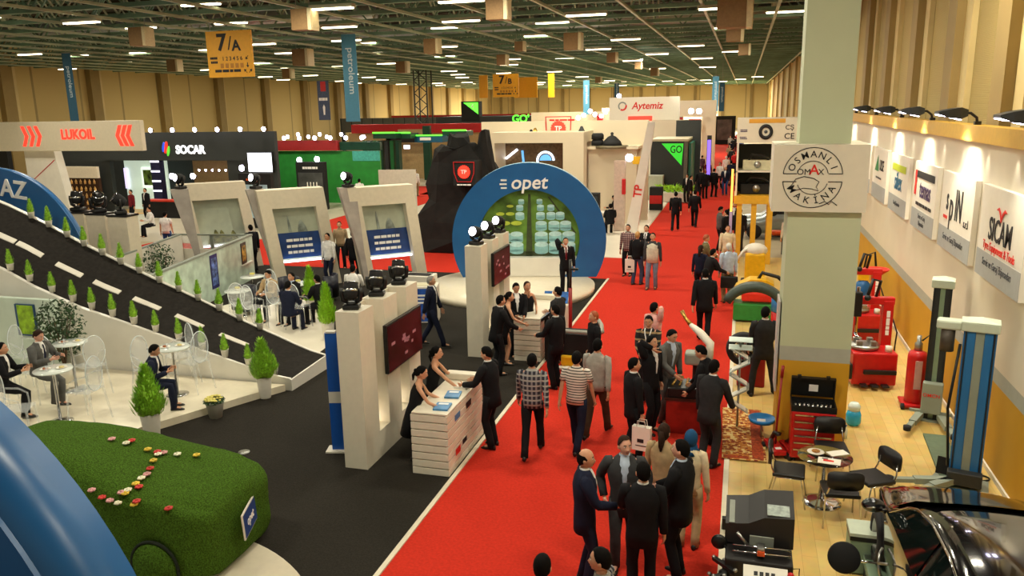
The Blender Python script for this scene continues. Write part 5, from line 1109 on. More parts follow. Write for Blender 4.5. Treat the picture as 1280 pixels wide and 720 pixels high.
far=[(325,408),(300,398),(275,391),(249,383),(225,373),(201,363),(176,352),(153,341),(130,330),(107,318),(86,307),(63,294),(41,282)]
for row,(lst,v,nm) in enumerate(((near,.06,'near'),(far,.955,'far'))):
    for i,(px,py) in enumerate(lst):
        x=PY(px,py,lerp(YN,YF,v)).x; p=V((x,lerp(YN,YF,v),lerp(ip(NE,x),ip(FE,x),v)+.005))
        l='small potted cypress on the ramp\'s %s kerb, %s from the lower end'%(nm,ordn(i))
        if cy is None:
            cy=thing('potted_cypress',l,'potted plant',p,0,'small potted cypresses along the road ramp')
            mb=MB(); mb.lathe([(.052,0),(.07,.13),(.075,.14),(.065,.14),(.06,.12),(.01,.12)],16); obj('pot',mb,POT,cy)
            mb=MB(); cypress(mb,.13,.30,.082,300,3,.028); obj('foliage',mb,LEAF,cy)
        else: dup(cy,p,random.random()*6,l,.95+.15*random.random()+.12)
def big_pot(p,ph,pr,fh,fr,label,leaf=LEAF,seed=1,square=False):
    t=thing('potted_conifer',label,'potted plant',p)
    mb=MB(); mb.lathe([(pr*.68,0),(pr*.72,.02),(pr,ph-.02),(pr,ph),(pr*.9,ph),(pr*.86,ph-.05),(.01,ph-.05)],24); obj('pot',mb,POT,t)
    mb=MB(); cypress(mb,ph-.03,fh,fr,900,seed,.075); obj('foliage',mb,leaf,t); return t
big_pot(P(191,546,.006),.50,.18,.86,.31,'bushy cypress in a tall white pot at the corner of the white stage',LEAF,5)
big_pot(P(332,497,.006),.50,.155,.74,.28,'bushy cypress in a tall white pot beside the lower end of the ramp',LEAF,8)
big_pot(P(390,392,.006),.45,.16,.95,.24,'bright lime conical shrub behind the seated group, left of two',LEAFL,9)
big_pot(P(411,425,.006),.5,.17,1.0,.25,'bright lime conical shrub right of the seated group, taller of two',LEAFL,11)
def flower_pot(p,label,seed):
    t=thing('flower_bucket',label,'potted plant',p); rnd=random.Random(seed)
    mb=MB(); mb.lathe([(.12,0),(.17,.30),(.18,.31),(.16,.31),(.15,.27),(.01,.27)],20); obj('bucket',mb,POT,t)
    mb=MB(); 
    for i in range(120):
        a=rnd.random()*6.28; r=.19*rnd.random()**.5; c=V((r*cos(a),r*sin(a),.30+.05*rnd.random())); mb.add([c+V((.04,0,0)),c+V((-.02,.035,.02)),c+V((-.02,-.035,0))],[(0,1,2)])
    obj('leaves',mb,LEAFD,t)
    mb=MB()
    for i in range(70):
        a=rnd.random()*6.28; r=.17*rnd.random()**.5; mb.sph((r*cos(a),r*sin(a),.36+.07*(1-r/.17)+.02*rnd.random()),(.026,.026,.017),6,4)
    o=obj('blossoms',mb,mat('pale_yellow_petal','e8dc7a',.6,var=.1,scale=30),t); o['kind']='stuff'
flower_pot(P(270,521,.006),'white bucket of pale yellow flowers at the edge of the white stage',3)
flower_pot(P(83,566,.006),'white bucket of yellow flowers half hidden behind the grass car',4)
# ---------------------------------------------------------------- white stage with bar tables
stg=[(-8.95,13.85),(-9.3,13.2),(-10.45,10.85),(-12.2,8.2),(-24,8.2),(-24,13.88)]
mb=MB(); mb.prism(stg,lambda a,b:(a,b,.007),lambda a,b:(a,b,.15)); tag(obj('stage_platform',mb,mat('stage_white','ece2ca')),'low white stage platform in front of the road ramp','stage')
def chain(q): pass
CLEAR=mat('clear_acrylic','e8eef0',.08,var=0,alpha=.22)
def bar_table(p,h,label,r=.33):
    t=thing('bar_table',label,'table',p)
    mb=MB(); mb.lathe([(.01,h-.02),(r,h-.02),(r,h),(.01,h)],28); obj('tabletop',mb,mat('frosted_top','dfe6e0',.15,var=.02),t)
    mb=MB(); mb.lathe([(.028,.02),(.028,h-.04),(.07,h-.02)],14); obj('stem',mb,CHROME,t)
    mb=MB(); mb.lathe([(.22,0),(.22,.012),(.1,.03),(.03,.04)],24); obj('foot',mb,CHROME,t); return t
gc=None
def ghost(p,rz,label,seat=.45):
    global gc
    if gc is None:
        gc=thing('clear_chair',label,'chair',p,rz,'clear acrylic chairs at the bar tables')
        mb=MB(); mb.rbox(-.2,.2,-.2,.2,.46,.485,.01); obj('seat',mb,CLEAR,gc)
        mb=MB(); n=20; mb.ring([[(k*.185*cos(2*PI*j/n),-.21-.05*sin(2*PI*j/n)*.5+d,.72+k*.24*sin(2*PI*j/n)) for j in range(n)] for k,d in((.98,0),(1.0,.012),(.98,.025))],True); obj('oval_back',mb,CLEAR,gc)
        for sx in(-1,1):
            mb=MB(); mb.tube([(sx*.22,.2,0),(sx*.185,.18,.47)],[.014,.02],7); obj('front_leg',mb,CLEAR,gc)
            mb=MB(); mb.tube([(sx*.2,-.27,0),(sx*.175,-.19,.47),(sx*.17,-.21,.6)],[.014,.02,.014],7); obj('rear_leg',mb,CLEAR,gc)
            mb=MB(); mb.tube([(sx*.17,-.2,.72),(sx*.24,-.02,.68),(sx*.21,.1,.62),(sx*.19,.12,.48)],.014,7); obj('armrest',mb,CLEAR,gc)
        mb=MB(); mb.tube([(.19*cos(a),-.2,.72+.25*sin(a)) for a in [2*PI*k/24 for k in range(25)]],.008,6); obj('back_rim',mb,mat('acrylic_edge','e4ecee',.1,var=0),gc); gc.scale=(1.15,1.15,1.3)
        return gc
    c=dup(gc,p,rz,label); c.scale=(1.15,1.15,1.3); return c
ZS=.152
tbs=[((96,487),'glass bar table with plates in front of the grey suited diner',1.02),((76,527),'bar table with snacks nearest to the blue foreground arch',1.02),((222,493),'round glass bar table beside the navy suited diner',1.0)]
for (px,py),l,h in tbs:
    p=P(px,py,ZS); bar_table(p,h,l)
    for k,(dx,dy,nm,c) in enumerate(((-.12,-.05,'brown snack plate','a8643a'),(.1,.1,'pale snack plate','d8c88a'))):
        t=thing('snack_plate',nm+' on the '+l.split(' with')[0].split(' beside')[0]+' '+('by the grey suited diner','nearest to the blue arch','by the navy suited diner')[tbs.index(((px,py),l,h))],'plate',p+V((dx,dy,h+.002))); mb=MB(); mb.lathe([(.01,0),(.08,.004),(.1,.016),(.08,.01),(.01,.008)],16); obj('dish',mb,WHITE2,t)
        mb=MB(); mb.sph((0,0,.02),(.055,.04,.022),8,6); obj('snack',mb,mat('snack_'+c,c,.7,var=.2,scale=30),t)
    mb=MB(); mb.lathe([(.02,0),(.025,.11),(.022,.11),(.018,.005)],12); tag(obj('drinking_glass',mb,CLEAR,None,p+V((.02,-.16,h+.003))),'small clear glass on the bar table '+('by the grey suited diner','nearest to the blue arch','by the navy suited diner')[tbs.index(((px,py),l,h))],'glass')
for px,py,rz,l in ((40,478,-80,'under the grey suited diner'),(118,492,70,'right of the grey suited diner facing his table'),(52,500,175,'behind the bar table nearest to the blue arch'),(112,526,95,'right of the bar table nearest to the blue arch'),(28,552,-60,'left of the bar table nearest to the blue arch'),(192,497,-95,'under the navy suited diner'),(245,487,80,'right of the navy suited diner across the table'),(229,479,150,'by the ramp wall behind the round glass bar table'),(2,505,-60,'at the left edge under the cut-off person')):
    ghost(P(px,py,ZS),math.radians(rz),'clear acrylic chair '+l)
# leafy indoor trees
def leafy(name,label,p,h,r,n,m,seed,ph=.35):
    t=thing(name,label,'plant',p); rnd=random.Random(seed)
    mb=MB(); mb.lathe([(.16,0),(.2,ph),(.17,ph),(.01,ph-.05)],18); obj('pot',mb,POT,t)
    mb=MB()
    for k in range(6): a=k*1.05; mb.tube([(0,0,ph-.05),(.1*cos(a),.1*sin(a),ph+h*.3),(r*.55*cos(a),r*.55*sin(a),ph+h*.75)],[.02,.014,.006],6)
    obj('stems',mb,mat('bark','5a4632',.8,var=.2),t)
    mb=MB()
    for i in range(n):
        u=rnd.uniform(-1,1); a=rnd.random()*6.28; rr=rnd.random()**.4; s_=math.sqrt(1-u*u); c=V((r*rr*s_*cos(a),r*rr*s_*sin(a),ph+h*.55+h*.45*rr*u)); d=V((rnd.gauss(0,1),rnd.gauss(0,1),rnd.gauss(-.4,.6))).normalized(); sd=d.cross(V((rnd.gauss(0,1),rnd.gauss(0,1),rnd.gauss(0,1)))).normalized(); l=.10*(.7+.6*rnd.random())
        mb.add([c,c+d*l*.5+sd*l*.22,c+d*l,c+d*l*.5-sd*l*.22],[(0,1,2,3)])
    obj('leaves',mb,m,t)
leafy('fig_tree','dark leafy potted fig against the ramp wall behind the grey suited diner',P(84,477,ZS),1.5,.5,900,LEAFD,2)
leafy('bamboo_plant','leafy potted plant at the low partition behind the ramp',P(205,372,.006)+V((0,0,.0)),1.45,.5,600,LEAFD,6)
# teal wall panel and green poster
mb=MB(); mb.box(-18.5,-14.35,13.55,13.68,ZS,1.75); struct('wall_teal_panel',mb,mat('teal_white','c5d4c6',.5,var=.05,scale=2))
t=thing('lime_poster','lime green poster with blue edge on the pale wall at the left edge','poster',PY(33,400,13.518)); mb=MB(); mb.box(-.26,.26,-.02,.03,-.36,.36); obj('blue_back',mb,mat('poster_navy','24466e',.5,var=.05),t); mb=MB(); mb.box(-.2,.24,-.025,-.02,-.32,.34); obj('lime_print',mb,mat('poster_lime','8cb424',.5,var=.25,scale=7),t)
# ---- rear bar behind the ramp
TEAL=mat('teal_glass_panel','c2d6c6',.25,var=.12,scale=2.5)
lwa,lwb=P(318,347,0),P(185,345,1.54); lwb.z=0
d=(lwb-lwa).normalized(); L=(lwb-lwa).length; ang=math.atan2(d.y,d.x)
t=thing('low_partition','low pale green partition with posters and a grey top rail behind the ramp','partition',(lwa.x,lwa.y,.006),ang)
mb=MB(); mb.box(0,L,-.04,.04,0,1.48); obj('panel',mb,TEAL,t); mb=MB(); mb.box(-.03,L,-.06,.06,1.48,1.54); obj('top_rail',mb,GREYM,t)
mb=MB(); mb.box(.25,1.1,.04,.1,.62,.66); obj('white_ledge',mb,WHITE,t)
for f_,(w_,z0,z1),c,l in ((.09,(.42,.66,1.38),'2a2018','dark framed poster with a golden figure on the low partition'),(.42,(.5,.35,1.4),'2a2a6a','tall violet poster on the low partition')):
    pt=thing('poster',l,'poster',(lwa.x+d.x*L*f_,lwa.y+d.y*L*f_,.006),ang); mb=MB(); mb.box(0,w_,.045,.06,z0,z1); obj('board',mb,mat('poster_'+c,c,.4,var=.1),pt); mb=MB(); mb.box(.06,w_-.06,.06,.064,z0+.1,z1-.1); obj('print',mb,mat('print_'+c,'b08a3a' if c=='2a2018' else '5a74b0',.4,var=.5,scale=8),pt)
lb2,lb3=P(215,292,1.54),P(112,328,1.54); lb2.z=lb3.z=0
t=thing('rear_partition','low white partition with grey posts farther behind the ramp','partition',(lb2.x+.35,lb2.y,.006),math.atan2((lb3-lb2).y,(lb3-lb2).x)); L3=(lb3-lb2).length
mb=MB(); mb.box(0,L3,-.04,.04,0,1.5); obj('panel',mb,WHITE,t); mb=MB(); mb.box(0,L3,-.05,.05,1.5,1.55); obj('top_rail',mb,GREYM,t)
t=thing('glass_partition','low glazed partition joining the two low walls behind the ramp','partition',(lb2.x,lb2.y,.006),math.atan2((lwa-lb2).y,(lwa-lb2).x)); L4=(lwa-lb2).length
mb=MB(); mb.box(0,L4,-.03,.03,0,1.0); obj('panel',mb,WHITE,t); mb=MB(); mb.box(0,L4,-.04,.04,1.48,1.53); obj('top_rail',mb,GREYM,t); mb=MB(); mb.box(.05,L4-.05,-.01,.01,1.0,1.48); obj('glazing',mb,CLEAR,t)
for k in range(3): mb=MB(); mb.box(L4*k/2.05,L4*k/2.05+.1,-.04,.04,.0,1.5); obj('post',mb,GREYM,t)
for px,py,l in ((318,375,'table with flowers in front of the beige jacketed sitter'),(375,385,'table between the suited sitters behind the ramp'),(300,395,'low table with cups at the left of the rear bar')):
    p=P(px,py,.006); bar_table(p,.75,'round '+l,.36)
    t=thing('flower_bowl','small bowl of cream flowers on the round '+l.split(' with')[0].split(' between')[0]+' '+l.split()[-1],'flowers',p+V((0,0,.752))); mb=MB(); mb.lathe([(.05,0),(.09,.05),(.08,.05),(.01,.01)],14); obj('bowl',mb,WHITE2,t); mb=MB(); 
    for k in range(9): mb.sph((.05*cos(k*2.4),.05*sin(k*2.4),.08),.03,6,4)
    o=obj('blossoms',mb,mat('pale_yellow_petal','e8dc7a'),t); o['kind']='stuff'
for px,py,rz,l in ((335,392,175,'under the beige jacketed sitter'),(350,405,0,'in front of the ramp kerb, middle of the rear bar'),(302,408,20,'nearest the far kerb at the left of the rear bar'),(320,412,-10,'nearest the far kerb, right of the low table'),(375,410,-5,'with its back to the ramp at the right')):
    ghost(P(px,py,.006),math.radians(rz),'clear acrylic chair '+l)
def armchair(px,py,rz,l):
    t=thing('tub_chair',l,'chair',P(px,py,.006),rz); mb=MB(); mb.rbox(-.3,.3,-.28,.3,.12,.45,.06,3); obj('seat',mb,mat('tub_leather','1a1c2a',.4,var=.05),t); mb=MB(); mb.ring([[(.33*cos(a)*k,-.05+.3*sin(a)*k,z) for k,z in((1,.12),(1,.8),(.82,.8),(.82,.42))] for a in [PI+PI*j/14 for j in range(15)]],True); obj('curved_back',mb,mat('tub_leather','1a1c2a'),t)
    for sx in(-.2,.2): mb=MB(); mb.cyl((sx,0,0),(sx,0,.14),.03); obj('leg',mb,CHROME,t)
armchair(308,392,2.8,'dark navy tub chair left of the beige jacketed sitter'); armchair(362,380,3.3,'black tub chair behind the suited sitter'); armchair(410,375,1.6,'black tub chair beside the lime shrub')
# ---------------------------------------------------------------- grass-covered car
TURF=mat('turf','425f1c',.95,var=.3,scale=60,bump=1.0,spec=.1)
gx,gy=-7.97,8.05
t=thing('grass_car','car covered entirely in green artificial turf with a flower garland and a blue number plate','car',(gx,gy,.022))
SG=[(2.02,.50,.52,.12,.74,.35,.84),(1.95,.70,.72,.06,.88,.52,.97),(1.70,.82,.82,.05,1.0,.66,1.08),(1.25,.86,.84,.05,1.04,.72,1.16),(.75,.87,.85,.1,1.06,.74,1.22),(.25,.87,.85,.1,1.06,.68,1.34),(-.3,.87,.85,.1,1.07,.62,1.43),(-1.0,.87,.85,.1,1.07,.60,1.45),(-1.6,.85,.84,.1,1.06,.58,1.40),(-2.0,.75,.75,.3,.95,.5,1.15)]
mb=MB(); mb.ring([[(p[1],-p[0],p[2]) for p in carring(*s)] for s in SG],True)
o=obj('turf_cover',mb,TURF,t,subs=2)
me=o.data
dt=bpy.data.textures.new('turf_wrinkles','CLOUDS'); dt.noise_scale=.25
dm=o.modifiers.new('wrinkle','DISPLACE'); dm.texture=dt; dm.strength=.05; dm.mid_level=.5
for xx in (1.32,-1.3):
    for yy in(-.87,.87):
        mb=MB(); s=-1 if yy<0 else 1; mb.cyl((xx,yy-s*.15,.30),(xx,yy+s*.02,.30),.31,n=28); w=obj('turf_wheel',mb,TURF,t)
        mb=MB(); mb.tube([(xx+.335*cos(a),yy+s*.0,.30+.335*sin(a)) for a in [2*PI*k/28 for k in range(29)]],.02,6); obj('arch_seam',mb,mat('dark_seam','0f1a0a',.9,var=.05),w)
mb=MB(); mb.at(M.Translation((2.1,-.02,.62))@M.Rotation(-.06,4,'Y')@M.Rotation(.35,4,'Z')); mb.rbox(-.015,.01,-.3,.3,-.17,.17,.01); pl=obj('plate_border',mb,WHITE,t)
mb=MB(); mb.at(M.Translation((2.1,-.02,.62))@M.Rotation(-.06,4,'Y')@M.Rotation(.35,4,'Z')); mb.box(.011,.014,-.28,.28,-.15,.15); obj('blue_plate',mb,mat('plate_blue','24407e',.4,var=.03),pl)
mb=MB(); mb.at(M.Translation((2.1,-.02,.62))@M.Rotation(-.06,4,'Y')@M.Rotation(.35,4,'Z')@facee((.016,0,0))); TM(mb,'opet',.16,M.Identity(4),.002,.01,'CENTER',1,.15); obj('plate_lettering',mb,WHT,pl)
FC_=[mat('flower_red','c83a34',.6,var=.1),mat('flower_pink','dca0a0',.6,var=.1),mat('flower_cream','e8e4c8',.6,var=.1),mat('flower_yellow','d8b83a',.6,var=.1)]
rnd=random.Random(4)
fl_=[(165,553),(140,551),(158,556),(185,564),(197,567),(205,568),(198,570),(192,578),(188,588),(184,595),(177,600),(170,607),(174,611),(152,618),(160,615),(157,619),(128,624),(138,628),(148,631),(168,633),(171,629),(115,615),(222,570),(246,571),(211,638)]
dgr=None
for i,(px,py) in enumerate(fl_):
    if i==0:
        dg=bpy.context.evaluated_depsgraph_get(); dg.update(); oe=o.evaluated_get(dg); MI=oe.matrix_world.inverted(); turf_eval=oe
    r0=MI@CP; r1=(MI.to_3x3()@ray(px,py)).normalized(); ok,hp,nn,_i=turf_eval.ray_cast(r0,r1)
    q=tuple(hp-r1*.015) if ok else None
    if q:
        mb=MB(); m_=FC_[i%4]
        for a in range(6): mb.sph((q[0]+.03*cos(a*1.05),q[1]+.03*sin(a*1.05),q[2]+.03),(.024,.024,.016),6,4)
        mb.sph((q[0],q[1],q[2]+.04),.02,6,4); obj('garland_flower',mb,m_,t)
mb=MB(); mb.lathe([(2.965,0.007),(2.965,.02),(.01,.02)],96); tag(obj('round_plinth',mb,mat('stage_white','ece2ca'),None,(-7.0,5.6,0)),'low round white plinth under the grass-covered car','plinth')
mb=MB(); mb.cyl((0,0,0),(0,0,.006),.1,n=18); tag(obj('floor_box',mb,STEEL,None,P(305,565,.0065)),'small round metal cover set in the black carpet','floor cover')
# ================================================================ STANDS FARTHER UP THE HALL
def blk(t,name,m,x0,x1,y0,y1,z0,z1,b=0):
    mb=MB(); (mb.rbox(x0,x1,y0,y1,z0,z1,b) if b else mb.box(x0,x1,y0,y1,z0,z1)); return obj(name,mb,m,t)
SCR=mat('lit_screen','eef2ff',.4,var=0,emit=3.0); DGR=mat('anthracite','2e3232',.6,var=.04); RED2=mat('stand_red','c01c1c',.5,var=.04); GRN=mat('stand_green','2a8a34',.5,var=.08,scale=2); DKG=mat('bottle_green','12402c',.4,var=.08)
GRL=mat('green_neon','5cff3a',.4,var=0,emit=2.0); REDL=mat('red_neon','ff3424',.4,var=0,emit=1.6)
sl=None
def lamp(p,label,s=1.0,rz=0):
    global sl
    if sl is None:
        sl=thing('stand_spotlight',label,'spotlight',p,rz,'small spotlights on stand tops'); sl.scale=(s,s,s)
        mb=MB(); mb.tube([(0,.22,-.05),(0,.12,.05),(0,.04,.02)],.02,6); obj('arm',mb,BLACK,sl)
        mb=MB(); mb.lathe([(.03,-.02),(.09,.0),(.12,.08)],12); 
        mb.v=[(x,-z+.04,y) for x,y,z in mb.v]; obj('housing',mb,DGR,sl)
        mb=MB(); mb.sph((0,-.05,0),(.125,.05,.125),12,8); obj('lens',mb,GLOWV,sl); return
    c=dup(sl,p,rz,label); c.scale=(s,s,s)
# ---- LUKOIL fascia
LW=mat('fascia_offwhite','cfc4aa',.5,var=.02)
t=thing('fascia_beam','long off-white fascia beam with red LUKOIL lettering and red chevrons at the upper left','sign',(-33,33,0))
mb=MB(); mb.rbox(-7,4.9,0,.3,3.92,5.38,.03); obj('beam',mb,LW,t)
for x in(-6,): blk(t,'post',WHITE,x-.25,x+.25,.05,.28,.03,3.92)
mb=MB(); mb.at(front((1.15,-.01,4.72))); TM(mb,'LUKOIL',.66,M.Identity(4),.02,.03,'CENTER',.9); obj('name_lettering',mb,REDL,t)
for k in range(3):
    for s,x0 in((1,-2.35),(-1,4.45)):
        x=x0+s*.42*k*(1 if s>0 else .72); z=4.66; mb=MB(); mb.prism([(x,z+.5),(x+s*.2,z+.5),(x+s*.42,z),(x+s*.2,z-.5),(x,z-.5),(x+s*.22,z)],lambda a,b:(a,-.02,b),lambda a,b:(a,.0,b)); obj('chevron',mb,REDL,t)
t=thing('red_seam_pillar','white tapered pillar with a red seam under the off-white fascia','pillar',(-35.0,33.6,.03)); mb=MB(); mb.prism([(-1.0,3.9),(.9,3.9),(1.6,0),(-1.0,0)],lambda a,b:(a,0,b),lambda a,b:(a,.5,b)); obj('pillar_body',mb,WHITE,t); mb=MB(); mb.bar((-.9,-.01,2.2),(.9,-.01,3.4),.06,.02); mb.bar((-.9,-.01,2.2),(-.7,-.01,.2),.12,.02); obj('red_seam',mb,RED2,t)
blkd=thing('black_booth','black booth wall under the left end of the off-white fascia','booth',(-42,36,.03)); blk(blkd,'wall',BLACKM,-4,2.2,0,.3,0,4.0)
# ---- SOCAR stand
t=thing('dark_stand','anthracite stand with white SOCAR lettering and a red green blue flame','exhibition stand',(-30,38,.03))
blk(t,'fascia',DGR,-5.2,6.05,0,.3,3.08,4.62); blk(t,'rear_wall',DGR,-9.3,3.0,3.6,3.9,0,4.4); blk(t,'left_wall',DGR,-9.3,-4.9,.2,.5,0,4.4); blk(t,'right_wall',DGR,3.0,6.05,.05,.3,0,3.08); blk(t,'roof',DGR,-5.2,3.0,.3,3.6,4.3,4.4)
mb=MB(); mb.at(front((.78,-.02,3.66))); TM(mb,'SOCAR',.62,M.Identity(4),.02,.03,'CENTER',.92); obj('name_lettering',mb,mat('lit_white','ffffff',.4,var=0,emit=1.8),t)
for nm,c,dx,dz,s in(('blue_flame','2a50d8',-.15,.1,1),('red_flame','e83424',.0,.08,1.2),('green_flame','5ac83a',.14,-.12,1)):
    mb=MB(); mb.at(M.Translation((-.78+dx,-.03,3.72+dz))@M.Rotation(.25,4,'Y')); mb.sph((0,0,0),(.10*s,.02,.30*s),12,8); obj(nm,mb,mat(nm,c,.4,var=0,emit=.8),t)
for i in range(7): lamp((-32.9+i*1.42,37.8,4.78),'violet-white spotlight on the dark fascia with the flame emblem, %s from the left'%ordn(i),1.0)
t=thing('bottle_shelf','tall shelf of small bottles under a white header at the left of the dark stand','shelf',(-37.0,37.75,.03))
blk(t,'header',mat('shelf_header','e8d8bc',.5,var=.03,emit=.12),-1.55,1.55,0,.2,2.1,2.75); blk(t,'rack',mat('rack_brown','4a3020',.6,var=.15),-1.5,1.5,.1,.3,0,2.1)
for r_ in range(5):
    for k in range(9): mb=MB(); mb.lathe([(.06,0),(.07,.16),(.02,.24),(.02,.28)],7,(-1.3+.32*k,.02,.15+.4*r_)); b_=obj('bottle',mb,mat('bottle_gold','c89a5a',.3,var=.2,scale=4),t)
t=thing('lit_room','bright lit room with a framed green landscape picture inside the dark stand','room set',(-34.0,38.9,.03))
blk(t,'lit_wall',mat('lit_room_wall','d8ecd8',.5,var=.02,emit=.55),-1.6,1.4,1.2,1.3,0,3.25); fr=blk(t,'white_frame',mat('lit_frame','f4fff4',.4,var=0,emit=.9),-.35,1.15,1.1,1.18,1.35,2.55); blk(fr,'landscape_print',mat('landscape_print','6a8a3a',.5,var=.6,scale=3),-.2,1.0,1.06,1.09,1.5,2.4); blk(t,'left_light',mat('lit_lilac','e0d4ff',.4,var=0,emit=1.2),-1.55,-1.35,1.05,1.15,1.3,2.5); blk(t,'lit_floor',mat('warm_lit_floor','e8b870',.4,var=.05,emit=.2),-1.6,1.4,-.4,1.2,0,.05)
t=thing('striped_light_shelf','blue shelf tower with white light stripes inside the dark stand','shelf',(-32.0,38.4,.03)); blk(t,'tower',mat('shelf_navy','1c2050',.5,var=.03),-.3,.3,0,.4,0,3.2)
for k in range(5): blk(t,'light_stripe',mat('stripe_light','f0f0ff',.4,var=0,emit=1.6),-.28,.3,-.03,.0,.75+.55*k,.85+.55*k)
t=thing('red_counter','low red counter inside the dark stand','counter',(-30.6,37.3,.03)); blk(t,'counter_top',mat('counter_red','d83a24',.4,var=.03),-1.2,1.2,-.3,.3,.9,1.0,.02); blk(t,'counter_base',BLACKM,-1.1,1.1,-.25,.25,0,.9,.02)
t=thing('beige_back_booth','beige booth wall with dark red header seen through the dark stand','booth',(-29.2,40.9,.03)); blk(t,'wall',mat('booth_beige','b89a6a',.6,var=.05),-2.2,2.0,0,.2,0,2.9); blk(t,'header',mat('booth_maroon','5a1a1c',.6,var=.04),-2.2,2.0,-.05,0,2.9,3.5); blk(t,'column',WHITE,1.7,2.1,-.3,-.05,0,3.4)
for i in range(5): lamp((-30.6+i*.45,40.4,2.4),'tiny warm spotlight in the row inside the dark stand, %s from the left'%ordn(i),.5)
for i,(px,py) in enumerate(((216,220),(242,220),(303,210))): lamp(tuple(PY(px,py,34)),'violet spotlight below the flame emblem, %s from the left'%ordn(i),1.2)
t=thing('big_screen','bright white screen at the right end of the dark stand','screen',PY(325,203,37.9)); blk(t,'casing',BLACK,-.78,.78,.0,.12,-.55,.55,.02); blk(t,'display',SCR,-.72,.72,-.02,-.001,-.5,.5)
t=thing('poster_pylon','black pylon with pale blue poster below the bright white screen','pylon',tuple(P(322,285,.03))); blk(t,'pylon_body',BLACKM,-.85,.95,0,.3,0,2.7,.02); blk(t,'poster_print',mat('poster_sky','a8c8e0',.5,var=.25,scale=1.5),-.72,.75,-.02,-.002,.5,2.15); blk(t,'orange_bar',mat('orange_goods','d8541c'),-.4,.4,-.02,-.002,2.35,2.45)
# ---- three tilted picture portals
PW=mat('portal_white','d8cdb6',.5,var=.02)
def portal(c,rz,w,h,label,pic,lower,wing):
    t=thing('picture_portal',label,'display portal',c,rz)
    S=lambda a,b: a+.22-.135*b
    for x in(-w,w-.36): 
        mb=MB(); mb.prism([(x,0),(x+.36,0),(x+.36,h),(x,h)],lambda a,b:(S(a,b),-.25-b*.04,b),lambda a,b:(S(a,b),.25-b*.02,b)); obj('upright',mb,PW,t)
    mb=MB(); mb.prism([(-w+.361,h-.6),(w-.361,h-.6),(w-.361,h),(-w+.361,h)],lambda a,b:(S(a,b),-.25-b*.04,b),lambda a,b:(S(a,b),.25-b*.02,b)); obj('lintel',mb,PW,t)
    mb=MB(); mb.prism([(-w+.362,.9),(w-.362,.9),(w-.362,h-.605),(-w+.362,h-.605)],lambda a,b:(S(a,b),.02,b),lambda a,b:(S(a,b),.06,b)); pb=obj('picture',mb,pic,t)
    if lower: mb=MB(); mb.prism([(-w+.365,.95),(w-.365,.95),(w-.365,1.8),(-w+.365,1.8)],lambda a,b:(S(a,b),-.0,b),lambda a,b:(S(a,b),.018,b)); lb=obj('blue_lower_print',mb,mat('print_navy','1f3f78',.4,var=.2,scale=2),pb); mb=MB(); mb.at(front((.02,-.01,1.55))); bars(mb,3,.09,.2,w*.85,7); obj('white_lettering',mb,WHT,lb)
    blk(t,'light_bar',SCR,-w+.48,w-.28,-.12,-.02,.84,.9)
    for k in range(5):
        if k in(1,3) or not lower:
            rr=random.Random(k+int(w*100)); x=-.42+.2*k; z0=1.81 if lower else .95; hh=(.35+.3*rr.random()) if lower else .2+.35*rr.random(); ww=.05 if lower and k==1 else .16
            mb=MB(); mb.prism([(x+ww*cos(q)*(1-.5*max(0,sin(q))),z0+hh*max(0,sin(q))**.8) for q in [PI*i_/12 for i_ in range(13)]],lambda a,b:(S(a,b),.0,b),lambda a,b:(S(a,b),.018,b)); obj('skyline_print' if lower else 'machine_print',mb,mat('skyline_print','8a948c',.5,var=.25,scale=4) if lower else mat('machine_print','6a6a3c',.5,var=.5,scale=7),pb)
    return t
PICA=mat('picture_pale_green','b4bca8',.45,var=.12,scale=1.2); WING=mat('wing_shade_grey','a59c94',.5,var=.15,scale=1.5)  # WING: shade of the portal's side face put into the grey
portal(P(378,357,.006)+V((0,.0,0)),math.radians(42),1.05,3.25,'white tilted portal with a city skyline over a navy print, middle one of three',PICA,True,WING)
portal(P(281,335,.006),math.radians(42),1.15,3.2,'white tilted portal with machinery picture behind the low partition, leftmost of three',PICA,False,mat('wing_rose','b09a8c',.5,var=.25,scale=1.2))
portal(P(486,352,.006),math.radians(42),1.1,3.25,'white tilted portal with a tower picture, rightmost of three beside the black rocks',PICA,True,GREYM)
for px,py,l in ((226,236,'on the leftmost tilted portal'),(320,236,'on the middle tilted portal'),(435,234,'on the rightmost tilted portal')):
    p=P(px,py,3.28); moving_head('moving_head','moving head shining white '+l,p,math.radians(-20),math.radians(80),True,.95)
    k=thing('lamp_plinth','grey slanting wing that carries the shining head '+l,'plinth',(p.x,p.y+.02,.006),math.radians(42)); hz=p.z-.012; mb=MB(); mb.prism([(-.34,hz),(.20,hz),(.36,1.2),(.50,0),(.36,0),(.16,1.2)],lambda a,b:(a,-.15,b),lambda a,b:(a,.17,b)); obj('plinth_body',mb,WING,k)
# third light tower with side by side fins
p=P(97,264,2.65)
for i,x in enumerate((-20.55,-19.5,-18.45)):
    t=thing('light_fin','white fin with wood-pale side carrying a black spotlight, %s of three behind the ramp'%('left','middle','right')[i],'light tower',(x,20.9-.25*i,.006)); mb=MB(); mb.rbox(-.36,.36,-.2,.3,0,2.6,.01); obj('fin_body',mb,PW,t); mb=MB(); mb.box(-.38,.38,-.22,.32,2.6,2.66); obj('black_cap',mb,BLACK,t)
    moving_head('moving_head','black moving head spotlight on the white fin, %s of three behind the ramp'%('left','middle','right')[i],(x,20.9-.25*i,2.672),(.2,1.0,-.8)[i],math.radians((-10,40,50)[i]),False,1.15)
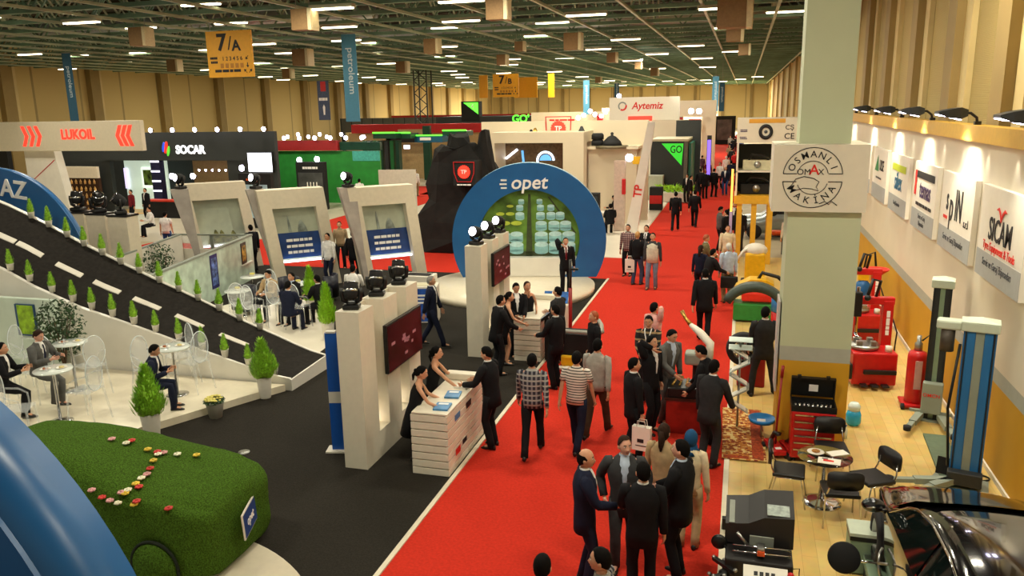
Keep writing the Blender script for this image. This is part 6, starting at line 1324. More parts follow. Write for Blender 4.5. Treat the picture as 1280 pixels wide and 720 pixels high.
# ---- green wall with red band
t=thing('green_wall_stand','long bright green stand wall under a dark red band','exhibition stand',(-25,45,.03)); blk(t,'green_wall',GRN,-3.4,3.8,0,.2,0,3.2); blk(t,'red_band',mat('band_dark_red','9c2220',.5,var=.05),-3.5,1.2,-.3,.1,3.25,3.85); blk(t,'bottle_row',DKG,1.2,3.9,-.1,.2,3.25,3.75); blk(t,'teal_end',mat('teal_print','4ab0a0',.5,var=.1),2.0,3.82,-.03,-.001,2.6,3.2)
for i in range(7): lamp((-28.3+i*1.05,44.4,4.05),'violet-white spotlight above the dark red band, %s from the left'%ordn(i),1.05)
def pylon(p,w,h,label,pic,ttl,lamps=True,rz=0):
    t=thing('picture_pylon',label,'pylon',p,rz); blk(t,'frame',BLACKM,-w,w,0,.35,0,h,.02); a=blk(t,'picture',pic,-w+.13,w-.13,-.02,-.002,h*.36,h*.78)
    mb=MB(); mb.at(front((0,-.01,h*.88))); bars(mb,1,.13,.1,w*1.1,9); obj('heading_lettering',mb,WHT,t); blk(t,'sill',mat('sill_olive','6a6048',.5,var=.05),-w+.13,w-.13,-.03,-.002,h*.30,h*.355)
    return t
pt=pylon(P(391,262,.03),.92,2.75,'black pylon with a dark picture of white glassware before the green wall',mat('picture_graphite','4a4c4a',.4,var=.25,scale=1.5),'petkim')
for k in range(4): mb=MB(); mb.lathe([(.05,0),(.09,.15),(.03,.35),(.03,.5)],8,(-.2+.2*k,-.04,1.1)); obj('glassware_print',mb,WHITE,pt)
mb=MB(); mb.sph((.0,-.04,.45),(.08,.01,.14),10,6); obj('flame_mark',mb,mat('red_flame','e83424'),pt)
pylon(P(447,245,.03),.95,2.55,'black pylon with a blue coast picture before the dark green fins',mat('coast_print','3f9ac0',.4,var=.35,scale=1.1),'terminal')
for i,(px,py,y) in enumerate(((375,200,42),(397,199,42),(433,193,47),(454,192,47))): lamp(tuple(PY(px,py,y)),'spotlight on a black picture pylon, %s from the left'%ordn(i),1.35)
t=thing('green_fin_wall','row of dark green and grey vertical fins behind the coast picture','fin wall',tuple(P(482,238,.03)))
for k in range(7): blk(t,'fin',(DKG,DGR,mat('fin_green','1e6a34',.4,var=.05))[k%3],-1.6+.42*k,-1.34+.42*k,0,.5,0,3.5)
# ---- small desk booth between portal and rocks
t=thing('grey_partition','pale grey partition wall beside the small white desk','partition',tuple(P(497,272,.03)),.25); blk(t,'panel',mat('partition_grey','c4bcae',.5,var=.03),-1.0,1.0,.5,.6,0,2.5)
t=thing('white_desk','small white desk with the ginger-haired sitter','desk',tuple(P(503,283,.03))); blk(t,'desk_body',WHITE2,-.4,.4,-.3,.3,0,.9,.02); blk(t,'desk_top',RED2,-.45,.45,-.32,.32,.9,.94,.01)
t=thing('dark_booth_gate','dark green gate frame of a far booth with a small lit sign','booth',tuple(P(512,225,.03))); blk(t,'left_post',BLACKM,-1.9,-1.5,0,.4,0,3.6); blk(t,'right_post',DKG,1.3,1.9,0,.4,0,4.3); blk(t,'lintel',BLACKM,-1.9,1.9,0,.4,3.0,3.5); blk(t,'back',mat('booth_beige','b89a6a'),-1.5,1.3,1.5,1.6,0,4.0); blk(t,'lit_sign',SCR,-.35,.15,-.05,-.001,2.5,2.8)
for i,(x0,x1,z,y,l) in enumerate(((466,494,167,52,'left'),(494,513,167,53,'middle'),(553,583,164,55,'right'))):
    a,b=PY(x0,z,y),PY(x1,z,y); t=thing('neon_canopy','canopy with green neon edge high over the far booths, %s one'%l,'canopy',((a.x+b.x)/2,y,a.z)); w=(b.x-a.x)/2; blk(t,'canopy_slab',DKG,-w,w,0,1.5,-.35,.0); blk(t,'neon_edge',GRL,-w,w,-.03,.0,.0,.1)
a,b=PY(518,171,54),PY(553,171,54); t=thing('neon_canopy','canopy with teal sign band and green edge beside the rocks','canopy',((a.x+b.x)/2,54,a.z)); w=(b.x-a.x)/2; blk(t,'canopy_slab',mat('teal_band','1a5a78',.4,var=.03),-w,w,0,1.5,-.4,.05); blk(t,'neon_edge',GRL,-w,w,-.03,0,.05,.14); blk(t,'sign_plate',WHT,-w*.6,.2,-.04,-.031,-.25,-.05)
t=thing('red_roofed_booths','row of red-topped beige booths behind the green neon canopies','booth',(-24,66,.03)); blk(t,'booth_wall',mat('booth_beige','b89a6a'),-10,9,0,.3,0,3.6); blk(t,'red_roof',RED2,-9.5,8,-.4,.4,3.6,4.35); blk(t,'white_counter',WHITE,-8,7,-1.5,-1,0,1.1)
for i,px in enumerate((360,373,386,400,409,427,455)): lamp(tuple(PY(px,171-(i%2)*3,62)),'spotlight over the red-topped booths, %s from the left'%ordn(i),1.3)
# grey high curtain wall far behind
a,b=PY(425,150,92),PY(545,147,92); t=thing('grey_panel_band','long grey panelled band wall high behind the far booths','wall panel',((a.x+b.x)/2,92,.03)); w=(b.x-a.x)/2
mb=MB(); mb.box(-w,w,0,.3,2.9,4.6); obj('band',mb,mat('band_grey','5c5c56',.6,var=.08,scale=.6),t)
for k in range(9): blk(t,'panel_joint',DGR,-w+.1+2*w*k/9,-w+.2+2*w*k/9,-.04,.0,2.9,4.6)
for x in(-w+.3,w-.3): blk(t,'leg',DGR,x-.2,x+.2,0,.3,0,2.9)
t=thing('dark_go_building','dark building with a green corner sign and lit GO letters far behind the rocks','exhibition stand',(-24,84,.03)); a,b=PY(545,150,84),PY(668,150,84)
blk(t,'building_body',DGR,a.x+24,b.x+24,0,6,0,PY(600,146,84).z); a2,b2=PY(579,135,84),PY(598,135,84); blk(t,'corner_box',BLACKM,a2.x+24-.2,b2.x+24+.1,-.1,1,4.2,PY(590,127,84).z)
za,zb=PY(590,143,84).z,PY(590,128.5,84).z; mb=MB(); mb.prism([(a2.x+24+.1,zb),(b2.x+24,zb),(b2.x+24,za)],lambda x,z:(x,-.16,z),lambda x,z:(x,-.11,z)); obj('green_triangle',mb,GRL,t)
mb=MB(); mb.at(front((a2.x+24+1.1,-.2,zb-.45))); TM(mb,'4',.7,M.Identity(4),.01,.02); obj('digit_lettering',mb,WHT,t)
c=PY(651,149,84); mb=MB(); mb.at(front((c.x+24,-.05,c.z))); TM(mb,"GO'",1.1,M.Identity(4),.02,.02); obj('go_lettering',mb,GRL,t)
# ---- black rocks with red badge
ROCK=mat('black_rock','100e0c',.85,var=.35,scale=2.5,bump=.6)
t=thing('rock_formation','tall jagged black rock formation with a red TP badge beside the blue picture arch','rock display',(-10.9,30.6,.03))
def rock(pts,depth,seed,name='crag'):
    rnd=random.Random(seed); mb=MB(); rings=[]
    for i,(zz,xl,xr) in enumerate(pts):
        n=9; cxx=(xl+xr)/2; rx=(xr-xl)/2; rings.append([(cxx+rx*cos(2*PI*k/n)*(.8+.36*rnd.random()),depth*(1-.35*i/len(pts))*sin(2*PI*k/n)*(.85+.3*rnd.random()),zz+(.0 if i==0 else rnd.uniform(-.12,.12))) for k in range(n)])
    mb.ring(rings,False); return obj(name,mb,ROCK,t)
rock([(0,-2.2,1.9),(.6,-2.0,1.9),(1.3,-1.85,2.0),(2.1,-1.75,2.05),(2.8,-1.6,1.95),(3.5,-1.45,1.5),(4.0,-1.2,1.1),(4.2,-.9,.7)],1.1,3)
rock([(2.5,-.6,.7),(3.4,-.55,.65),(4.2,-.5,.55),(4.6,-.35,.35)],.6,5,'left_peak')
rock([(2.5,.5,1.75),(3.4,.6,1.5),(4.2,.75,1.3),(4.72,.85,1.2)],.55,8,'right_peak')
rock([(0,-1.3,-.2),(.7,-1.2,-.3),(1.4,-1.0,-.4)],.9,12,'front_boulder')
def badge(t,c,s,m_ring,m_disc,txt='TP'):
    mb=MB(); T=front(c); mb.at(T)
    o_=[(-.5,.45),(.5,.45),(.48,-.05),(.33,-.45),(-.33,-.45),(-.48,-.05)]
    mb.ring([[(x*s*k,y*s*k,zz) for x,y in o_] for k,zz in((.93,0),(1.0,0),(1.0,.02),(.93,.02))],False,False); obj('badge_outline',mb,m_ring,t)
    mb=MB(); mb.at(T); mb.prism([((.30 if k%2 else .265)*s*cos(2*PI*k/40),(.30 if k%2 else .265)*s*sin(2*PI*k/40)) for k in range(40)],lambda a,b:(a,b,.0),lambda a,b:(a,b,.03)); obj('badge_disc',mb,m_disc,t)
    mb=MB(); mb.at(T@M.Translation((0,0,.04))); TM(mb,txt,.24*s,M.Identity(4),.01,.02); obj('badge_lettering',mb,WHT,t)
bz=PY(580,215,29.2); badge(t,(bz.x+10.9,29.2-30.6,bz.z-.03),.86,RED2,REDL)
mb=MB(); mb.at(front((bz.x+10.9,29.2-30.6,bz.z-.52))); bars(mb,1,.05,.1,.62,4); obj('badge_caption',mb,WHT,t)
blk(t,'badge_mount',BLACKM,bz.x+10.9-.45,bz.x+10.9+.45,29.2-30.6+.02,-.6,bz.z-.55,bz.z+.38)
# ---- white petrol-company building
BW=mat('building_white','d6c8ac',.5,var=.02,scale=.7)
t=thing('white_pavilion','large white two-level pavilion with a red TP badge and a wide screen opening','exhibition stand',(-8,38,.03))
blk(t,'upper_wall',BW,-5.1,3.5,2.2,2.5,0,4.92); blk(t,'front_lintel',BW,-3.8,.75,-.3,2.2,3.95,4.45); blk(t,'front_post',BW,-.25,.75,-.3,.5,0,3.95); blk(t,'left_post',BW,-3.8,-3.65,-.3,2.2,0,3.95)
blk(t,'inner_wall',BW,.75,3.1,.9,1.1,0,3.72); blk(t,'balcony_ledge',BW,.75,3.2,.6,2.2,3.6,3.72)
blk(t,'screen_wall',mat('screen_wall_brown','6a543c',.3,var=.15),-3.65,-.25,1.6,1.8,.0,3.9)
badge(t,(PY(697,163,40).x+8,2.17,PY(697,163,40).z+.05),1.35,RED2,REDL)
fin=MB(); fin.prism([(3.0,0),(3.55,0),(4.25,4.9),(3.95,4.9)],lambda a,b:(a,-2.2,b),lambda a,b:(a,-1.9,b)); obj('leaning_fin',fin,WHITE2,t)
mb=MB(); mb.at(TX((3.58,-2.22,1.9),(.12,0,1),(-1,0,.12))); TM(mb,'TP',.5,M.Identity(4),.01,.02); obj('fin_lettering',mb,REDT,t)
mb=MB(); mb.prism([(3.0,0),(3.5,0),(3.5,3.2),(3.0,3.2)],lambda a,b:(-.6+a,-1.6,b),lambda a,b:(-.6+a,-1.4,b)); obj('side_panel',mb,mat('panel_rose','cbb4a4',.5,var=.05),t)
blk(t,'yellow_sign',YELP,3.05,3.75,-.2,-.1,2.95,3.3)
mb=MB(); mb.rbox(2.78,2.95,-1.75,-1.6,1.7,2.4,.03); obj('red_hose_unit',mb,RED2,t)
# lit shapes on the screen wall
mb=MB(); mb.tube([(-1.55+.42*cos(a),1.55,3.0+.42*sin(a)) for a in [PI*k/16 for k in range(17)]]+[(-1.97+.02,1.55,2.9)],.055,8); obj('lit_arc',mb,mat('lit_blue_white','d8ecff',.4,var=0,emit=2.2),t)
mb=MB(); mb.prism([(-1.9+.35*0,3.0)]+[(-1.55+.3*cos(a),3.0+.3*sin(a)) for a in [PI*k/12 for k in range(13)]],lambda a,b:(a,1.56,b),lambda a,b:(a,1.59,b)); obj('lit_half_disc',mb,mat('lit_sky_blue','6ab4ee',.4,var=0,emit=1.0),t)
mb=MB(); mb.prism([(-.62,3.55),(-.28,3.55),(-.28,1.8),(-.45,1.8)],lambda a,b:(a,1.5,b),lambda a,b:(a,1.58,b)); obj('pink_panel',mb,mat('lit_pink','f05a8a',.4,var=0,emit=.9),t)
mb=MB(); mb.bar((-3.6,1.5,3.1),(-3.0,1.5,3.55),.12,.1); obj('lit_tube',mb,SCR,t)
mb=MB(); mb.tube([(-2.75,1.55,3.5),(-2.7,1.55,3.0),(-2.72,1.55,2.2)],.06,8); obj('blue_tube',mb,mat('lit_sky_blue','6ab4ee'),t)
lamp(tuple(PY(787,197,37.0)),'single warm wall spotlight on an arm at the white pavilion',1.4)
for i,(px,py,l) in enumerate(((664,168,'black figure'),(669,166,'brown vase'),(727,164,'small dark speaker'))):
    p=PY(px,py+4,39.2); tag(obj('ledge_ornament',MB().lathe([(.1,0),(.2,.1),(.12,.25),(.05,.4)],10),(BLACKM,mat('brass','b8924a'),DGR)[i],None,p),'%s standing on the front ledge of the white pavilion'%l,'ornament')
for i,(px,py,l,m) in enumerate(((747,176,'stacked black drums',0),(765,176,'low black dome with knob',1))):
    p=PY(px,py+6,38.9); t2=thing('roof_model','%s on the balcony ledge of the white pavilion'%l,'model',p)
    if m==0: 
        for k in range(2): mb=MB(); mb.lathe([(.3,.3*k),(.3,.3*k+.2),(.24,.3*k+.29)],14); obj('drum',mb,BLACKM,t2)
    else: mb=MB(); mb.lathe([(.5,0),(.42,.2),(.2,.42),(.06,.48),(.08,.6),(.01,.64)],16); obj('dome',mb,BLACKM,t2); mb=MB(); mb.lathe([(.8,-.12),(.8,0),(.5,.01)],18); obj('dome_base',mb,mat('sill_olive','6a6048'),t2)
t=thing('black_cabinet','black cabinet at the corner of the white pavilion','cabinet',tuple(PY(741,262,36.2))); t.location.z=.035; blk(t,'cabinet_body',BLACKM,-.35,.3,-.2,.3,0,1.75,.02)
for k in range(3): blk(t,'drawer_front',DGR,-.3,.25,-.215,-.201,.2+.5*k,.62+.5*k)
t=thing('white_table','white table with two seated people at the tall white wall','table',tuple(P(757,285,.035))); blk(t,'tabletop',WHITE2,-.7,.5,-.4,.4,.72,.76,.01); 
for x in(-.5,.3): mb=MB(); mb.cyl((x,0,0),(x,0,.72),.03); obj('leg',mb,CHROME,t)
for px,py,l in((764,288,'near'),(770,283,'far')):
    t=thing('bar_stool','thin-legged stool at the %s side of the white table'%l,'stool',tuple(P(px,py,.035))); mb=MB(); mb.rbox(-.2,.2,-.2,.2,.42,.46,.01); obj('seat',mb,RED2,t)
    for a in range(4): mb=MB(); mb.cyl((.18*cos(a*PI/2+.78),.18*sin(a*PI/2+.78),.42),(.25*cos(a*PI/2+.78),.25*sin(a*PI/2+.78),0),.012,n=6); obj('leg',mb,CHROME,t)
t=thing('oil_display','black and red oil can display box on the white floor edge','display box',tuple(P(820,262,.035))); blk(t,'black_body',BLACKM,-.35,.35,-.25,.25,0,1.25,.03); blk(t,'red_panel',RED2,-.33,.33,-.26,-.251,.35,.8)
# ---- green GO corner, planter, tall white gate
t=thing('dark_go_corner','dark corner stand with a bright green triangle reading GO','exhibition stand',(-4.0,50,.03)); blk(t,'front_wall',DGR,-1.45,.55,0,.2,0,3.45); blk(t,'side_wall',mat('side_taupe','6a6458',.6,var=.05),.55,.75,0,4,0,3.5); blk(t,'roof_slab',mat('roof_cream','d0c4a8',.5,var=.02),-1.45,.8,-.1,4,3.45,3.58); blk(t,'rear_tower',DGR,-.3,1.3,4.2,4.6,0,4.6); blk(t,'teal_edge',mat('teal_edge','2a7a68',.4,var=.05),.8,.95,.5,4.2,0,3.3)
mb=MB(); mb.prism([(-.8,3.32),(.5,3.32),(.42,2.0)],lambda a,b:(a,-.05,b),lambda a,b:(a,-.01,b)); obj('green_triangle',mb,mat('bright_green','38d838',.5,var=0,emit=.6),t)
mb=MB(); mb.at(front((.08,-.06,2.95))); TM(mb,'GO',.62,M.Identity(4),.01,.01,'CENTER',.75); obj('go_lettering',mb,BLKT,t)
blk(t,'white_steps',mat('steps_grey','b8b8a8',.5,var=.03),-1.6,-.6,-1.0,-.1,0,1.45)
t=thing('planter','long white planter of bright green shrubs under the green triangle','planter',(-3.95,49.0-.6,.03)); 
blk(t,'trough',WHITE,-1.0,1.3,-.4,.4,0,.55,.02); mb=MB(); rnd=random.Random(9)
for i in range(260): c=V((rnd.uniform(-.95,1.2),rnd.uniform(-.35,.35),.5+.4*rnd.random())); d=V((rnd.gauss(0,1),rnd.gauss(0,1),1)).normalized(); sd=d.cross(V((rnd.gauss(0,1),rnd.gauss(0,1),0))).normalized(); mb.add([c-sd*.05,c+sd*.05,c+d*.25],[(0,1,2)])
obj('shrub_leaves',mb,LEAFL,t)
t=thing('violet_light_column','thin column with a violet light strip beside the green corner','light column',(-2.3,58,.006)); blk(t,'column',DGR,-.15,.15,0,.3,0,3.5); blk(t,'violet_strip',mat('violet_light','8a6aff',.4,var=0,emit=1.2),-.12,.12,-.03,-.001,.6,3.2)
t=thing('white_gate','tall white gate stand with red panels behind the green corner','exhibition stand',(-4.55,68,.03))
blk(t,'left_wall',WHITE,-2.8,-1.2,0,.5,0,4.6); blk(t,'beam',BW,-2.8,2.3,0,.6,4.6,5.9); blk(t,'right_pillar',BW,1.2,2.3,0,.8,0,4.6); blk(t,'red_panel',mat('panel_dark_red','a82018',.5,var=.05),-1.2,-.3,.2,.4,0,4.6); blk(t,'bright_red_panel',RED2,.1,1.1,.6,.8,0,4.4); mb=MB(); mb.at(front((-2.2,-.02,4.0))); bars(mb,2,.2,.35,.7,6); obj('mark_lettering',mb,GLD,t)
for i,(px,py) in enumerate(((864,139),(874,139),(838,146))): lamp(tuple(PY(px,py,66)),'strong violet-white spotlight at the tall white gate, %s from the left'%ordn(i),1.7)
t=thing('aytemiz_stand','white curved stand with the red word Aytemiz above the far pavilions','exhibition stand',(-7.2,62,.03))
blk(t,'tall_wall',mat('stand_bright_white','ece4d0',.5,var=.01),-2.75,2.5,0,.4,0,6.2); blk(t,'red_bar',REDL,-1.3,.5,-.05,-.001,4.45,4.8); blk(t,'lower_box',BW,.6,3.2,-1.2,0,0,4.5)
mb=MB(); mb.at(front((.1,-.02,5.55))); TM(mb,'Aytemiz',.72,M.Identity(4),.01,.02,'CENTER',.95,.2); obj('name_lettering',mb,REDT,t)
mb=MB(); mb.at(front((-1.75,-.02,5.55))); arc_line(mb,.28,.4,4.0,.05,0,0); obj('grey_swirl',mb,GREYM,t); mb=MB(); mb.at(front((-1.75,-.02,5.55))); arc_line(mb,.28,4.2,6.6,.06,0,0); obj('red_swirl',mb,REDT,t)
t=thing('long_white_stand','long white stand wall with small red marks behind the TP badge','exhibition stand',(-13,74,.03)); blk(t,'wall',mat('long_wall_white','cfc2a6',.5,var=.02),-6.2,5.5,0,.4,0,5.1)
mb=MB(); mb.at(front((-3.2,-.02,4.3))); bars(mb,1,.3,.1,2.6,4); obj('red_lettering',mb,REDT,t); blk(t,'red_mark',RED2,.0,.55,-.03,-.001,4.1,4.8); blk(t,'dark_red_box',mat('booth_maroon','5a1a1c'),2.6,3.3,-.6,-.1,3.2,3.5)
for i,(px,py) in enumerate(((723,147),(730,144),(738,139),(744,143),(752,145),(757,140),(774,120))): lamp(tuple(PY(px,py,64+(i%3))),'bright spotlight cluster lamp left of the Aytemiz wall, %s from the left'%ordn(i),1.4)
t=thing('dark_picture_wall','dark framed picture wall at the end of the red carpet','picture',(-2.6,118,.006)); blk(t,'frame',BLACKM,-1.6,1.4,0,.3,0,3.9); blk(t,'print',mat('picture_brown','5a4a44',.5,var=.3,scale=1),-1.1,.9,-.04,-.001,.6,3.4)
t=thing('small_far_kiosk','small pale green and red kiosk left of the dark picture at the carpet end','kiosk',(-4.6,112,.006)); blk(t,'green_top',mat('kiosk_green','a0b48a',.5,var=.05),-.7,.7,0,.5,1.5,2.6); blk(t,'red_base',RED2,-.7,.7,0,.5,0,1.5)
t=thing('far_white_booth','far white booth row at the rear wall','booth',(-12,130,.03)); blk(t,'wall',BW,-10,8,0,.4,0,4.4); blk(t,'header',WHITE,-10,8,-.3,0,4.4,5.2)
t=thing('far_red_booth','far red and cream booth row left of the rear booths','booth',(-42,120,.03)); blk(t,'wall',mat('booth_beige','b89a6a'),-12,14,0,.4,0,3.6); blk(t,'header',RED2,-12,14,-.3,0,3.6,4.6)
# ---- hanging hall signs and banners
SY=mat('sign_yellow','eaa81c',.5,var=.02)
def hall_sign(c,w,h,label,title,sub=True,rz=0,ysc=1):
    t=thing('hall_sign',label,'hanging sign',c,rz); blk(t,'board',SY,-w/2,w/2,-.04,.04,-h,0)
    for x in(-w*.4,w*.4): mb=MB(); mb.cyl((x,0,0),(x,0,max(.3,ZT-c[2])),.015,n=5); obj('cable',mb,STEEL,t)
    if title: mb=MB(); mb.at(front((0,-.045,-h*.27))); TM(mb,title[0],h*.50,M.Translation((-w*.16,.02,0)),.004,.03); TM(mb,'/',h*.42,M.Translation((.02*w,-.02,0)),.004); TM(mb,title[1],h*.32,M.Translation((w*.16,-.06*h,0)),.004,.03); obj('number_lettering',mb,BLKT,t)
    if title and sub:
        mb=MB(); mb.at(front((0,-.045,-h*.6))); TM(mb,'1 2 3 4 5 6',h*.12,M.Translation((.05*w,0,0)),.004,.01); mb.T=mb.T@M.Translation((-w*.36,.02*h,0)); bars(mb,2,h*.05,h*.09,w*.16,3); mb.T=mb.T@M.Translation((w*.28,-h*.28,0)); bars(mb,1,h*.06,h*.1,w*.6,5); obj('small_lettering',mb,BLKT,t)
        mb=MB()
        for k,(dx,dz,an) in enumerate(((.38,-.58,-2.3),(.38,-.74,-PI/2),(.33,-.88,2.3),(.43,-.88,.8))):
            p=V((w*dx,-.046,h*dz)); d=V((cos(an),0,sin(an))); mb.bar(p-d*.09,p+d*.05,.035,.006); s_=V((-sin(an),0,cos(an))); mb.add([p+d*.12,p+d*.02+s_*.07,p+d*.02-s_*.07],[(0,1,2)])
        obj('arrows',mb,BLKT,t)
        mb=MB()
        for k in range(5): mb.box(-.22*w+k*.11*w,-.15*w+k*.11*w,-.047,-.044,-.80*h,-.70*h)
        obj('pictograms',mb,mat('sign_amber','b87a14',.5,var=0),t)
p=PY(285,38.5,30); hall_sign((p.x,30,p.z),2.15,1.85,'big yellow hanging sign reading 7/A at the upper left','7A')
p=PY(632,92.5,62); hall_sign((p.x,62,p.z),2.1,1.75,'yellow hanging sign reading 7/B in the middle distance','7B')
p=PY(657,96.5,66); hall_sign((p.x,66,p.z),2.0,1.65,'plain yellow hanging sign right behind the 7/B sign',None)
p=PY(604,94,64); hall_sign((p.x,64,p.z),.72,1.8,'narrow yellow hanging panel seen edge-on left of the 7/B sign',None)
p=PY(689,92,70); hall_sign((p.x,70,p.z),.55,2.0,'narrow yellow hanging panel right of the twin yellow signs',None)
BAN=mat('banner_blue','4a86a4',.7,var=.03); BAN2=mat('banner_teal','2c5c78',.7,var=.03)
def banner(px,pt,pb,y,w,label,m,txt='petroleum',lean=0):
    a=PY(px,pt,y); bz_=PY(px+lean,pb,y).z; h=a.z-bz_; t=thing('hall_banner',label,'banner',a,0,'blue banners under the roof')
    mb=MB(); mb.box(-w/2,w/2,-.015,.015,-h,0); obj('cloth',mb,m,t); mb=MB(); mb.cyl((-w/2,0,0),(w/2,0,0),.03,n=6); obj('top_rod',mb,STEEL,t)
    if txt: mb=MB(); mb.at(TX((w*.08,-.02,-h*.42),(0,0,-1),(1,0,0))); TM(mb,txt,w*.62,M.Identity(4),.004,.01,'CENTER',1.12); obj('name_lettering',mb,mat('banner_lettering','c4d4da',.6,var=0),t)
    if a.z<ZT: mb=MB(); mb.cyl((0,0,0),(0,0,ZT-a.z),.012,n=5); obj('cable',mb,STEEL,t)
banner(435,42,152,38,.78,'light blue petroleum banner, largest one left of centre',BAN,lean=3)
banner(82,66,152,40,.62,'dark teal petroleum banner at the far left over the off-white fascia',BAN2,lean=4)
banner(895,95,139,75,.55,'light blue banner near the column, left of a pair',BAN)
banner(903,103,139,84,.50,'slim light blue banner near the column, right of a pair',BAN2)
banner(733,100,143,72,.55,'slim blue banner above the long white stand',BAN)
banner(771,104,123,88,.5,'short blue banner left of the Aytemiz wall',BAN2)
t=thing('flag_banner','blue and red hanging flag banner with a white figure at the left wall','banner',PY(403,101,58)); blk(t,'cloth',mat('flag_blue','44506a',.7,var=.1),-.5,.5,-.02,.02,-3.0,0); blk(t,'red_top',RED2,-.2,.25,-.03,-.021,-.8,-.05); mb=MB(); mb.at(front((0,-.03,-1.4))); bars(mb,1,.22,.1,.8,4); obj('white_lettering',mb,WHT,t); mb=MB(); mb.prism([(-.06,-2.6),(.06,-2.6),(.1,-2.0),(0,-1.8),(-.1,-2.0)],lambda a,b:(a,-.03,b),lambda a,b:(a,-.021,b)); obj('white_figure',mb,WHT,t); mb=MB(); mb.cyl((0,0,0),(0,0,1.2),.015,n=5); obj('cable',mb,STEEL,t)
t=thing('lattice_tower','dark steel lattice tower rising behind the far stands','lattice tower',(PY(525,100,80).x,80,.03))
for sx in(-.7,.7):
    for sy in(0,1.4): blk(t,'chord',DGR,sx-.06,sx+.06,sy-.06,sy+.06,0,ZT)
for k in range(7):
    z=1+k*1.25; mb=MB(); mb.bar((-.7,0,z),(.7,0,z+1.2),.08); mb.bar((.7,0,z),(-.7,0,z+1.2),.08); obj('brace',mb,DGR,t)
# ================================================================ WHO STANDS WHERE
H=at_head
def pp(hx,hy,face,label,h=1.75,z=0.0,dx=0,dy=0,**k):
    # stand the person so that the head falls on this view ray, whatever the pose
    p=dict(lean=0,sit=None,rh=(.26,.03,.80),lh=(-.26,.03,.80),rf=(.10,.02,0),lf=(-.10,-.02,0)); p.update(POSES[k.get('pose','stand')]); p.update({a:b for a,b in k.items() if a in p})
    J=skeleton(dict(p=p,fem=k.get('female',False))); s=h/1.75; hd=J['head']*s; f=math.radians(face)
    q=P(hx,hy,z+hd.z); off=V((hd.x*cos(f)-hd.y*sin(f),hd.x*sin(f)+hd.y*cos(f),0))
    person(q-off+V((dx,dy,0)),face,h,label=label,z=z,**k)
# front group on the red carpet
pp(741,574,-75,'balding person in a dark navy suit, left of the foreground circle, facing right',pose='talk',top='navy',hair='black',style='bald',fat=1.06,turn=-10,h=1.76,dx=-.08)
pp(781,557,-170,'person in an open grey suit and pale blue shirt facing the camera, foreground circle',pose='hip',top='dgrey',shirt='lblue',hair='brown',style='short',h=1.77,sk=2,turn=20)
pp(804,590,8,'person in a black suit seen from behind, front middle of the foreground circle',pose='talkL',top='black',h=1.74,turn=10)
pp(851,562,75,'stout person in a black suit and white shirt on the right of the foreground circle',pose='both',top='black',shirt='lblue',fat=1.07,h=1.8,sk=2)
pp(750,700,80,'person in a grey checked shirt at the bottom edge, facing left',pose='talk',kind='shirt',top='check',legs='jeans',h=1.74,turn=10)
pp(678,708,0,'person with short black hair cut off by the bottom edge, far left one',pose='stand',kind='shirt',top='dgrey',legs='black',h=1.72)
pp(830,540,-15,'person with long brown hair and a beige cardigan, seen from behind beside the blue headscarf',pose='talk',kind='sweater',top='beige',legs='black',style='long',hair='brown',female=True,h=1.66)
pp(864,548,-10,'person in a dark blue headscarf and cream coat, seen from behind',pose='stand',kind='sweater',top='cream',legs='beige',style='scarf',female=True,h=1.63)
# walking away on the left of the carpet
pp(665,451,5,'person in a black and white checked shirt walking away along the carpet edge',pose='walk',kind='shirt',top='check',legs='black',h=1.76)
pp(721,448,-8,'person in a striped grey tee shirt walking away, carrying a leaflet',pose='walk2',kind='tee',top='stripe',legs='navy',h=1.74)
pp(747,432,-12,'person in a plain grey long-sleeved shirt walking away beside the striped tee',pose='walk',kind='shirt',top='lgrey',legs='brown',h=1.77)
# group by the machine stand
pp(793,456,-60,'person in a black suit holding a white paper carrier bag',pose='stand2',top='black',turn=-10,h=1.73)
pp(815,428,-120,'person in a black suit raising a hand to the face, open white shirt',pose='phone',top='black',shirt='white',h=1.77)
pp(840,420,-130,'person in a grey blazer with receding hair, leaning over the display',pose='lean2',top='grey',shirt='lblue',style='crop',h=1.78,nod=20)
pp(876,440,75,'person in a black and yellow jacket bending over the tester arm',pose='bend2',kind='sweater',top='black',legs='black',h=1.74,nod=25)
pp(893,459,-30,'person in a charcoal suit seen from behind by the patterned rug',pose='bend2',top='charcoal',h=1.76,rh=(.2,.4,.9),lh=(-.25,.1,.8),lean=8)
pp(811,402,175,'person in a banded dark sweater with a white lanyard facing the camera',pose='both',kind='sweater',top='sweater',tie='white',legs='black',h=1.74,nod=15)
pp(818,385,-40,'person in a pale pink shirt behind the lanyard wearer',pose='phone',kind='shirt',top='pink',legs='ljeans',h=1.72)
pp(882,342,2,'large person in a black suit walking away up the middle of the red carpet',pose='walk2',top='black',h=1.82,fat=1.05)
pp(957,391,10,'person in a charcoal suit seen from behind beside the displayed wheel',pose='wide',top='charcoal',h=1.8,turn=-30,fat=1.03)
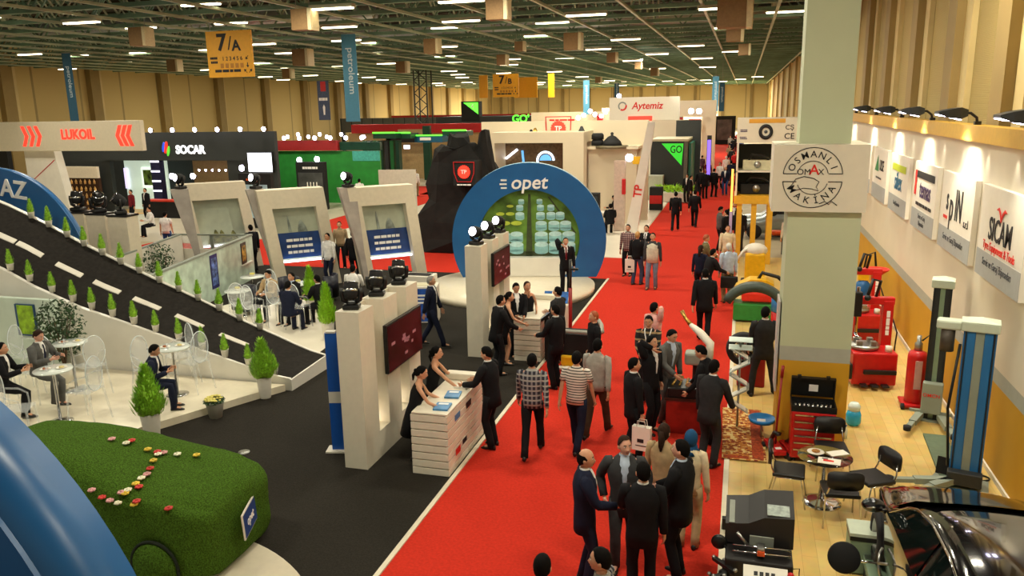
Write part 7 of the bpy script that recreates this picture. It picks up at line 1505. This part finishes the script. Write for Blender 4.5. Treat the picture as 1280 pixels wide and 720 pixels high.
# four people standing further up
pp(785,285,170,'person in a plaid shirt standing at the left of the four on the carpet',pose='stand',kind='shirt',top='plaid',legs='black',h=1.75)
pp(797,294,-20,'person in a dark pullover and jeans with a white bag, back to the camera',pose='stand2',kind='sweater',top='black',legs='jeans',hair='blond',h=1.72)
pp(808,286,165,'person in a black suit and tie behind the beige vest',pose='stand',top='black',tie='dgrey',h=1.76)
pp(816,296,178,'person in a beige padded vest and pale jeans facing the camera',pose='stand2',kind='vest',top='dgrey',legs='ljeans',h=1.78)
pp(845,243,-3,'person in a black suit walking away, left of a pair further up the carpet',pose='walk',top='black',h=1.78)
pp(869,241,-2,'person in a black suit walking away, right of a pair further up the carpet',pose='walk2',top='black',h=1.72)
pp(707,302,-160,'person in a black suit talking on a phone in front of the tank picture',pose='phone',top='black',shirt='white',tie='dred',h=1.72,z=.2)
# cluster at the yellow posts
pp(901,262,-70,'person in a grey shirt looking down, left of the cluster by the yellow posts',pose='both',kind='shirt',top='grey',legs='black',nod=20,h=1.74)
pp(908,266,60,'person in black with a raised hand in the cluster by the yellow posts',pose='phone',top='black',h=1.7)
pp(918,256,175,'person in a black suit at the back of the cluster by the yellow posts',pose='stand',top='black',h=1.77)
pp(925,264,170,'person in a dark suit and white shirt right under the yellow display tower',pose='stand',top='charcoal',h=1.74)
pp(910,286,-175,'person in a cream coat standing behind the white-haired person',pose='stand',kind='sweater',top='cream',legs='beige',hair='brown',h=1.7)
pp(883,298,-80,'person in an olive jacket reading a white paper',pose='both',kind='suit',top='olive',hair='ginger',style='crop',h=1.72,nod=15)
pp(876,311,-20,'person in a dark coat with red and green shoulder bag, seen from behind',pose='stand',kind='sweater',top='navy',legs='black',hair='brown',style='long',female=True,h=1.65)
pp(911,309,20,'white-haired person in a pale shirt and khaki trousers carrying a black bag',pose='stand',kind='shirt',top='lblue',legs='khaki',hair='white',h=1.74)
pp(892,316,-60,'person in a black jacket bending behind the olive jacket',pose='lean',top='black',h=1.7)
# on the machine stand beyond the column
pp(1001,322,160,'person in a navy suit standing left of the square column',pose='behind',top='navy',h=1.78)
pp(985,272,30,'person in a white shirt at the far machine beyond the column',pose='lean2',kind='shirt',top='white',legs='black',h=1.7)
# far crowd
FC=[(859,220,160,'black','long','brown','in black with long brown hair, leftmost of the row across the carpet'),(876,213,20,'charcoal','short','black','in a charcoal coat, second in the row across the carpet'),(882,215,10,'black','short','ginger','in black with ginger hair, middle of the row across the carpet'),
 (893,213,-30,'black','short','black','in a black suit, fourth in the row across the carpet'),(907,211,170,'navy','short','blond','in a navy jacket and blue trousers with fair hair'),(914,203,5,'navy','short','black','in a blue-black coat walking away beyond the row'),
 (873,205,60,'cream','short','grey','in a cream coat behind the row'),(878,196,-20,'plum','short','black','in a plum jacket near the green corner'),(918,192,30,'red','short','brown','in a red top far up the carpet'),(915,187,10,'black','short','black','in black on the bright strip of carpet'),(912,183,170,'tan','short','grey','in a tan jacket and grey hair facing the camera far away'),
 (900,205,150,'white','short','black','in a white top between the dark coats'),(922,204,-10,'black','short','black','in black beside the machine tower edge'),(914,178,0,'navy','short','black','in navy, tiny just right of the white pillar'),(917,174,20,'black','short','brown','in black, tiny in the far crowd centre'),(913,171,180,'lgrey','short','black','in pale grey, tiny in the far crowd'),(919,172,10,'black','short','black','in black, tiny in the far crowd by the dark picture'),(921,169,0,'red','short','black','in red, tiny under the red sign'),(927,177,0,'blue','short','black','in blue, tiny at the right rim of the crowd'),(864,222,-100,'black','short','black','in black half hidden by the green corner'),(929,215,170,'charcoal','short','black','in charcoal at the carpet edge beside the tower'),(885,203,20,'dred','short','black','in dark red in the thick of the far crowd'),(908,197,10,'white','short','white','in white with white hair in the far crowd')]
for i,(x,y,f,c,st,hr,l) in enumerate(FC):
    pp(x,y,f,'distant person '+l,pose=('stand','walk','talk','stand2')[i%4],top=c,kind='suit' if c in('black','charcoal','navy') else 'sweater',legs='black' if i!=4 else 'blue',hair=hr,style=st,h=1.68+.02*(i%6),group='far crowd on the red carpet')
# counters of the striped-arch stand
pp(626,376,-50,'person in a black suit seen from behind at the middle counter, nearest the white tower',pose='lean2',top='black',h=1.76)
pp(637,371,-70,'person with bare shoulders and a black top at the middle counter',pose='lean2',kind='dress',top='black',style='bun',female=True,h=1.68)
pp(645,360,-150,'person in a black suit behind the middle counter looking down',pose='both',top='black',nod=20,h=1.76)
pp(659,358,-140,'person in a sleeveless black dress with hand on chin behind the counter',pose='chin',kind='dress',top='black',style='bun',hair='brown',female=True,h=1.72)
pp(697,365,70,'person in a dark suit facing left past the counter end',pose='talk',top='charcoal',h=1.74)
pp(694,388,65,'person in a black suit facing the counter beside the red post',pose='talkL',top='black',h=1.76)
pp(742,396,120,'balding person with a ginger beard in a black jacket behind the grey rail',pose='stand',kind='sweater',top='black',style='crop',hair='ginger',h=1.7)
pp(546,441,-75,'host in a sleeveless black dress with hair tied back, further one behind the white counter',pose='lean',kind='dress',top='black',style='bun',hair='black',female=True,h=1.72,lean=10)
pp(527,466,-70,'host in a sleeveless black dress with long ponytail, nearer one behind the white counter',pose='lean',kind='dress',top='black',style='bun',hair='black',female=True,h=1.68,lean=14,nod=15)
pp(608,442,80,'person in a black suit writing at the white slatted counter',pose='lean',top='black',h=1.78,lean=6,nod=15,lh=(-.2,.42,1.12),rh=(.2,.4,1.1))
pp(539,351,-80,'grey-haired person in a dark suit walking past the blue leaflet box',pose='walk',top='navy',hair='grey',style='crop',h=1.76)
# far left bars
pp(48,420,-85,'seated person in a grey suit and tie eating at the left bar table',pose='sithigh',top='grey',shirt='white',tie='navy',h=1.74,z=.15,hair='brown',sk=2,nod=25)
pp(193,438,-62,'seated person in a navy suit seen from behind at the glass bar table',pose='sit',top='navy',h=1.70,z=.15,sit=.46,lean=16,nod=20)
pp(2,436,-60,'person at the very left edge, mostly cut off, seated behind the blue arch',pose='sithigh',top='black',h=1.72,z=.15)
# bar behind the ramp
pp(335,343,170,'seated person in a beige jacket facing the camera at the rear bar',pose='sit',top='beige',legs='black',shirt='white',tie='navy',hair='black',nod=20)
pp(364,346,165,'seated person in a black suit and pale shirt facing the camera',pose='sit',top='black',shirt='lblue',fat=1.05)
pp(360,357,0,'seated person in a navy suit with back to the camera',pose='sit',top='navy',nod=10)
pp(396,349,75,'seated person in a black suit facing left by the bright green topiary',pose='sit',top='black')
pp(441,336,10,'person in a white shirt with back to the camera behind the black spotlights',pose='sit',kind='shirt',top='white',legs='black',h=1.75)
# cross aisle
pp(409,296,170,'person in a white shirt and dark tie standing in the cross aisle',pose='stand',kind='shirt',top='white',legs='navy',h=1.74)
pp(424,281,-160,'person in a tan top and black trousers in the cross aisle',pose='stand2',kind='sweater',top='tan',legs='black',h=1.74)
pp(441,292,10,'person in a black suit seen from behind in the cross aisle',pose='talk',top='black',h=1.76)
pp(313,285,60,'person in black standing beyond the low partition',pose='stand',top='black',h=1.74)
# rear stands on the left
pp(497,243,-120,'person with ginger hair seated at a small white desk',pose='sit',kind='tee',top='black',hair='ginger',style='long',female=True)
pp(513,228,20,'person in olive trousers with back turned at the white desk',pose='stand',kind='sweater',top='dgrey',legs='olive')
pp(519,214,0,'person in a white top beyond the white desk',pose='stand',kind='shirt',top='white',legs='khaki')
pp(767,247,90,'person seated at the far side of a white table by the tall white wall',pose='sit',kind='sweater',top='black',style='long',female=True)
pp(763,258,20,'person in black seated on a stool at the white table',pose='sit',top='black')
pp(163,240,160,'person in a dark red top at the far dark stand',pose='stand',kind='sweater',top='dred',legs='black')
pp(181,238,170,'person in black under the lit picture at the far dark stand',pose='stand',top='black')
pp(186,262,150,'person in a white shirt sitting in front of the dark stand',pose='sit',kind='shirt',top='white',legs='black')
pp(206,268,10,'person in a white tee and blue trousers bending by the dark stand',pose='stand2',kind='tee',top='white',legs='blue')
pp(449,226,10,'person in a white shirt before the blue sea poster',pose='stand',kind='shirt',top='white',legs='black')
build_people()
